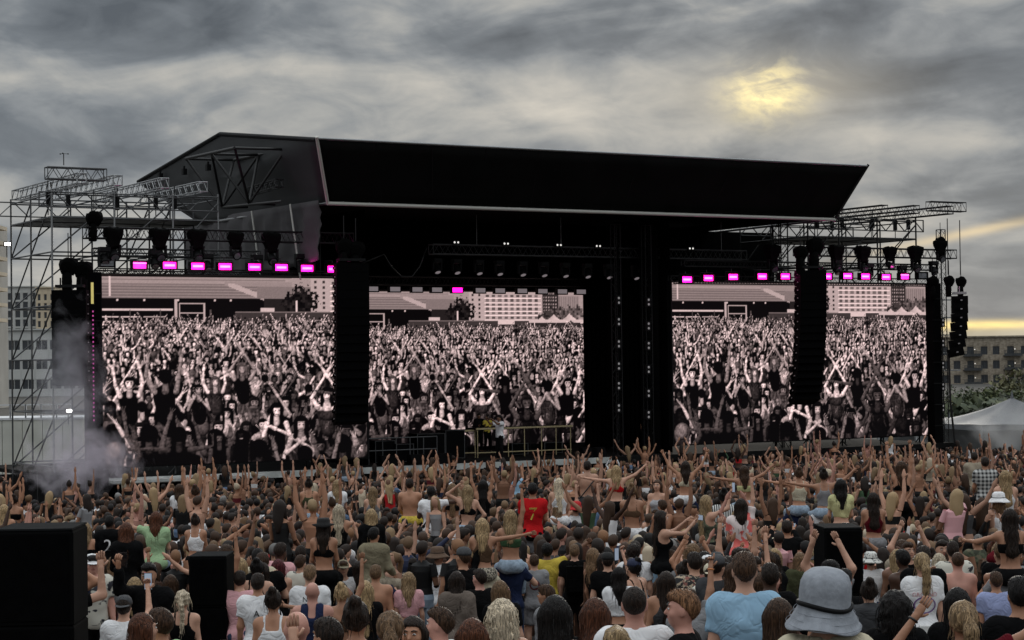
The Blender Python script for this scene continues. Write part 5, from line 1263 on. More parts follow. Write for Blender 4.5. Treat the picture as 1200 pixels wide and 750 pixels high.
# ------------------------------------------------------------------ far buildings, trees, marquees
def win_mesh(w, h, fm, gm, mull=1):
    b = MB(); e = .12
    for (c, d) in (((0, 0, h/2-e/2), (w, .10, e)), ((0, 0, -h/2+e/2), (w, .10, e)), ((-w/2+e/2, 0, 0), (e, .10, h-2*e)), ((w/2-e/2, 0, 0), (e, .10, h-2*e))): b.box(c, d)
    for k in range(mull): b.box((-w/2+w*(k+1)/(mull+1), 0, 0), (.08, .08, h-2*e))
    f = b.mesh('window', fm); g = MB(); g.box((0, .06, 0), (w-.02, .02, h-.02)); return f, g.mesh('pane', gm)
def building(label, px0, px1, ytop, D, z0, rz, cat_, wall, rows, cols, w, h, storey, dep, win, win_m, frame_m, top_off=2.0, x_off=None, skip=()):
    A = at(px0, ytop, D); s = proj(A)[2]; W = (px1-px0)/s/cos(rz); ztop = A[2]
    t = thing('apartment_building', label, 'building', (A[0], A[1], z0), rz); Hh = ztop-z0
    MB().box((W/2, dep/2+.3, Hh/2), (W, dep, Hh)).build('core', wall, t)
    fm, pm = win_mesh(w, h, frame_m, win_m, win)
    # facade skin with real openings: piers and spandrels in front of the core
    zs = [Hh-top_off-i*storey for i in range(rows)]; xs = x_off or [W*(j+.5)/cols for j in range(cols)]
    b = MB(); prev = 0.0
    xe = sorted(xs)
    for j, x in enumerate(xe):
        a, c = prev, x-w/2
        if c > a: b.box(((a+c)/2, .15, Hh/2), (c-a, .30, Hh))
        prev = x+w/2
    b.box(((prev+W)/2, .15, Hh/2), (max(.01, W-prev), .30, Hh)); b.build('wall', wall, t)
    for x in xe:
        pz = Hh
        for z in zs+[-h/2]:
            a, c = z+h/2, pz; pz = z-h/2
            if c-a > .05: o = obj('spandrel', cached(('sp', wall), lambda: MB().box((0, 0, 0), (1, 1, 1)).mesh('spandrel', wall)), t, (x, .15, (a+c)/2), None, (w, .30, c-a))
    for z in zs:
        for x in xe:
            o = obj('window', fm, t, (x, .16, z)); obj('pane', pm, o)
    MB().box((W/2, dep/2, Hh+.15), (W+.3, dep+.9, .3)).build('roof_edge', wall, t)
    return t, W, Hh, zs, xe
brick, _, _ = None, 0, 0
def brickmat():
    m, t, b = newmat('far_brick'); tc = N(t, 'ShaderNodeTexCoord'); n = N(t, 'ShaderNodeTexNoise'); n.inputs['Scale'].default_value = 1.6; n.inputs['Detail'].default_value = 6; L(t, tc.outputs['Object'], n.inputs['Vector'])
    mp = N(t, 'ShaderNodeMapping'); mp.inputs['Scale'].default_value = (1.2, 1.2, 7); L(t, tc.outputs['Object'], mp.inputs[0]); n2 = N(t, 'ShaderNodeTexNoise'); n2.inputs['Scale'].default_value = 1.2; n2.inputs['Detail'].default_value = 3; L(t, mp.outputs[0], n2.inputs['Vector'])
    c = ramp(t, M_(t, 'ADD', M_(t, 'MULTIPLY', n.outputs[0], .5), M_(t, 'MULTIPLY', n2.outputs[0], .5)), [(.36, (.17, .14, .105)), (.5, (.29, .245, .19)), (.64, (.44, .38, .30))])
    L(t, c, b.inputs['Base Color']); b.inputs['Roughness'].default_value = .9
brickmat()
# right: brick flats with balconies
D = 430.0; s_ = FPX/D
A = at(1096, 396, D)
xo = [((x-1096)/s_)*1.0 for x in (1107, 1121, 1137, 1153, 1167, 1184, 1200, 1216)]
tb, W, Hh, zs, xe = building('brown brick flats with balconies at the far right', 1096, 1226, 396, D, -9, 0.0, 'building', 'far_brick', 5, 8, 1.45, 1.75, 16.6/s_*1.0, 14, 1, 'window_dark', 'balcony_metal', top_off=15.5/s_, x_off=xo)
for x in (xo[2], xo[5]):
    for z in zs:
        o = MB().box((x+.3, -.55, z-1.15), (3.9, 1.3, .18)).build('balcony', 'balcony_metal', tb); r = MB()
        for k in range(14): r.box((x-1.6+k*.29, -1.17, z-.62), (.10, .05, .95))
        r.box((x+.3, -1.17, z-.12), (3.9, .08, .08)); r.box((x+.3, -1.17, z-.85), (3.9, .04, .40)); r.build('railing', 'balcony_metal', o)
        d = MB().lathe([(0, -.12), (.14, 0), (0, .12)], 8, 0, (x+.9, -.1, z+.25)).build('wall_lamp', 'white_lamp', tb)
# left: pale concrete frame building, its right bay's warm light put into the wall colour
D = 560.0; s_ = FPX/D
building('pale concrete office block with a grid of dark windows behind the left scaffold', -20, 52, 337, D, -6, .0, 'building', 'concrete_light', 9, 8, 1.55, 2.1, 10.4/s_, 20, 0, 'window_dark', 'concrete_light', top_off=11/s_)
building('end bay of the office block, warm light in its colour, behind the scaffold', 42, 64, 337.5, D-4, -6, .0, 'building', 'concrete_warm_lit', 7, 3, .95, 1.9, 10.4/s_, 10, 0, 'window_dark', 'concrete_warm_lit', top_off=11/s_)
building('lower grey block with wide windows behind the left scaffold', -40, 105, 388, 430, -6, .0, 'building', 'concrete_light', 4, 9, 2.6, 2.2, 4.2, 14, 1, 'window_dark', 'concrete_light', top_off=3.2)
# a nearer tower at the very left edge, the yellow light on its soffits imitated by glowing strips
D = 300.0; s_ = FPX/D; A = at(-44, 262, D); t = thing('apartment_tower', 'tall balcony tower with soffits glowing yellow at the left edge', 'tower block', (A[0], A[1], -4), 0)
Ht = A[2]+4; MB().box((1.9, 5, Ht/2), (4.6, 10, Ht)).build('core', 'tower_wall', t)
for k in range(7):
    z = Ht-(2+k*18.2)/s_-.3; o = MB().box((2.6, 1.6, z), (5.6, 7, .55)).build('balcony', 'concrete_warm_lit', t); MB().box((2.6, -1.93, z-.55), (5.5, .06, .55)).build('soffit_glow', 'tower_soffit', o)
    MB().box((2.4, -1.6, z+.9), (5.0, .05, 1.0)).build('railing', 'window_dark', t)
# cream wall and white framed barrier beyond the left scaffold
P0, P1 = at(-45, 493, 96), at(97, 491, 96); t = thing('cream_hall', 'long cream wall of a temporary hall behind the left scaffold', 'hall', (P0[0], P0[1], 0), 0)
w = P1[0]-P0[0]; h_ = P0[2]; n = 6
for k in range(n): MB().box((w*(k+.5)/n, 2, h_/2), (w/n-.03, 4, h_)).build('wall_panel', 'cream_wall', t)
MB().box((w/2, 2, h_+.05), (w+.1, 4.1, .1)).build('roof_edge', 'white_frame', t)
t2 = thing('barrier_row', 'row of white framed openings on top of the cream hall', 'barrier', (P0[0], P0[1]-.05, h_+.1), 0)
for k in range(7):
    x = .5+k*(w-1)/6.5; b = MB(); 
    for (c, d) in (((x, 0, .62), (.78, .05, .06)), ((x-.36, 0, .3), (.06, .05, .6)), ((x+.36, 0, .3), (.06, .05, .6))): b.box(c, d)
    b.build('frame', 'white_frame', t2)
# marquee tents, right
def marquee(label, px, ypeak, D, half, hz, group=None):
    A = at(px, ypeak, D); x, y = A[0], A[1]; zp_ = A[2]; t = thing('marquee_tent', label, 'tent', (x, y, gz(y)), .25, group); b = MB(); n = 14; P = []; hp = zp_-gz(y)
    for j in range(n+1):
        r = j/n; z = hz+(hp-hz)*((1-r)**1.9)
        for k in range(32):
            th = 2*pi*k/32; sq = 1/max(abs(cos(th)), abs(sin(th))); P.append((half*r*cos(th)*sq, half*r*sin(th)*sq, z-(.12*(1-abs(sin(2*th)))*r*r)+.03*sin(9*th)*r*(1-r)))
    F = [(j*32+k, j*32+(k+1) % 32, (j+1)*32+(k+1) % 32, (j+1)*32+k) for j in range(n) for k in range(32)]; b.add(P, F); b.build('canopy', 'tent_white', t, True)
    b = MB(); 
    for a, c in (((-1, -1), (1, -1)), ((1, -1), (1, 1)), ((1, 1), (-1, 1)), ((-1, 1), (-1, -1))): b.quad((a[0]*half, a[1]*half, hz-.35), (c[0]*half, c[1]*half, hz-.35), (c[0]*half, c[1]*half, hz-.05), (a[0]*half, a[1]*half, hz-.05))
    b.build('valance', 'tent_white', t)
    for a in (-1, 1):
        for c in (-1, 1): stick('pole', (a*half, c*half, 0), (a*half, c*half, hz), .05, 'galvanised', t)
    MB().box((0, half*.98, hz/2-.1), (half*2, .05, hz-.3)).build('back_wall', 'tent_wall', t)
    MB().lathe([(.10, 0), (.06, .25), (0, .55)], 8, 0, (0, 0, hp-.06)).build('finial', 'tent_white', t)
marquee('peaked grey white marquee at the right edge', 1186, 466, 118, 4.2, 2.0)
marquee('lower marquee tucked behind the right screen tower', 1112, 490, 128, 3.4, 1.9)
# trees
def foliage_mesh(R3, nclump, leaf, seed, per=26):
    rs = np.random.RandomState(seed); V3 = []; F = []; C_ = []
    for c in range(nclump):
        d = rs.randn(3); d /= np.linalg.norm(d); r = rs.rand()**.45; cc = d*r*np.array(R3)*(1+.18*math.sin(d[0]*5+seed)+.15*math.sin(d[2]*7+d[1]*4)); cc[2] *= .95; cr = rs.uniform(.5, 1.0)*leaf*3.4; shade = rs.uniform(.55, 1.3)
        for k in range(per):
            e = rs.randn(3); e /= np.linalg.norm(e); p = cc+e*cr*rs.rand()**.4*np.array([1.2, 1.2, .8]); nrm = e+rs.randn(3)*.6; nrm /= np.linalg.norm(nrm)
            a = np.cross(nrm, rs.randn(3)); a /= np.linalg.norm(a); b2 = np.cross(nrm, a); L_ = leaf*rs.uniform(.6, 1.2); i0 = len(V3)
            V3 += [p-a*L_*.5, p+b2*L_*.3, p+a*L_*.5, p-b2*L_*.3]; F.append((i0, i0+1, i0+2, i0+3)); C_.append(shade*rs.uniform(.85, 1.15))
    return np.array(V3), np.array(F), C_
def leafmat(name, c1, c2):
    m, t, b = newmat(name); tc = N(t, 'ShaderNodeTexCoord'); n = N(t, 'ShaderNodeTexNoise'); n.inputs['Scale'].default_value = .55; n.inputs['Detail'].default_value = 6; L(t, tc.outputs['Object'], n.inputs['Vector'])
    L(t, mixc(t, ramp(t, n.outputs[0], [(.38, 0.0), (.62, 1.0)]), c1, c2), b.inputs['Base Color']); b.inputs['Roughness'].default_value = .7
leafmat('leaf_a', (.035, .05, .022), (.12, .135, .05)); leafmat('leaf_b', (.05, .055, .03), (.15, .14, .06)); leafmat('leaf_c', (.025, .038, .02), (.075, .09, .04))
def tree(label, px, ytop, D, R3, m, seed, zbase=-2.0):
    A = at(px, ytop, D); x, y, zt_ = A; t = thing('tree', label, 'tree', (x, y, zbase), 0); zc_ = zt_-R3[2]-zbase
    V3, F, _ = foliage_mesh(R3, 260, R3[0]*.13, seed); me = np_mesh('crown', V3+np.array([0, 0, zc_]), F, m, smooth=False); obj('crown', me, t)
    b = MB(); b.tube([(0, 0, 0), (.1, 0, zc_*.5), (0, .1, zc_)], [.45, .35, .2], 8)
    for k in range(6): a = k*1.05; b.tube([(0, 0, zc_*.7), (R3[0]*.4*cos(a), R3[1]*.4*sin(a), zc_+R3[2]*.2), (R3[0]*.65*cos(a), R3[1]*.65*sin(a), zc_+R3[2]*.4)], [.16, .09, .04], 6)
    b.build('trunk', 'bark', t, True); return t
tree('broad yellowish green tree at the right edge in front of the brick flats', 1192, 447, 250, (5.4, 4.5, 4.4), 'leaf_b', 3)
tree('round green tree left of the marquee peak', 1158, 456, 240, (4.2, 4, 3.8), 'leaf_a', 5)
tree('darker tree beside the right screen tower', 1130, 463, 235, (3.6, 3.5, 3.3), 'leaf_c', 8)
tree('small olive tree half hidden by the right screen tower', 1108, 470, 225, (3.2, 3, 3.0), 'leaf_b', 9)
tree('low dark tree behind the marquee at the right edge', 1214, 462, 230, (4.2, 4, 3.8), 'leaf_c', 12)
tree('wide low hedge of green bushes beyond the marquee', 1150, 482, 175, (7.5, 3, 2.2), 'leaf_c', 21, -1.5)
tree('second green hedge at the right edge beyond the marquee', 1210, 480, 170, (5.5, 3, 2.2), 'leaf_a', 22, -1.5)
# ---- smoke drifting off the left wing and on the right
def smokemat(name, col, dens, R3, seed, sc):
    m = bpy.data.materials.new(name); m.use_nodes = True; t = m.node_tree; t.nodes.clear(); MATS[name] = m
    tc = N(t, 'ShaderNodeTexCoord'); n = N(t, 'ShaderNodeTexNoise'); n.inputs['Scale'].default_value = sc; n.inputs['Detail'].default_value = 4; n.inputs['Roughness'].default_value = .6; n.inputs['Distortion'].default_value = .8
    mp = N(t, 'ShaderNodeMapping'); mp.inputs['Location'].default_value = (seed, seed*2, 0); L(t, tc.outputs['Object'], mp.inputs[0]); L(t, mp.outputs[0], n.inputs['Vector'])
    s2 = N(t, 'ShaderNodeVectorMath', operation='DIVIDE'); L(t, tc.outputs['Object'], s2.inputs[0]); s2.inputs[1].default_value = R3
    ln = N(t, 'ShaderNodeVectorMath', operation='LENGTH'); L(t, s2.outputs[0], ln.inputs[0])
    fall = M_(t, 'SUBTRACT', 1.0, ln.outputs['Value'], clamp=True)
    q = M_(t, 'MULTIPLY', M_(t, 'SUBTRACT', M_(t, 'ADD', M_(t, 'MULTIPLY', fall, .55), n.outputs[0]), .66, clamp=True), dens*3)
    v = N(t, 'ShaderNodeVolumePrincipled'); v.inputs['Color'].default_value = tuple(col)+(1,); L(t, q, v.inputs['Density']); v.inputs['Anisotropy'].default_value = .3
    o = N(t, 'ShaderNodeOutputMaterial'); L(t, v.outputs[0], o.inputs['Volume']); return m
def smoke(name_l, u, v, z, R3, col, dens, seed, sc):
    smokemat('smoke_%d' % seed, col, dens, R3, seed, sc); b = MB(); b.lathe([(max(1e-5, cos(a)), sin(a)) for a in np.linspace(-pi/2, pi/2, 9)], 16); o = b.build('smoke', 'smoke_%d' % seed, None, True)
    for vtx in o.data.vertices: vtx.co = Vector((vtx.co.x*R3[0], vtx.co.y*R3[1], vtx.co.z*R3[2]))
    o.location = st(u, v, z); o.rotation_euler = (0, 0, PSI); o['kind'] = 'stuff'; tag(o, name_l, 'smoke'); return o
u, z = onv(96, 540, -3.2); smoke('pale purple smoke rolling low in front of the left tower', u, -3.2, z, (2.9, 1.3, 1.7), (.98, .93, 1.0), 1.5, 3, 1.5)
u, z = onv(82, 462, -2.4); smoke('thin grey smoke rising through the left scaffold', u, -2.4, z, (2.0, 1.1, 3.9), (.95, .94, 1.0), .75, 5, 1.25)
u, z = onv(1160, 500, 4.0); smoke('thin white haze drifting over the marquee on the right', u+1, 4.0, z, (4.2, 1.6, 2.1), (.85, .85, .86), .30, 7, .6)
# ------------------------------------------------------------------ people
HC = {'black': (.008, .006, .0055), 'dark': (.022, .013, .009), 'brown': (.065, .034, .019), 'light brown': (.20, .12, .065), 'blonde': (.42, .29, .155), 'platinum': (.66, .55, .40),
      'auburn': (.11, .040, .020), 'maroon': (.09, .02, .024), 'ginger': (.26, .13, .065), 'grey': (.24, .23, .22), 'highlighted': (.30, .20, .11)}
SK = {'fair': (.55, .31, .215), 'tan': (.40, .20, .12), 'brown': (.20, .098, .058), 'dark': (.08, .04, .026), 'rosy': (.56, .285, .22)}
CC = {'black': (.006, .006, .0065), 'white': (.80, .80, .81), 'grey': (.25, .25, .26), 'dark grey': (.055, .056, .06), 'light blue': (.30, .48, .64), 'lavender blue': (.34, .39, .62), 'navy': (.018, .025, .06), 'red': (.50, .015, .018),
      'maroon': (.11, .010, .016), 'pink': (.66, .36, .38), 'mint green': (.36, .52, .30), 'green': (.05, .10, .05), 'olive': (.07, .075, .04), 'yellow': (.62, .47, .08), 'pale yellow': (.60, .58, .30), 'cream': (.60, .54, .40),
      'beige': (.34, .29, .22), 'taupe': (.16, .13, .11), 'brown': (.11, .065, .04), 'khaki': (.24, .21, .14), 'blue': (.06, .14, .38), 'denim blue': (.13, .20, .32), 'pale denim': (.33, .42, .52), 'dark denim': (.035, .05, .09), 'purple': (.16, .07, .24), 'orange': (.62, .20, .05), 'silver': (.42, .42, .44)}
def col(o, c): o.color = tuple(c)+(1,)
SH = {}
NPEOPLE = [0]
def add_person(x, y, rz, sex, pose, hair, hc, top, tc, bot, bc, skin='tan', hat=None, hatc='grey', scale=1.0, z=None, label=None, group=None, pattern=None, botpat=None, shoes=True, fine=False, rs=random):
    leg = POSES[pose][2]; z = gz(y) if z is None else z
    t = thing('person', label, 'person', (x, y, z), rz, group); t.scale = (scale,)*3
    J = skel(sex, pose); h = .017 if fine else .022
    b = obj('body', cached(('b', sex, pose, fine), lambda: body_mesh(sex, pose, h)), t); q = rs.uniform(.86, 1.1); col(b, [min(.8, v*q) for v in SK[skin]])
    hp = (0, J['dy'], HZ+J['dz'])
    if hair:
        o = obj('hair', cached(('h', hair), lambda: hair_mesh(hair, .011)), t, hp); q = rs.uniform(.8, 1.2); col(o, [v*q for v in HC[hc]])
    if top:
        o = obj('top', cached(('t', sex, pose if top in ('tee', 'hoodie', 'croptee', 'loosetee', 'longsleeve') else leg, top, pattern), lambda: top_mesh(sex, pose, top, .0165 if fine else .021)), t); col(o, CC.get(tc, (.5, .5, .5)))
        if pattern: o.data.materials.clear(); o.data.materials.append(MATS[pattern])
    if bot:
        o = obj('bottom', cached(('bt', sex, leg, bot, botpat), lambda: bottom_mesh(sex, leg, bot)), t); col(o, CC[bc])
        if botpat: o.data.materials.clear(); o.data.materials.append(MATS[botpat])
    if shoes:
        for sd in (0, 1): o = obj('shoe', cached(('s', leg, sd), lambda: shoe_mesh(leg, sd)), t); col(o, CC[rs.choice(['white', 'black', 'grey'])])
    if hat:
        if hat == 'bucket' and hatc == 'bucketgrey': hat = 'bucketbig'
        o = obj({'bucketbig': 'bucket_hat', 'bucket': 'bucket_hat', 'cap': 'cap', 'capback': 'cap', 'sunhat': 'brimmed_hat', 'beanie': 'beanie'}[hat], cached(('hat', hat.replace('back', '')), lambda: hat_mesh(hat.replace('back', ''))), t, hp, (0, 0, pi) if hat == 'capback' else None)
        col(o, CC.get(hatc, (.3, .3, .3)))
        if hatc == 'patterned': o.data = o.data.copy(); o.data.materials[0] = MATS['bandana_white']
    NPEOPLE[0] += 1; return t
def press_on(p, o):          # lay a flat print on the cloth behind it
    from mathutils.bvhtree import BVHTree
    tp = [c for c in p.children if c.name.startswith('top')][0].data
    bvh = BVHTree.FromPolygons([v.co.copy() for v in tp.vertices], [tuple(q.vertices) for q in tp.polygons])
    ys = [v.co.y for v in o.data.vertices]; front = min(ys); 
    for v in o.data.vertices:
        h_ = bvh.ray_cast(Vector((v.co.x, -2, v.co.z)), Vector((0, 1, 0)))
        if h_[0] is not None: v.co.y = h_[0].y-.007-.001*(v.co.y < (front+max(ys))/2)
def back_text(p, txt, sex, pose, size, c, dz_=1.30, w=1.0):
    cu = bpy.data.curves.new('print', 'FONT'); cu.body = txt; cu.size = size; cu.align_x = 'CENTER'; cu.align_y = 'CENTER'; cu.extrude = .002
    o = bpy.data.objects.new('tmp', cu); COL.objects.link(o); dg = bpy.context.evaluated_depsgraph_get(); me = bpy.data.meshes.new_from_object(o.evaluated_get(dg)); bpy.data.objects.remove(o)
    J = skel(sex, pose); me.materials.clear(); me.materials.append(MATS['plastic'])
    # lay the letters on the curved back
    for v in me.vertices:
        x, zz = v.co.x*w, v.co.y; d = v.co.z; v.co = (x, J['dy']-.148+x*x*2.6-d+(.0 if sex == 'm' else .018), dz_+J['dz']+zz)
    q = obj('back_print', me, p); col(q, CC[c]); q['label'] = 'printed "%s" on the back' % txt; press_on(p, q); return q
def phone_at(p, sex, pose, side=1, label=None, horizontal=False):
    J = skel(sex, pose); (sgn, S, E, W, du, df, a) = J['arms'][0 if side < 0 else 1]; c = W+df*.10+np.array([-sgn*.0, .045, .0])
    P = p.location+Matrix.Rotation(p.rotation_euler[2], 3, 'Z')@Vector(c)*p.scale[0]
    t = thing('phone', label, 'phone', P, p.rotation_euler[2], 'phones held up in the crowd'); d = (.155, .009, .075) if horizontal else (.075, .009, .155)
    MB().box((0, 0, 0), d).build('case', 'phone_black', t); MB().box((0, -.0055, 0), (d[0]-.008, .002, d[2]-.008)).build('screen', 'phone_screen', t); return t
def cup_at(p, sex, pose, side, label):
    J = skel(sex, pose); (sgn, S, E, W, du, df, a) = J['arms'][0 if side < 0 else 1]; P = p.location+Matrix.Rotation(p.rotation_euler[2], 3, 'Z')@Vector(W+df*.08+np.array([0, .04, .03]))*p.scale[0]
    t = MB().lathe([(.026, -.06), (.036, .06), (.033, .06), (.024, -.055), (0, -.055)], 12).build('cup', 'cup_clear', None, True); t.location = P; tag(t, label, 'cup', 'drink cups in the crowd')
def headtop(sex, pose, sc): return (1.765+skel(sex, pose)['dz'])*sc
def solve_depth(px, py, hh):
    lo, hi = 9.5, 74.0
    f = lambda Y: at(px, py, Y)[2]-(gz(Y)+hh)
    best = None; prev = f(lo); Y = lo
    while Y < hi:
        Y2 = Y+.5; c = f(Y2)
        if (prev > 0) != (c > 0): best = Y+.5*prev/(prev-c); break
        Y, prev = Y2, c
    return best if best else (lo if prev < 0 else hi)
PLACED = []   # x, y, head px, clear rectangle
def add_hero(px, py, sex, pose, hair, hc, top, tc, bot, bc, skin, label, short, D=None, rz=0.0, hat=None, hatc='grey', pattern=None, botpat=None, clear=.55, sc=None, fine=False, carrier=None):
    s0 = sc or (1.0 if sex == 'm' else .945)
    if hat: s0 *= 1.0
    hatx = .02 if hat else 0
    if D is None: D = solve_depth(px, py, headtop(sex, pose, s0)+hatx); 
    if 14.5 < D < 31 and POSES[pose][2] != 'ride': D *= 1.19
    P = at(px, py, D); need = P[2]-gz(D)-hatx; zoff = 0
    ride = POSES[pose][2] == 'ride'
    if not ride: s0 = min(1.13, max(.86, need/1.765))
    else: s0 = min(1.08, max(.88, need/(1.765+RIDE_DZ)))
    zz = P[2]-hatx-headtop(sex, pose, s0)
    zz = max(gz(D)-.25, min(gz(D)+.25, zz)) if ride or abs(zz-gz(D)) > .3 else zz
    zz = gz(D) if not ride else zz
    J = skel(sex, pose); off = Matrix.Rotation(rz, 3, 'Z')@Vector((0, J['dy'], 0))*s0
    x, y = P[0]-off.x, D-off.y
    t = add_person(x, y, rz, sex, pose, hair, hc, top, tc, bot, bc, skin, hat, hatc, s0, zz, label, None, pattern, botpat, True, fine)
    s = FPX/D; PLACED.append((x, y, px, py, D, s, clear, label, short)); 
    if ride:
        cs = (zz+ (1.765+RIDE_DZ-.30)*s0*0+1.765*s0-gz(y))/1.765 if False else s0
        cl = carrier or 'person'
        ht, hcc, tcc = random.choice([('short', 'dark', 'black'), ('fade', 'brown', 'white'), ('short', 'brown', 'grey'), ('buzz', 'dark', 'black'), ('short', 'light brown', 'navy')])
        if carrier: tcc = carrier
        c = add_person(x, y, rz, 'm', 'carry', ht, hcc, 'tee', tcc, 'jeans', 'dark denim', 'fair', None, 'grey', s0, zz, 'man in %s tee carrying on his shoulders the %s' % (tcc, short))
        PLACED.append((x, y, px, py+.6*s, D, s, 0, '', ''))
    return t
HERO = {}
def H_(key, *a, **k): HERO[key] = (add_hero(*a, **k), a, k)
# nearest row
H_('hat', 965, 655, 'm', 'stand', 'short', 'brown', 'tee', 'cream', 'jeans', 'dark denim', 'fair', 'large man in a grey bucket hat with black cord, nearest the camera', 'man in the grey bucket hat', D=10.2, hat='bucket', hatc='bucketgrey', fine=True, clear=1.2)
HERO['hat'][0].location.z -= .085
CC['bucketgrey'] = (.27, .29, .325)
for o in HERO['hat'][0].children:
    if o.name.startswith('bucket_hat'): col(o, CC['bucketgrey']); o.scale = (.93, .93, 1.22); o.rotation_euler = (radians(8), radians(3), 0)
H_('armsup', 1128, 703, 'f', 'curve_up', 'ponytail', 'highlighted', 'tee', 'maroon', 'jeans', 'black', 'tan', 'woman with a highlighted ponytail and maroon top, both arms out, at the bottom right', 'woman in maroon with arms out', D=11.2, fine=True, clear=1)
H_('shave', 743, 685, 'm', 'stand', 'buzz', 'dark', 'tee', 'white', 'jeans', 'dark denim', 'rosy', 'close cropped man with reddish neck in a white tee at the bottom middle', 'cropped man in white tee', D=12.2, fine=True, clear=1)
H_('profile', 800, 691, 'm', 'stand', 'fade', 'ginger', 'tee', 'black', 'jeans', 'dark denim', 'rosy', 'ginger man in a black tee turned in profile to the left', 'ginger man in profile', D=12.0, rz=radians(78), fine=True, clear=1)
H_('blue', 872, 647, 'm', 'stand', 'fade', 'brown', 'tee', 'light blue', 'jeans', 'dark denim', 'fair', 'tall man in a plain light blue tee left of the grey bucket hat', 'man in the light blue tee', D=14.0, fine=True, clear=1.2)
H_('longblack', 650, 697, 'f', 'stand', 'waist', 'black', 'tank', 'black', 'jeans', 'black', 'brown', 'woman with very long straight black hair at the bottom middle', 'woman with long black hair', D=11.6, fine=True, clear=1.1)
H_('brownhair', 697, 700, 'f', 'stand', 'long', 'auburn', 'croptee', 'black', 'jeans', 'denim blue', 'fair', 'woman with reddish brown straight hair left of the cropped man', 'woman with reddish brown hair', D=12.5, fine=True, clear=1)
H_('curlytop', 722, 733, 'f', 'stand', 'updo', 'blonde', 'tank', 'green', 'jeans', 'denim blue', 'fair', 'blonde messy bun seen at the bottom edge below the cropped man', 'messy blonde bun', D=10.8, fine=True, clear=1)
H_('bald', 347, 714, 'm', 'bent', None, 'dark', 'tee', 'grey', 'jeans', 'dark denim', 'rosy', 'bald man in a grey tee at the bottom left of centre', 'bald man in grey', D=11.6, fine=True, clear=1, rz=radians(20))
H_('updo', 417, 702, 'f', 'stand', 'bun', 'dark', 'tank', 'white', 'jeans', 'denim blue', 'tan', 'woman with a dark top bun in a patterned white top', 'woman with dark top bun', D=12.0, fine=True, clear=1, pattern='bandana_white')
H_('pony', 457, 715, 'f', 'stand', 'ponytail', 'light brown', 'tank', 'cream', 'jeans', 'denim blue', 'fair', 'woman with a light brown ponytail beside the dark top bun', 'woman with light brown ponytail', D=11.6, fine=True, clear=1)
H_('beard', 384, 724, 'm', 'stand', 'short', 'dark', 'tee', 'black', 'jeans', 'dark denim', 'tan', 'dark haired bearded man between the bald man and the dark bun', 'dark haired bearded man', D=11.4, rz=radians(50), fine=True, clear=.8)
H_('reddish', 553, 724, 'f', 'stand', 'long', 'auburn', 'tee', 'black', 'jeans', 'black', 'fair', 'woman with dark auburn hair at the bottom edge left of the curly blonde', 'woman with dark auburn hair', D=11.2, fine=True, clear=.8)
H_('curlyb', 588, 702, 'f', 'stand', 'curly', 'platinum', 'croptank', 'black', 'jeans', 'denim blue', 'fair', 'woman with curly platinum hair at the bottom middle', 'woman with curly platinum hair', D=13.2, fine=True, clear=1)
H_('fist', 262, 752, 'm', 'fist', 'short', 'brown', 'tee', 'grey', 'jeans', 'dark denim', 'fair', 'person at the bottom edge with a raised fist and beaded bracelet', 'raised fist', D=10.6, fine=True, clear=.5, sc=.95)
H_('edger', 1195, 676, 'm', 'stand', 'short', 'black', 'tee', 'black', 'jeans', 'black', 'tan', 'dark haired man in black cut by the right edge', 'dark haired man at the right edge', D=13.0, fine=True, clear=1)
H_('braids', 1048, 692, 'f', 'stand', 'curly', 'black', 'hoodie', 'black', 'jeans', 'black', 'dark', 'woman with a mass of black braids right of the bucket hat man', 'woman with black braids', D=12.6, fine=True, clear=1)
H_('bunhood', 1018, 679, 'f', 'stand', 'bun', 'dark', 'hoodie', 'dark grey', 'jeans', 'black', 'fair', 'woman with a low dark bun in a dark grey hoodie', 'woman in dark grey hoodie', D=15.0, clear=.8)
H_('blackhair2', 1121, 688, 'f', 'stand', 'long', 'black', 'tee', 'black', 'jeans', 'black', 'tan', 'woman with glossy black hair behind the maroon top', 'woman with glossy black hair', D=14.0, clear=.6)
H_('lav', 1167, 670, 'm', 'stand', 'fade', 'brown', 'tee', 'lavender blue', 'jeans', 'dark denim', 'tan', 'man in a lavender blue tee near the right edge', 'man in lavender blue tee', D=18.5, clear=1)
H_('shirtlessr', 1122, 646, 'm', 'stand', 'buzz', 'brown', None, None, 'shorts', 'black', 'rosy', 'shirtless cropped man standing right of the graphic tee woman', 'shirtless cropped man', D=20, clear=.9)
H_('graphic', 1080, 647, 'f', 'stand', 'ponytail', 'blonde', 'loosetee', 'white', 'skirt', 'silver', 'fair', 'woman with a wavy blonde ponytail in a white graphic tee', 'blonde woman in white graphic tee', D=18.0, clear=1.2)
H_('blondebob', 1100, 648, 'f', 'stand', 'bob', 'platinum', 'tank', 'black', 'jeans', 'black', 'fair', 'woman with a pale blonde bob beside the white graphic tee', 'woman with pale blonde bob', D=22, clear=.5)
H_('patternhat', 1020, 647, 'm', 'stand', 'short', 'dark', 'tee', 'white', 'jeans', 'dark denim', 'fair', 'man in a white patterned bucket hat and white tee behind the right speaker stack', 'man in patterned bucket hat', D=24, hat='bucket', hatc='patterned', clear=.8)
H_('darkbraid', 1157, 679, 'f', 'stand', 'bun', 'brown', 'hoodie', 'black', 'jeans', 'black', 'fair', 'woman with a small brown bun in black behind the lavender tee', 'small brown bun', D=21, clear=.4)
H_('brownl', 937, 647, 'f', 'stand', 'long', 'light brown', 'hoodie', 'olive', 'jeans', 'black', 'fair', 'woman with long light brown hair left of the right speaker stack', 'woman with light brown hair', D=23, clear=.6)
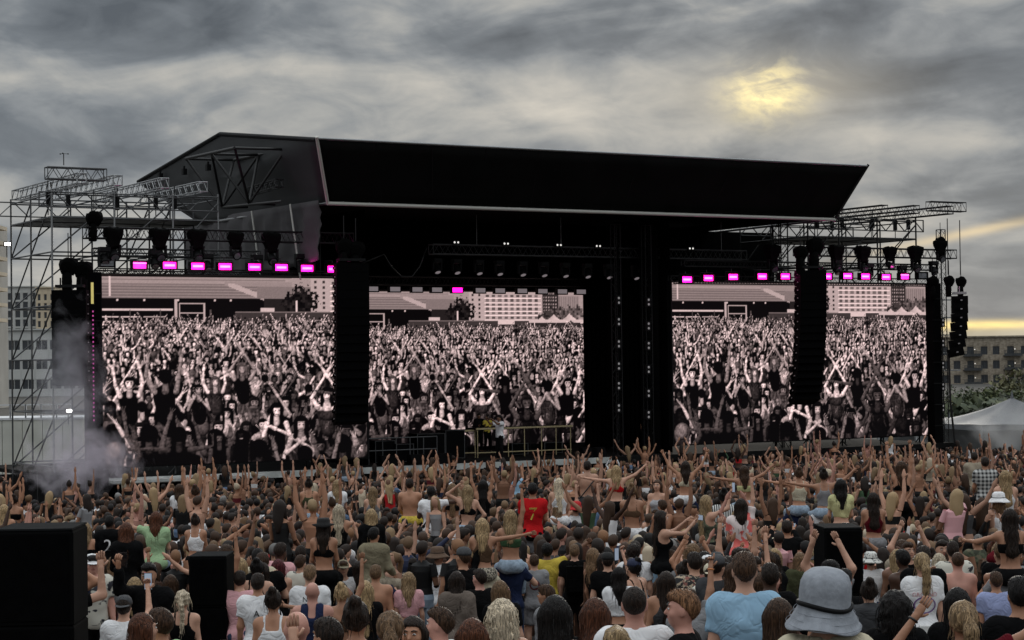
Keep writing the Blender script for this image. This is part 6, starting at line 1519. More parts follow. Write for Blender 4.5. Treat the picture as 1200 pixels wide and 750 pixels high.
H_('reflong', 912, 700, 'f', 'stand', 'waist', 'brown', 'tank', 'light blue', 'jeans', 'black', 'fair', 'woman with long straight brown hair just left of the bucket hat man', 'woman with straight brown hair', D=11.9, fine=True, clear=.7)
H_('floral', 833, 659, 'm', 'stand', 'short', 'dark', 'loosetee', 'white', 'shorts', 'black', 'tan', 'man in a cream cap and a cream shirt with black leaf print', 'man in the leaf print shirt', D=18.5, hat='capback', hatc='cream', pattern='floral_white', clear=1.0)
H_('pointer', 808, 708, 'm', 'point', 'short', 'brown', 'tee', 'grey', 'jeans', 'dark denim', 'tan', 'person pointing one finger up with an orange wristband', 'pointing person', D=15.4, clear=.2)
H_('wavyblack', 725, 664, 'f', 'stand', 'long', 'black', 'croptee', 'white', 'jeans', 'black', 'tan', 'woman with straight black hair and a white sleeve right of the black cap man', 'black haired woman with white sleeve', D=20, clear=.5)
H_('blackcap', 712, 646, 'm', 'stand', 'short', 'dark', 'tee', 'black', 'jeans', 'black', 'fair', 'broad man in a black cap and black tee', 'man in black cap', D=22.5, hat='cap', hatc='black', clear=.9)
H_('backpack', 673, 638, 'm', 'stand', 'short', 'light brown', 'tee', 'black', 'jeans', 'black', 'fair', 'man with a black backpack standing in the middle', 'man with the black backpack', D=25.5, clear=1.1)
H_('greytee', 626, 650, 'm', 'stand', 'short', 'brown', 'tee', 'grey', 'shorts', 'grey', 'fair', 'man in a grey tee with a round back print', 'man in the grey print tee', D=25, clear=1.1)
H_('yellowblue', 641, 637, 'm', 'wide_right', 'curlyshort', 'black', 'tee', 'yellow', 'shorts', 'navy', 'brown', 'person in a yellow and blue shirt right of the grey print tee', 'person in yellow shirt', D=31, clear=.5)
H_('headph', 640, 688, 'm', 'stand', 'short', 'brown', 'hoodie', 'grey', 'jeans', 'dark denim', 'tan', 'brown haired man in grey turned left beside the long black hair', 'brown haired man turned left', D=17.0, rz=radians(70), clear=.4)
# left part
H_('strap', 145, 698, 'm', 'phone', 'short', 'dark', 'tee', 'white', 'jeans', 'dark denim', 'fair', 'man in a grey cap and white tee filming with a raised phone', 'filming man in white tee', D=15.5, hat='capback', hatc='dark grey', clear=1)
H_('seated', 148, 612, 'f', 'r_stand', 'long', 'auburn', 'hoodie', 'black', 'hotpants', 'black', 'fair', 'auburn haired woman in a black hoodie and shorts sitting on shoulders', 'auburn woman in black hoodie', D=25.0, clear=1.2, carrier='grey')
H_('two', 128, 604, 'm', 'r_stand', 'short', 'black', 'hoodie', 'black', 'jeans', 'black', 'dark', 'person in a black shirt with a big white number 2', 'person with number 2', D=31.5, clear=.8)
H_('mint', 183, 599, 'f', 'r_wave', 'long', 'auburn', 'loosetee', 'mint green', 'jeans', 'pale denim', 'fair', 'woman in a loose mint green shirt riding on shoulders', 'woman in the mint green shirt', D=31, clear=1.0)
H_('whitetank', 229, 603, 'f', 'r_stand', 'bun', 'dark', 'croptank', 'white', 'jeans', 'black', 'tan', 'woman with a dark bun in a white tank top on shoulders', 'woman in the white tank top', D=33, clear=.9)
H_('bandeau', 229, 569, 'f', 'r_one', 'bun', 'brown', 'bandeau', 'black', 'jeans', 'white', 'tan', 'woman in a black bandeau and white trousers on shoulders, arm raised', 'woman in the black bandeau', D=42, clear=.9)
H_('whiteback', 210, 567, 'f', 'r_stand', 'long', 'brown', 'tee', 'white', 'shorts', 'grey', 'fair', 'long brown haired woman in a white tee on shoulders, left of the black bandeau', 'brown haired woman in white tee', D=46, clear=.7)
H_('blondeleft', 5, 591, 'f', 'r_stand', 'waist', 'blonde', 'halter', 'cream', 'jeans', 'denim blue', 'tan', 'woman with waist long blonde hair at the far left edge', 'blonde woman at the left edge', D=36, clear=.8)
H_('bareleft', 17, 580, 'f', 'r_stand', 'bun', 'dark', 'bandeau', 'black', 'jeans', 'white', 'tan', 'bare shouldered woman in a black bandeau near the left edge', 'bare shouldered woman near left edge', D=44, clear=.7)
H_('longdarkblonde', 100, 612, 'f', 'stand', 'long', 'highlighted', 'bandeau', 'black', 'jeans', 'black', 'tan', 'woman with highlighted hair and bare back right of the big speaker stack', 'bare backed woman by the big stack', D=36, clear=.7)
H_('ponybl', 214, 691, 'f', 'stand', 'braid', 'platinum', 'tank', 'black', 'jeans', 'black', 'fair', 'woman with a long platinum braid left of the narrow speaker stack', 'woman with platinum braid', D=17, clear=1)
H_('longbr', 200, 673, 'f', 'stand', 'waist', 'brown', 'halter', 'black', 'jeans', 'denim blue', 'fair', 'woman with long brown hair and bare shoulders left of the narrow stack', 'woman with long brown hair', D=20, clear=.9)
H_('blondph', 158, 676, 'f', 'right_up', 'long', 'blonde', 'tank', 'black', 'jeans', 'black', 'tan', 'blonde woman in black with one arm up beside the filming man', 'blonde woman with arm up', D=19.5, clear=.6)
H_('couple1', 188, 713, 'm', 'stand', 'short', 'brown', 'tee', 'mint green', 'jeans', 'dark denim', 'tan', 'man in a pale green tee at the bottom left beside his auburn companion', 'man in pale green tee', D=13.5, clear=.7, rz=radians(55), fine=True)
H_('couple2', 168, 718, 'f', 'stand', 'long', 'auburn', 'tank', 'black', 'jeans', 'black', 'fair', 'auburn haired woman facing the pale green tee man', 'auburn woman beside green tee', D=13.2, clear=.7, rz=radians(-50), fine=True)
H_('capman', 101, 658, 'm', 'stand', 'short', 'dark', 'tee', 'black', 'jeans', 'black', 'tan', 'man in a black cap right of the big speaker stack', 'man in black cap by the big stack', D=22, hat='cap', hatc='black', clear=.5)
H_('sung', 206, 653, 'm', 'drink', 'short', 'dark', 'vest', 'black', 'jeans', 'black', 'rosy', 'dark haired man facing the camera left of the narrow stack', 'man facing the camera by the narrow stack', D=25, rz=radians(150), clear=.5)
H_('pinktee', 281, 669, 'm', 'stand', 'short', 'dark', 'tee', 'pink', 'jeans', 'dark denim', 'fair', 'man in a pale pink tee right of the narrow speaker stack', 'man in pale pink tee', D=20, clear=.6)
H_('whitetee2', 302, 672, 'm', 'stand', 'short', 'dark', 'tee', 'white', 'jeans', 'dark denim', 'tan', 'dark haired man in a printed white tee right of the pale pink tee', 'man in printed white tee', D=18.5, clear=.8)
H_('overall', 320, 690, 'f', 'bent', 'bun', 'dark', 'tank', 'white', 'jeans', 'black', 'tan', 'woman with a dark bun and crossed black straps on a white top', 'woman with black straps', D=15.0, clear=.9)
H_('nte', 363, 662, 'm', 'stand', 'fade', 'light brown', 'tee', 'white', 'jeans', 'black', 'fair', 'man in a white tee with small black letters on the back', 'man in lettered white tee', D=19.5, clear=.9)
H_('vest', 366, 681, 'm', 'stand', None, 'dark', 'vest', 'navy', 'jeans', 'black', 'rosy', 'bald man in a navy vest in front of the lettered white tee', 'bald man in navy vest', D=17.0, clear=.8)
H_('blbun', 400, 684, 'f', 'wide_left', 'bun', 'blonde', 'bandeau', 'brown', 'jeans', 'denim blue', 'tan', 'blonde with a bun and bare tanned back, left arm stretched out', 'blonde with the tanned back', D=17.5, clear=.8)
H_('drinker', 402, 655, 'm', 'drink', 'short', 'brown', 'tee', 'white', 'jeans', 'dark denim', 'fair', 'man in a khaki cap facing the camera and drinking', 'drinking man in khaki cap', D=23, hat='cap', hatc='khaki', rz=radians(190), clear=.7)
H_('shirtlessm', 440, 662, 'm', 'stand', 'short', 'light brown', None, None, 'shorts', 'denim blue', 'tan', 'shirtless tanned man with light brown hair', 'shirtless tanned man', D=21, clear=1)
H_('blcape', 428, 680, 'f', 'stand', 'waist', 'blonde', 'tee', 'black', 'jeans', 'black', 'fair', 'woman with long golden hair in front of the shirtless tanned man', 'woman with long golden hair', D=18, clear=.8)
H_('pinkd', 479, 679, 'f', 'stand', 'long', 'highlighted', 'croptee', 'pink', 'skirt', 'pink', 'fair', 'woman in a pale pink off shoulder dress with long fair hair', 'woman in the pale pink dress', D=21, clear=1.3)
H_('floralb', 484, 655, 'm', 'stand', 'short', 'dark', 'loosetee', 'black', 'jeans', 'black', 'brown', 'man in a black shirt with tan leaf pattern', 'man in the dark leaf shirt', D=25, pattern='floral_black', clear=.8)
H_('taupe', 535, 669, 'f', 'bent', 'long', 'dark', 'hoodie', 'taupe', 'jeans', 'black', 'tan', 'long dark haired woman in a taupe hoodie', 'woman in the taupe hoodie', D=18.8, clear=1.1)
H_('blacktee', 562, 667, 'm', 'stand', 'fade', 'dark', 'tee', 'black', 'jeans', 'black', 'rosy', 'dark haired man in a black tee turned left by the taupe hoodie', 'man in black tee by the hoodie', D=19.5, rz=radians(40), clear=1)
H_('bearded2', 516, 712, 'm', 'stand', 'fade', 'brown', 'tee', 'white', 'jeans', 'black', 'rosy', 'brown haired man in profile at the bottom left of the auburn woman', 'brown haired man in profile', D=13, rz=radians(65), clear=.6, fine=True)
H_('sunw', 483, 722, 'f', 'stand', 'long', 'dark', 'tank', 'black', 'jeans', 'black', 'tan', 'dark haired woman facing the camera below the pale pink dress', 'dark haired woman facing camera', D=12.2, rz=radians(170), clear=.5, fine=True)
H_('hatbr', 513, 641, 'm', 'bent', 'short', 'brown', 'tee', 'white', 'shorts', 'dark grey', 'tan', 'man in a brown hat and white tee turned sideways', 'man in brown hat', D=25, rz=radians(-45), hat='bucket', hatc='brown', clear=.8)
H_('maroonh', 326, 655, 'f', 'stand', 'wavy', 'maroon', 'tank', 'black', 'jeans', 'black', 'fair', 'woman with wavy maroon hair', 'woman with wavy maroon hair', D=23, clear=.6)
H_('capdk', 438, 618, 'm', 'r_stand', 'short', 'black', 'hoodie', 'khaki', 'trousers', 'beige', 'tan', 'dark haired man in an open khaki hoodie riding on shoulders', 'man in the khaki hoodie', D=27, rz=radians(-25), clear=1.2)
H_('hatrider', 379, 606, 'f', 'r_stand', 'long', 'dark', 'bra', 'black', 'skirt', 'black', 'tan', 'woman in a black hat, black bra top and black skirt on shoulders', 'woman in the black hat', D=27, hat='sunhat', hatc='black', clear=1.1)
H_('bl396', 397, 591, 'f', 'r_film', 'waist', 'platinum', 'tank', 'black', 'shorts', 'white', 'tan', 'woman with waist long pale blonde hair in black on shoulders', 'woman with long pale blonde hair', D=33, clear=.9)
H_('bl436', 435, 596, 'f', 'r_stand', 'long', 'blonde', 'hoodie', 'black', 'jeans', 'black', 'tan', 'golden blonde woman in a black jumper on shoulders', 'golden blonde in black jumper', D=31, clear=.8)
H_('greenbl', 362, 561, 'f', 'r_stand', 'bun', 'dark', 'croptank', 'olive', 'skirt', 'pale denim', 'tan', 'dark haired woman in an olive crop top on shoulders', 'woman in olive crop top', D=46, clear=.8)
H_('blwhite', 395, 562, 'f', 'r_stand', 'long', 'blonde', 'croptee', 'white', 'shorts', 'denim blue', 'fair', 'blonde woman in a short white tee on shoulders', 'blonde in short white tee', D=46, clear=.7)
H_('blgrey', 437, 570, 'f', 'r_phone', 'waist', 'highlighted', 'halter', 'grey', 'shorts', 'black', 'fair', 'long haired woman in a grey top on shoulders above the golden blonde', 'long haired woman in grey', D=44, clear=.8)
H_('shirtlessy', 480, 561, 'm', 'r_stand', 'short', 'dark', None, None, 'shorts', 'yellow', 'tan', 'shirtless man in yellow shorts on shoulders', 'shirtless man in yellow shorts', D=43, clear=.8)
H_('whitestrap', 505, 570, 'm', 'r_wideR', 'short', 'black', 'tee', 'white', 'jeans', 'black', 'dark', 'man in a white tee with a black strap leaning on shoulders', 'man in white tee with strap', D=40, clear=.9)
H_('lbrown1', 530, 566, 'f', 'r_stand', 'waist', 'light brown', 'bra', 'black', 'shorts', 'black', 'tan', 'bare backed woman with long light brown hair on shoulders', 'bare backed light brown haired woman', D=42, clear=.8)
H_('blbra', 548, 568, 'f', 'r_head', 'long', 'blonde', 'bra', 'black', 'shorts', 'pale denim', 'fair', 'blonde woman in a black bra top and pale jeans on shoulders', 'blonde in black bra top', D=39, clear=.9)
H_('dkright', 566, 562, 'f', 'r_up', 'waist', 'black', 'tank', 'black', 'jeans', 'black', 'tan', 'black haired woman right of the black bra top, arms raised', 'black haired woman with raised arms', D=43, clear=.7)
H_('leop', 565, 607, 'f', 'r_wideR', 'long', 'blonde', 'croptank', 'brown', 'miniskirt', 'khaki', 'tan', 'blonde in a brown top and leopard skirt, arm stretched to the right', 'blonde in the leopard skirt', D=27.5, botpat='leopard', clear=1.1, carrier='cream')
H_('greenb', 598, 597, 'f', 'r_one', 'long', 'blonde', 'bandeau', 'green', 'jeans', 'pale denim', 'tan', 'bare backed blonde in a green bandeau and pale jeans on shoulders', 'blonde in the green bandeau', D=28.5, clear=1.2)
# middle
H_('seven', 624, 566, 'm', 'r_stand', 'short', 'black', 'tee', 'red', 'jeans', 'black', 'tan', 'man in a red football shirt with a yellow number 7', 'man in the red number 7 shirt', D=36, clear=.8)
H_('bl655', 655, 560, 'f', 'r_stand', 'waist', 'platinum', 'halter', 'white', 'jeans', 'white', 'fair', 'woman with long white blonde hair right of the red number 7', 'woman with white blonde hair', D=42, clear=.8)
H_('pale688', 688, 534, 'm', 'r_stand', 'short', 'dark', None, None, 'shorts', 'dark grey', 'fair', 'shirtless pale man with a thin strap on shoulders, high above the crowd', 'shirtless pale man', D=46, clear=.9, sc=1.05)
H_('pinkbra', 722, 545, 'f', 'r_wide', 'long', 'blonde', 'bra', 'red', 'shorts', 'black', 'fair', 'blonde woman in a pink red bra top with arms out', 'blonde in pink red top', D=45, clear=.8)
H_('greybra', 770, 562, 'f', 'r_stand', 'long', 'brown', 'croptank', 'silver', 'shorts', 'grey', 'fair', 'woman in a silver grey crop top on shoulders facing the camera', 'woman in silver grey crop top', D=42, rz=radians(160), clear=.8)
H_('bikini', 740, 567, 'f', 'r_stand', 'bun', 'light brown', 'bra', 'brown', 'jeans', 'white', 'tan', 'bare backed woman in a bikini and white jeans on shoulders', 'woman in bikini and white jeans', D=36, clear=1.0)
H_('pale777', 776, 586, 'm', 'r_stand', 'short', 'brown', None, None, 'jeans', 'black', 'tan', 'shirtless man hunched over on shoulders', 'hunched shirtless man', D=36, rz=radians(30), clear=.7)
H_('filmer', 775, 598, 'f', 'r_film', 'waist', 'dark', 'tank', 'black', 'jeans', 'black', 'fair', 'dark haired woman in black filming with a phone on shoulders', 'woman in black filming', D=28, rz=radians(-70), clear=1.1)
H_('greenvest', 828, 580, 'f', 'r_phone', 'waist', 'blonde', 'tank', 'green', 'trousers', 'black', 'fair', 'blonde woman in a green camouflage vest looking at a phone', 'blonde in the green vest', D=32, rz=radians(-60), pattern='camo', clear=1.0)
H_('striped', 848, 573, 'f', 'r_stand', 'bun', 'black', 'loosetee', 'white', 'jeans', 'black', 'brown', 'person in a black and white striped shirt', 'person in the striped shirt', D=33, pattern='stripe_bw', clear=.9)
H_('tiedye', 868, 584, 'f', 'r_one', 'long', 'dark', 'loosetee', 'white', 'jeans', 'black', 'fair', 'woman in a loose white shirt with red tie dye blotches', 'woman in the tie dye shirt', D=30, pattern='tiedye_pink', clear=1.0)
H_('redhat', 675, 588, 'm', 'stand', 'short', 'dark', 'tee', 'white', 'jeans', 'dark denim', 'fair', 'man in a red bucket hat', 'man in the red bucket hat', D=44, hat='bucket', hatc='red', clear=.4)
H_('whitecap', 654, 588, 'f', 'phone', 'long', 'light brown', 'tank', 'cream', 'jeans', 'denim blue', 'tan', 'woman in a white cap filming with raised arms', 'woman in the white cap', D=42, hat='cap', hatc='white', clear=.5)
H_('jeanj', 690, 583, 'f', 'both_up', 'bob', 'light brown', 'tee', 'denim blue', 'jeans', 'denim blue', 'fair', 'woman in a blue denim jacket with both arms up', 'woman in the denim jacket', D=44, clear=.5)
H_('v900', 803, 540, 'f', 'r_vee', 'long', 'dark', 'bra', 'cream', 'shorts', 'white', 'tan', 'woman in a cream band top with both arms in a V', 'woman in the cream band top', D=47, clear=.7)
H_('v870', 872, 545, 'f', 'r_wide', 'long', 'brown', 'bandeau', 'pale yellow', 'jeans', 'pale denim', 'tan', 'woman in a pale yellow bandeau with her arms spread', 'woman in pale yellow bandeau', D=46, clear=.8)
# right
H_('corset', 965, 550, 'f', 'r_wide', 'bun', 'dark', 'halter', 'grey', 'jeans', 'pale denim', 'tan', 'woman in a grey lace top and pale jeans with arms flung wide', 'woman in the grey lace top', D=42, clear=.8)
H_('creamw', 936, 548, 'f', 'r_wideL', 'bun', 'brown', 'croptank', 'cream', 'jeans', 'pale denim', 'tan', 'woman in a cream crop top with one arm stretched left', 'woman in cream crop top', D=43, clear=.8)
H_('yellowt', 985, 561, 'f', 'r_stand', 'long', 'black', 'croptee', 'pale yellow', 'skirt', 'green', 'fair', 'black haired woman in a pale yellow tee and dark green skirt', 'woman in the pale yellow tee', D=36, clear=1.0)
H_('maroonct', 1023, 577, 'f', 'r_stand', 'wavy', 'dark', 'croptank', 'maroon', 'trousers', 'grey', 'tan', 'wavy haired woman in a maroon crop top and grey joggers', 'woman in maroon crop top', D=33, clear=1.0)
H_('bareb', 1056, 540, 'f', 'r_up', 'long', 'brown', 'bra', 'black', 'miniskirt', 'black', 'tan', 'bare backed woman in a black skirt with raised arms', 'bare backed woman with raised arms', D=40, clear=.9)
H_('hand608', 922, 610, 'm', 'film', 'short', 'dark', 'longsleeve', 'black', 'jeans', 'black', 'tan', 'man in black sleeves filming with both hands', 'man filming with both hands', D=33, clear=.6)
H_('whtank', 1170, 577, 'f', 'r_wideL', 'bob', 'light brown', 'croptank', 'white', 'jeans', 'white', 'fair', 'woman in a white bucket hat and white tank with one arm out', 'woman in the white bucket hat', D=33, hat='bucket', hatc='white', clear=.8)
H_('blackdress', 1183, 596, 'f', 'r_hug', 'wavy', 'dark', 'bandeau', 'black', 'miniskirt', 'black', 'tan', 'wavy haired woman in a tight black dress on shoulders at the right edge', 'woman in the tight black dress', D=23.5, clear=1.3)
H_('curly1178', 1178, 551, 'f', 'r_stand', 'wavy', 'blonde', 'halter', 'white', 'jeans', 'beige', 'fair', 'woman with curly blonde hair in a lace top near the right edge', 'curly blonde near the right edge', D=36, clear=.8)
H_('plaid', 1154, 528, 'm', 'r_stand', 'short', 'dark', 'loosetee', 'black', 'jeans', 'black', 'tan', 'man in a black and white plaid shirt on shoulders', 'man in the plaid shirt', D=44, pattern='plaid_bw', clear=.8)
H_('tanm', 1141, 502, 'm', 'r_stand', 'short', 'dark', 'loosetee', 'beige', 'jeans', 'black', 'tan', 'man in a beige shirt standing high above the crowd at the right', 'man in the beige shirt', D=52, clear=.8, sc=1.08)
H_('greymottle', 1146, 625, 'm', 'stand', 'buzz', 'grey', 'tee', 'grey', 'jeans', 'dark denim', 'tan', 'grey haired man in a mottled grey shirt', 'man in the mottled grey shirt', D=26.5, pattern='camo', clear=.6)
H_('reddress', 1010, 636, 'm', 'stand', 'short', 'dark', 'tee', 'red', 'jeans', 'black', 'tan', 'person in bright red just right of the right speaker stack', 'person in bright red', D=27, clear=.4)
H_('filmwoman', 1128, 575, 'f', 'r_wave', 'long', 'dark', 'croptank', 'black', 'jeans', 'black', 'tan', 'dark haired woman with one arm up left of the white bucket hat', 'dark haired woman with one arm up', D=38, clear=.6)
# small details on those people
back_text(HERO['seven'][0], '7', 'm', 'r_stand', .30, 'yellow', 1.25)
back_text(HERO['two'][0], '2', 'm', 'r_stand', .30, 'white', 1.25)
back_text(HERO['nte'][0], 'NTE', 'm', 'stand', .085, 'black', 1.36)
back_text(HERO['whitetee2'][0], 'A', 'm', 'stand', .11, 'black', 1.30)
def backpack(p):
    b = MB(); b.box((0, -.20, 1.22), (.29, .15, .44), 0, None, .94); b.box((0, -.285, 1.14), (.22, .05, .20)); b.tube([(-.05, -.19, 1.44), (0, -.19, 1.48), (.05, -.19, 1.44)], .010, 5)
    for s in (-1, 1): b.tube([(s*.10, -.14, 1.42), (s*.115, .0, 1.49), (s*.12, .13, 1.38), (s*.14, .10, 1.15), (s*.13, -.14, 1.05)], .018, 6)
    P = p.location; t = b.build('backpack', 'motor_bag', None, False, P); t.rotation_euler = p.rotation_euler; t.scale = p.scale; tag(t, 'black backpack on the back of the man in black', 'backpack')
backpack(HERO['backpack'][0])
def strap(p, sex, pose, c='black'):
    J = skel(sex, pose); y0, dz = J['dy'], J['dz']; P = []
    for i in range(17):
        a = 2*pi*i/16; x = .185*cos(a); P.append((x*(.95 if sex == 'f' else 1), y0+.155*sin(a), 1.20+dz+.24*cos(a)*.95))
    o = MB().tube(P, .014, 5, cap=False).build('strap', 'plastic', p, True); col(o, CC[c])
strap(HERO['strap'][0], 'm', 'phone'); strap(HERO['whitestrap'][0], 'm', 'r_wideR'); strap(HERO['pale688'][0], 'm', 'r_stand')
def band(p, sex, pose, side, c, lbl=None):
    J = skel(sex, pose); (sgn, S, E, W, du, df, a) = J['arms'][0 if side < 0 else 1]; u_ = Vector(df).orthogonal().normalized(); w_ = Vector(df).cross(u_); C = Vector(W-df*.02)
    P = [C+(u_*cos(q)+w_*sin(q))*(.031 if sex == 'm' else .026) for q in [2*pi*i/12 for i in range(13)]]
    o = MB().tube(P, .0075, 6, cap=False).build('wristband', 'plastic', p, True); col(o, CC[c])
band(HERO['pointer'][0], 'm', 'point', 1, 'orange'); band(HERO['armsup'][0], 'f', 'curve_up', 1, 'red'); band(HERO['armsup'][0], 'f', 'curve_up', -1, 'black'); band(HERO['fist'][0], 'm', 'fist', 1, 'brown')
phone_at(HERO['strap'][0], 'm', 'phone', 1, 'phone held up by the filming man in the white tee'); phone_at(HERO['filmer'][0], 'f', 'r_film', 1, 'phone in the hands of the woman in black filming', True)
phone_at(HERO['greenvest'][0], 'f', 'r_phone', 1, 'phone held by the blonde in the green vest'); phone_at(HERO['hand608'][0], 'm', 'film', 1, 'phone held by the man filming with both hands', True); phone_at(HERO['whitecap'][0], 'f', 'phone', 1, 'phone held up by the woman in the white cap')
cup_at(HERO['drinker'][0], 'm', 'drink', 1, 'cup at the mouth of the drinking man in the khaki cap')
g = HERO['graphic'][0]
bag = MB().box((0, 0, 0), (.30, .10, .20), 0, None, .9).build('handbag', 'cup_clear', None, False, g.location+Vector((.06, -.20, .92))); tag(bag, 'small silver handbag behind the woman in the white graphic tee', 'handbag')
o = MB().tube([Vector((.10*cos(a)*1.1, -.150+.02*cos(a)**2, 1.22+.085*sin(a))) for a in [2*pi*i/20 for i in range(21)]], .007, 5, cap=False).build('back_print', 'plastic', g); col(o, CC['purple']); press_on(g, o); back_text(g, 'GROUND', 'f', 'stand', .06, 'pink', 1.33)
o = MB().tube([Vector((.075*cos(a), -.150, 1.27+.075*sin(a))) for a in [2*pi*i/20 for i in range(21)]], .012, 5, cap=False).build('back_print', 'plastic', HERO['greytee'][0]); col(o, CC['maroon']); press_on(HERO['greytee'][0], o)

# performers on the stage
for (px, py, v, sex, pose, hair, hc, top, tc, skin, rz, lab, zf) in ((585, 486, -.3, 'm', 'film', 'short', 'black', 'loosetee', 'white', 'brown', PSI+pi*.55, 'performer in a long white shirt standing in front of the booth', 1.8),
        (571, 486, 4.2, 'm', 'bent', 'short', 'black', 'tee', 'yellow', 'dark', PSI+pi, 'performer in yellow behind the booth table', 1.95), (561, 484, 4.3, 'm', 'bent', 'short', 'black', 'hoodie', 'black', 'brown', PSI+pi, 'performer in black behind the booth beside the yellow one', 1.95),
        (733, 486, 3.6, 'f', 'stand', 'long', 'brown', 'tank', 'white', 'tan', PSI+pi, 'woman in white watching from the dark right portal', 1.8), (746, 484, 3.4, 'm', 'stand', 'short', 'dark', 'tee', 'black', 'tan', PSI+pi*.9, 'man in black watching from the dark right portal', 1.8), (769, 486, 2.6, 'm', 'stand', 'short', 'dark', 'tee', 'grey', 'fair', PSI+pi, 'man in grey at the edge of the right portal', 1.8)):
    u, z = onv(px, py, v); P = st(u, v, zf); sc = min(1.12, max(.92, (z-zf)/1.765))
    add_person(P[0], P[1], rz, sex, pose, hair, hc, top, tc, 'jeans' if sex == 'm' else 'shorts', 'black', skin, None, 'grey', sc, zf, lab)

# ---- everyone else: a jittered grid over the field; the nearest ones are individuals, the rest one crowd
rc = random.Random(5)
FEM_POSE = [('stand', 58), ('bent', 10), ('drink', 6), ('both_up', 3), ('right_up', 3), ('left_up', 2), ('vee', 2), ('phone', 5), ('clap', 3), ('wave', 2), ('film', 3), ('hip', 3), ('head', 2)]
MAL_POSE = [('stand', 62), ('bent', 12), ('drink', 8), ('both_up', 2), ('right_up', 3), ('point', 3), ('phone', 5), ('fist', 2), ('clap', 2), ('head', 2)]
def wpick(r, lst):
    tot = sum(w for _, w in lst); q = r.random()*tot
    for a, w in lst:
        q -= w
        if q <= 0: return a
    return lst[-1][0]
HAIRC_F = [('black', 18), ('dark', 34), ('brown', 21), ('light brown', 9), ('blonde', 8), ('platinum', 3), ('highlighted', 6), ('auburn', 3)]
HAIRC_M = [('black', 24), ('dark', 36), ('brown', 24), ('light brown', 9), ('ginger', 3), ('grey', 2)]
TOPC = [('black', 54), ('white', 19), ('dark grey', 7), ('grey', 4), ('navy', 5), ('beige', 2), ('red', 2.5), ('pink', 1.5), ('light blue', 2), ('maroon', 3), ('green', 1.5), ('cream', 2), ('brown', 4), ('purple', .5)]
def random_look(r, far=False):
    sex = 'f' if r.random() < .52 else 'm'
    if sex == 'f':
        pose = wpick(r, FEM_POSE); hair = wpick(r, [('long', 30), ('waist', 14), ('wavy', 14), ('ponytail', 12), ('bun', 12), ('bob', 6), ('curly', 5), ('updo', 5)]); hc = wpick(r, HAIRC_F)
        top = wpick(r, [('tank', 18), ('croptank', 14), ('tee', 16), ('croptee', 10), ('bandeau', 12), ('bra', 12), ('halter', 8), ('hoodie', 8), ('longsleeve', 4)])
    else:
        pose = wpick(r, MAL_POSE); hair = wpick(r, [('short', 45), ('fade', 25), ('buzz', 10), ('curlyshort', 12)]); hc = wpick(r, HAIRC_M)
        top = wpick(r, [('tee', 52), ('loosetee', 16), ('hoodie', 10), ('vest', 8), ('longsleeve', 8), (None, 9)])
    tc = wpick(r, TOPC); skin = wpick(r, [('fair', 34), ('tan', 38), ('rosy', 10), ('brown', 11), ('dark', 7)])
    bot = wpick(r, [('jeans', 50), ('shorts', 30), ('trousers', 12)]) if sex == 'm' else wpick(r, [('jeans', 40), ('shorts', 20), ('skirt', 12), ('miniskirt', 12), ('hotpants', 10)])
    bc = wpick(r, [('black', 40), ('denim blue', 16), ('dark denim', 16), ('pale denim', 10), ('khaki', 6), ('grey', 6), ('white', 5)])
    hat = None
    if r.random() < .10: hat = r.choice(['cap', 'capback', 'bucket', 'cap'])
    return sex, pose, hair, hc, top, tc, bot, bc, skin, hat
CAND = []
Y = 18.0
while Y < 92:
    sp = .55 if Y < 30 else .60 if Y < 36 else .71
    X = -.262*Y-2.4+rc.random()*sp
    while X < .262*Y+2.4:
        x, y = X+rc.uniform(-.24, .24), Y+rc.uniform(-.22, .22); X += sp
        u, v = uv_of(x, y)
        if v > -2.9 and u > -8: continue
        if u <= -8 and v > 2: continue
        px_ = proj((x, y, 1.7))[0]
        if px_ < 180 and y > 60+max(0, px_-105)*.13: continue
        if u > 43.5 and v > -8: continue
        CAND.append((x, y))
    Y += sp*.92
boxes = [(o.location.x, o.location.y) for o in bpy.data.objects if o.name.startswith('speaker_stack')]
def ok(x, y, top):
    for (bx, by) in boxes:
        if abs(x-bx) < .55 and abs(y-by) < .6: return False
    px, py, s = proj((x, y, gz(y)+top))
    # keep the front of the speaker stacks open
    for (x0, x1, yy, D) in ((2, 97, 625, 15.5), (224, 272, 655, 24.0)):
        if x0-12 < px < x1+12 and y < D and py > yy-30: return False
    for (hx, hy, hpx, hpy, D, hs, cl, _, _) in PLACED:
        if (x-hx)**2+(y-hy)**2 < .32**2: return False
        if cl and y < D-.2 and abs(px-hpx) < .20*hs+.08*s and hpy-.08*s < py < hpy+.72*cl*hs: return False
    return True
BUD = 300
near = [c for c in CAND if c[1] < 36]
near.sort(key=lambda c: c[1])
IND = []; REST = []
hero_n = NPEOPLE[0]
print('heroes', hero_n, 'cands', len(CAND))
words_pose = {'stand': '', 'bent': ', hands together', 'drink': ', hand near the mouth', 'both_up': ', both arms raised', 'right_up': ', one arm raised', 'left_up': ', left arm raised', 'vee': ', arms in a V', 'phone': ', one hand up', 'clap': ', hands joined overhead', 'wave': ', waving', 'film': ', both hands up', 'hip': ', hands on hips', 'point': ', pointing up', 'fist': ', fist raised', 'head': ', hands at the head'}
topn = {'tank': 'tank top', 'croptank': 'crop top', 'tee': 'tee', 'croptee': 'short tee', 'bandeau': 'bandeau', 'bra': 'bra top', 'halter': 'halter top', 'hoodie': 'hoodie', 'longsleeve': 'long sleeved top', 'loosetee': 'loose shirt', 'vest': 'sleeveless shirt'}
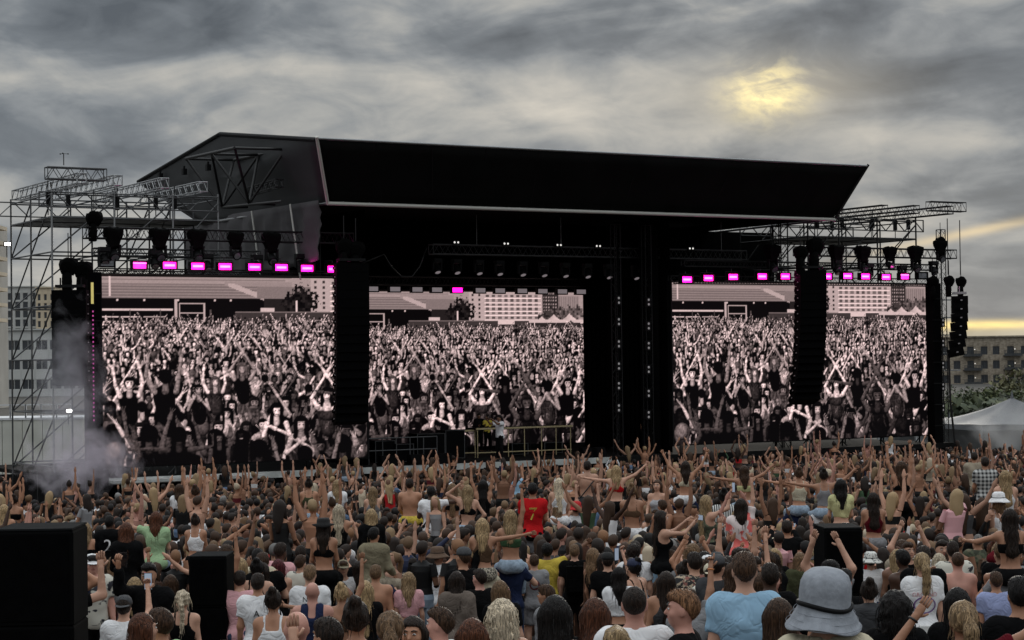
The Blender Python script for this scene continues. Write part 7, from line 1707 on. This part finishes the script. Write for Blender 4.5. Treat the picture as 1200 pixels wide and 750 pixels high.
hairn = {'long': 'long haired', 'waist': 'very long haired', 'wavy': 'wavy haired', 'ponytail': 'ponytailed', 'bun': 'bun haired', 'bob': 'bob haired', 'curly': 'curly haired', 'updo': 'updo haired', 'short': 'short haired', 'fade': 'fade cut', 'buzz': 'shaven', 'curlyshort': 'curly'}
anchors = [(p[2], p[3], p[8]) for p in PLACED if p[8]]
def make_label(px, py, look, garment=None):
    sex, pose, hair, hc, top, tc, bot, bc, skin, hat = look
    who = 'woman' if sex == 'f' else 'man'
    d = '%s %s %s in %s' % (hc if hc != 'light brown' else 'light brown', hairn[hair], who, (garment or 'a %s %s' % (tc, topn[top]) if top else '%s %s, shirtless' % (bc, bot)))
    near_ = sorted(anchors, key=lambda a: (a[0]-px)**2+(a[1]-py)**2)
    for an in near_:
        dx, dy = px-an[0], py-an[1]; rel = ('right of' if dx > 0 else 'left of') if abs(dx) > abs(dy)*.8 else ('below' if dy > 0 else 'above')
        for extra in (words_pose.get(pose, ''), ''):
            lab = '%s%s, %s the %s' % (d, extra, rel, an[2])
            if lab not in USED and len(lab.split()) <= 16: return lab
    return '%s in %s, %s the %s' % (who, 'black' if tc == 'black' else tc, 'beside', near_[0][2])
for (x, y) in near:
    look = random_look(rc); sex, pose = look[0], look[1]; sc = rc.uniform(.94, 1.04)*(1 if sex == 'm' else .945)
    if not ok(x, y, 1.765*sc): continue
    # short people only directly behind the camera's row
    px, py, s = proj((x, y, gz(y)+1.765*sc))
    if py > 765 or px < -25 or px > 1225:
        continue
    if NPEOPLE[0] < BUD:
        rz = rc.gauss(0, .38)+(pi*rc.uniform(.6, 1.1)*rc.choice([-1, 1]) if rc.random() < .12 else 0)+math.atan2(-x, y)*0
        sex, pose, hair, hc, top, tc, bot, bc, skin, hat = look
        pat = rc.choice(['floral_black', 'floral_white', 'bandana_white', 'camo']) if (top in ('loosetee',) and rc.random() < .5) else None
        lab = make_label(px, py, look, {'floral_black': 'a dark leaf shirt', 'floral_white': 'a cream leaf shirt', 'bandana_white': 'a speckled white shirt', 'camo': 'a camouflage shirt'}.get(pat))
        t = add_person(x, y, rz, sex, pose, hair, hc, top, tc, bot, bc, skin, hat, rc.choice(['black', 'white', 'cream', 'navy', 'dark grey']), sc, None, lab, 'people standing in the crowd', pat, None, True, False, rc)
        t.scale = (sc*rc.uniform(.93, 1.09), sc*rc.uniform(.93, 1.09), sc); t.rotation_euler = (rc.gauss(0, .035), rc.gauss(0, .045), rz)
        PLACED.append((x, y, px, py, y, s, 0, '', ''))
        if pose == 'phone' and rc.random() < .8: phone_at(t, sex, pose, 1, 'phone held up by the '+' '.join(lab.split()[:11]))
        IND.append(t)
    else: REST.append((x, y, look, sc))
print('individual people', NPEOPLE[0], 'last depth', near[len(IND)] if len(IND) < len(near) else None)
for (x, y) in CAND:
    if y >= 36:
        look = random_look(rc, True); sc = rc.uniform(.92, 1.05)*(1 if look[0] == 'm' else .945)
        if ok(x, y, 1.765*sc): REST.append((x, y, look, sc))
# low-poly copies of the same poses for the distant crowd
def low_hair(hair, target):
    me = cached(('lh', hair), lambda: hair_mesh(hair, .02, False)); o = bpy.data.objects.new('tmp', me); COL.objects.link(o); md = o.modifiers.new('d', 'DECIMATE'); md.ratio = min(1, target/sum(len(p.vertices)-2 for p in me.polygons)); md.use_collapse_triangulate = True
    dg = bpy.context.evaluated_depsgraph_get(); e = o.evaluated_get(dg); q = e.to_mesh(); q.calc_loop_triangles()
    V3 = np.empty(len(q.vertices)*3); q.vertices.foreach_get('co', V3); T = np.empty(len(q.loop_triangles)*3, np.int64); q.loop_triangles.foreach_get('vertices', T); e.to_mesh_clear(); bpy.data.objects.remove(o)
    return V3.reshape(-1, 3), T.reshape(-1, 3)
def low_proto(sex, pose, hair, top, bot, band):
    J = skel(sex, pose); dz, y0 = J['dz'], J['dy']; m = sex == 'm'; leg = POSES[pose][2]; b = MB(); ns = 12 if band > 800 else 8 if band > 300 else 6; na = 8 if band > 800 else 6 if band > 500 else 5 if band > 300 else 4
    f = 1.0 if m else .86
    if top is None: tz = (9, 9)
    else: tz = {'tee': (.9, 1.5), 'loosetee': (.86, 1.5), 'hoodie': (.84, 1.6), 'vest': (.9, 1.5), 'tank': (.9, 1.42), 'croptank': (1.1, 1.42), 'croptee': (1.1, 1.5), 'bra': (1.20, 1.36), 'bandeau': (1.2, 1.34), 'longsleeve': (.9, 1.5)}[top]
    rings = [(.84, .150, .115), (.95, .172, .130), (1.02, .160, .115), (1.11, .128*(1.08 if m else .97), .095), (1.20, .140*f, .105), (1.34, .168*f, .118), (1.42, .185*f, .098), (1.465, .10, .070), (1.50, .056, .056)]
    if top in ('tee', 'hoodie', 'loosetee'): rings = [(z, a+.02, c+.02) if z < 1.45 else (z, a, c) for z, a, c in rings]
    for (z0, a0, c0), (z1, a1, c1) in zip(rings, rings[1:]):
        zm = (z0+z1)/2; reg = 3 if zm < 1.0 else (2 if tz[0] < zm < tz[1] else 0); P = []
        for (z, a, c) in ((z0, a0, c0), (z1, a1, c1)):
            for k in range(ns): th = 2*pi*k/ns; P.append((a*cos(th), y0+c*sin(th), z+dz))
        b.add(P, [(k, (k+1) % ns, ns+(k+1) % ns, ns+k) for k in range(ns)], reg)
    b.tube([(0, y0-.01, 1.46+dz), (0, y0, 1.58+dz)], [.058, .052], 5, 0, cap=False)
    b.lathe([(.0, -.125), (.045, -.10), (.072, -.035), (.078, .03), (.055, .09), (0, .113)], 12 if band > 800 else 7, 0, (0, y0+.005, HZ+dz), 1, 1.2)
    for (sgn, S, E, W, du, df, a) in J['arms']:
        sl = 2 if top in ('tee', 'loosetee', 'croptee', 'hoodie', 'longsleeve') else 0; fs = 2 if top in ('hoodie', 'longsleeve') else 0; M2 = S+(E-S)*.55
        b.tube([S-du*.02, M2], [.062*f, .056*f+(.012 if sl else 0)], na, sl, cap=False); b.tube([M2, E], [.050*f, .042*f], na, fs if fs else 0, cap=False); b.tube([E-df*.01, E+df*.10, W], [.043*f, .042*f, .027*f], na, fs, cap=False)
        H2 = W+df*.08; q = np.cross(df, [0, 1.0, .1]); q /= np.linalg.norm(q)+1e-9
        b.tube([W-df*.01, W+df*.04, H2, W+df*.165], [.024, .040, .040, .012], 4 if band < 300 else 5, 0, flat=.5, cap=False)
        if band > 300: b.tube([W+df*.03-q*.02, W+df*.085-q*.065], [.014, .009], 4, 0)
    for (H, Kn, A, T) in J['legs']:
        lr = 3 if bot in ('jeans', 'trousers') else 0
        nl = 5 if band > 300 else 4; b.tube([H, (H+Kn)/2], [.095, .082], nl, 3, cap=False); b.tube([(H+Kn)/2, Kn], [.080, .062], nl, lr, cap=False); b.tube([Kn, A], [.060, .040], 3 if band < 300 else 4, lr, cap=False)
    V3 = np.array(b.v); T = []; R = []
    for fc, mi in zip(b.f, b.m):
        for k in range(1, len(fc)-1): T.append((fc[0], fc[k], fc[k+1])); R.append(mi)
    T = np.array(T); R = np.array(R)
    if hair:
        hv, ht = low_hair(hair, 420 if band > 800 else 150 if band > 500 else 90 if band > 300 else 60); T = np.concatenate([T, ht+len(V3)]); R = np.concatenate([R, np.ones(len(ht), int)]); V3 = np.concatenate([V3, hv+np.array([0, y0, HZ+dz])])
    return V3, T, R
LOOKS = []
rl = random.Random(3)
fem_arms = ['stand', 'bent', 'both_up', 'vee', 'stand', 'clap', 'head', 'phone', 'bent', 'curve_up', 'stand', 'wave', 'film']
mal_arms = ['stand', 'bent', 'both_up', 'point', 'stand', 'wide_right', 'head', 'stand', 'bent', 'phone']
for i, p in enumerate(fem_arms): LOOKS.append(('f', p, ['long', 'waist', 'bun', 'wavy', 'ponytail'][i % 5], ['tank', 'croptee', 'bra', 'tee', 'bandeau', 'hoodie'][i % 6], ['jeans', 'shorts', 'miniskirt'][i % 3]))
for i, p in enumerate(mal_arms): LOOKS.append(('m', p, ['short', 'fade', 'short', 'curlyshort'][i % 4], ['tee', None, 'loosetee', 'tee', 'vest', 'hoodie'][i % 6], ['jeans', 'shorts'][i % 2]))
RIDERS = [('f', 'r_up', 'long', 'bra', 'shorts'), ('f', 'r_vee', 'waist', 'croptank', 'shorts'), ('f', 'r_one', 'bun', 'bandeau', 'jeans'), ('f', 'r_stand', 'wavy', 'croptank', 'jeans'), ('f', 'r_phone', 'long', 'tee', 'jeans'), ('m', 'r_up', 'short', None, 'shorts'), ('f', 'r_stand', 'long', 'tank', 'jeans'), ('f', 'r_clap', 'long', 'bra', 'hotpants')]
VV, TT, CO = [], [], []; nv = 0; cnt = 0; nr = 0
for (x, y, look, sc) in REST:
    px, py, s = proj((x, y, gz(y)+1.75))
    if px < -75 or px > 1275: continue
    tgt = 620 if y < 30 else 420 if y < 40 else 300
    band_ = 900 if y < 27 else 600 if y < 36 else 380 if y < 48 else 260
    rider = rl.random() < (.03 if y < 34 else .05 if y < 46 else .08)
    todo = []
    pick = [l for l in LOOKS if l[0] == look[0]]
    w = rl.random()
    if rider: todo.append((RIDERS[rl.randrange(len(RIDERS))], 1)); todo.append((('m', 'stand', 'short', 'tee', 'jeans'), 0)); nr += 1
    else:
        if rl.random() < (.84 if y < 50 else .78 if y < 64 else .66): pick = [l for l in pick if l[1] in ('stand', 'bent')]
        todo.append((pick[rl.randrange(len(pick))], 0))
    rz = rl.gauss(0, .45)+(pi if rl.random() < .08 else 0)-.15
    for lk, rd in todo:
        key = lk+(band_,)
        if key not in _mc:
            _mc[key] = low_proto(*lk, band_)
        V3, T, R = _mc[key]
        c, s_ = cos(rz), sin(rz); Q = V3*sc*np.array([rl.uniform(.92, 1.1), rl.uniform(.92, 1.1), 1]); tx_, ty_ = rl.gauss(0, .05), rl.gauss(0, .04); Q[:, 0] += Q[:, 2]*tx_; Q[:, 1] += Q[:, 2]*ty_
        Q = np.stack([Q[:, 0]*c-Q[:, 1]*s_+x, Q[:, 0]*s_+Q[:, 1]*c+y, Q[:, 2]+gz(y)], 1)
        hcn = wpick(rl, HAIRC_F if lk[0] == 'f' else HAIRC_M) if not rd else wpick(rl, [('blonde', 30), ('platinum', 12), ('highlighted', 15), ('brown', 25), ('dark', 20)]); k = rl.uniform(.8, 1.2)
        cols = np.array([np.array(SK[wpick(rl, [('fair', 30), ('tan', 42), ('rosy', 8), ('brown', 12), ('dark', 8)])])*rl.uniform(.62, 1.05), np.array(HC[hcn])*k*.75, CC[wpick(rl, TOPC)], CC[wpick(rl, [('black', 45), ('denim blue', 18), ('pale denim', 14), ('white', 8), ('khaki', 6)])]])
        VV.append(Q); TT.append(T+nv); CO.append(cols[R]); nv += len(Q)
    cnt += 1
VV = np.concatenate(VV); TT = np.concatenate(TT); CO = np.concatenate(CO)
m, t_, b_ = newmat('crowd'); a_ = N(t_, 'ShaderNodeVertexColor', layer_name='look'); L(t_, a_.outputs[0], b_.inputs['Base Color']); b_.inputs['Roughness'].default_value = .7; b_.inputs['Specular IOR Level'].default_value = .3
me = np_mesh('crowd', VV, TT, 'crowd', smooth=True, check=False)
cc = np.ones((len(TT)*3, 4), np.float32); cc[:, :3] = np.repeat(CO, 3, 0)
ca = me.color_attributes.new('look', 'FLOAT_COLOR', 'CORNER'); ca.data.foreach_set('color', cc.ravel())
o = obj('crowd', me); o['kind'] = 'stuff'; tag(o, 'dense festival crowd filling the field as far as the stage, many arms raised', 'crowd')
print('crowd people', cnt, 'riders', nr, 'tris', len(TT))

for k_ in USED:
    if len(k_.split()) > 16: print('LONG', k_)
def ground():
    ys = list(np.arange(-60, 100, 2.0))+[110, 130, 160, 200, 260, 340, 450, 600, 900, 1400, 2200, 3500]
    b = MB(); xs = [-3500, -1200, -400, -120, -40, 0, 40, 120, 400, 1200, 3500]
    P = [(x, y, gz(y)) for y in ys for x in xs]; n = len(xs)
    F = [(j*n+i, j*n+i+1, (j+1)*n+i+1, (j+1)*n+i) for j in range(len(ys)-1) for i in range(n-1)]
    b.add(P, F); tag(b.build('ground', 'ground', None, True), kind='structure')
ground()
print('TRIS', sum(sum(len(p.vertices)-2 for p in m.polygons) for m in bpy.data.meshes if m.users and len(m.polygons) < 60000)+sum((4 if len(m.polygons[0].vertices) == 4 else 2)*len(m.polygons)//2 for m in bpy.data.meshes if m.users and len(m.polygons) >= 60000), 'OBJ', len(bpy.data.objects))
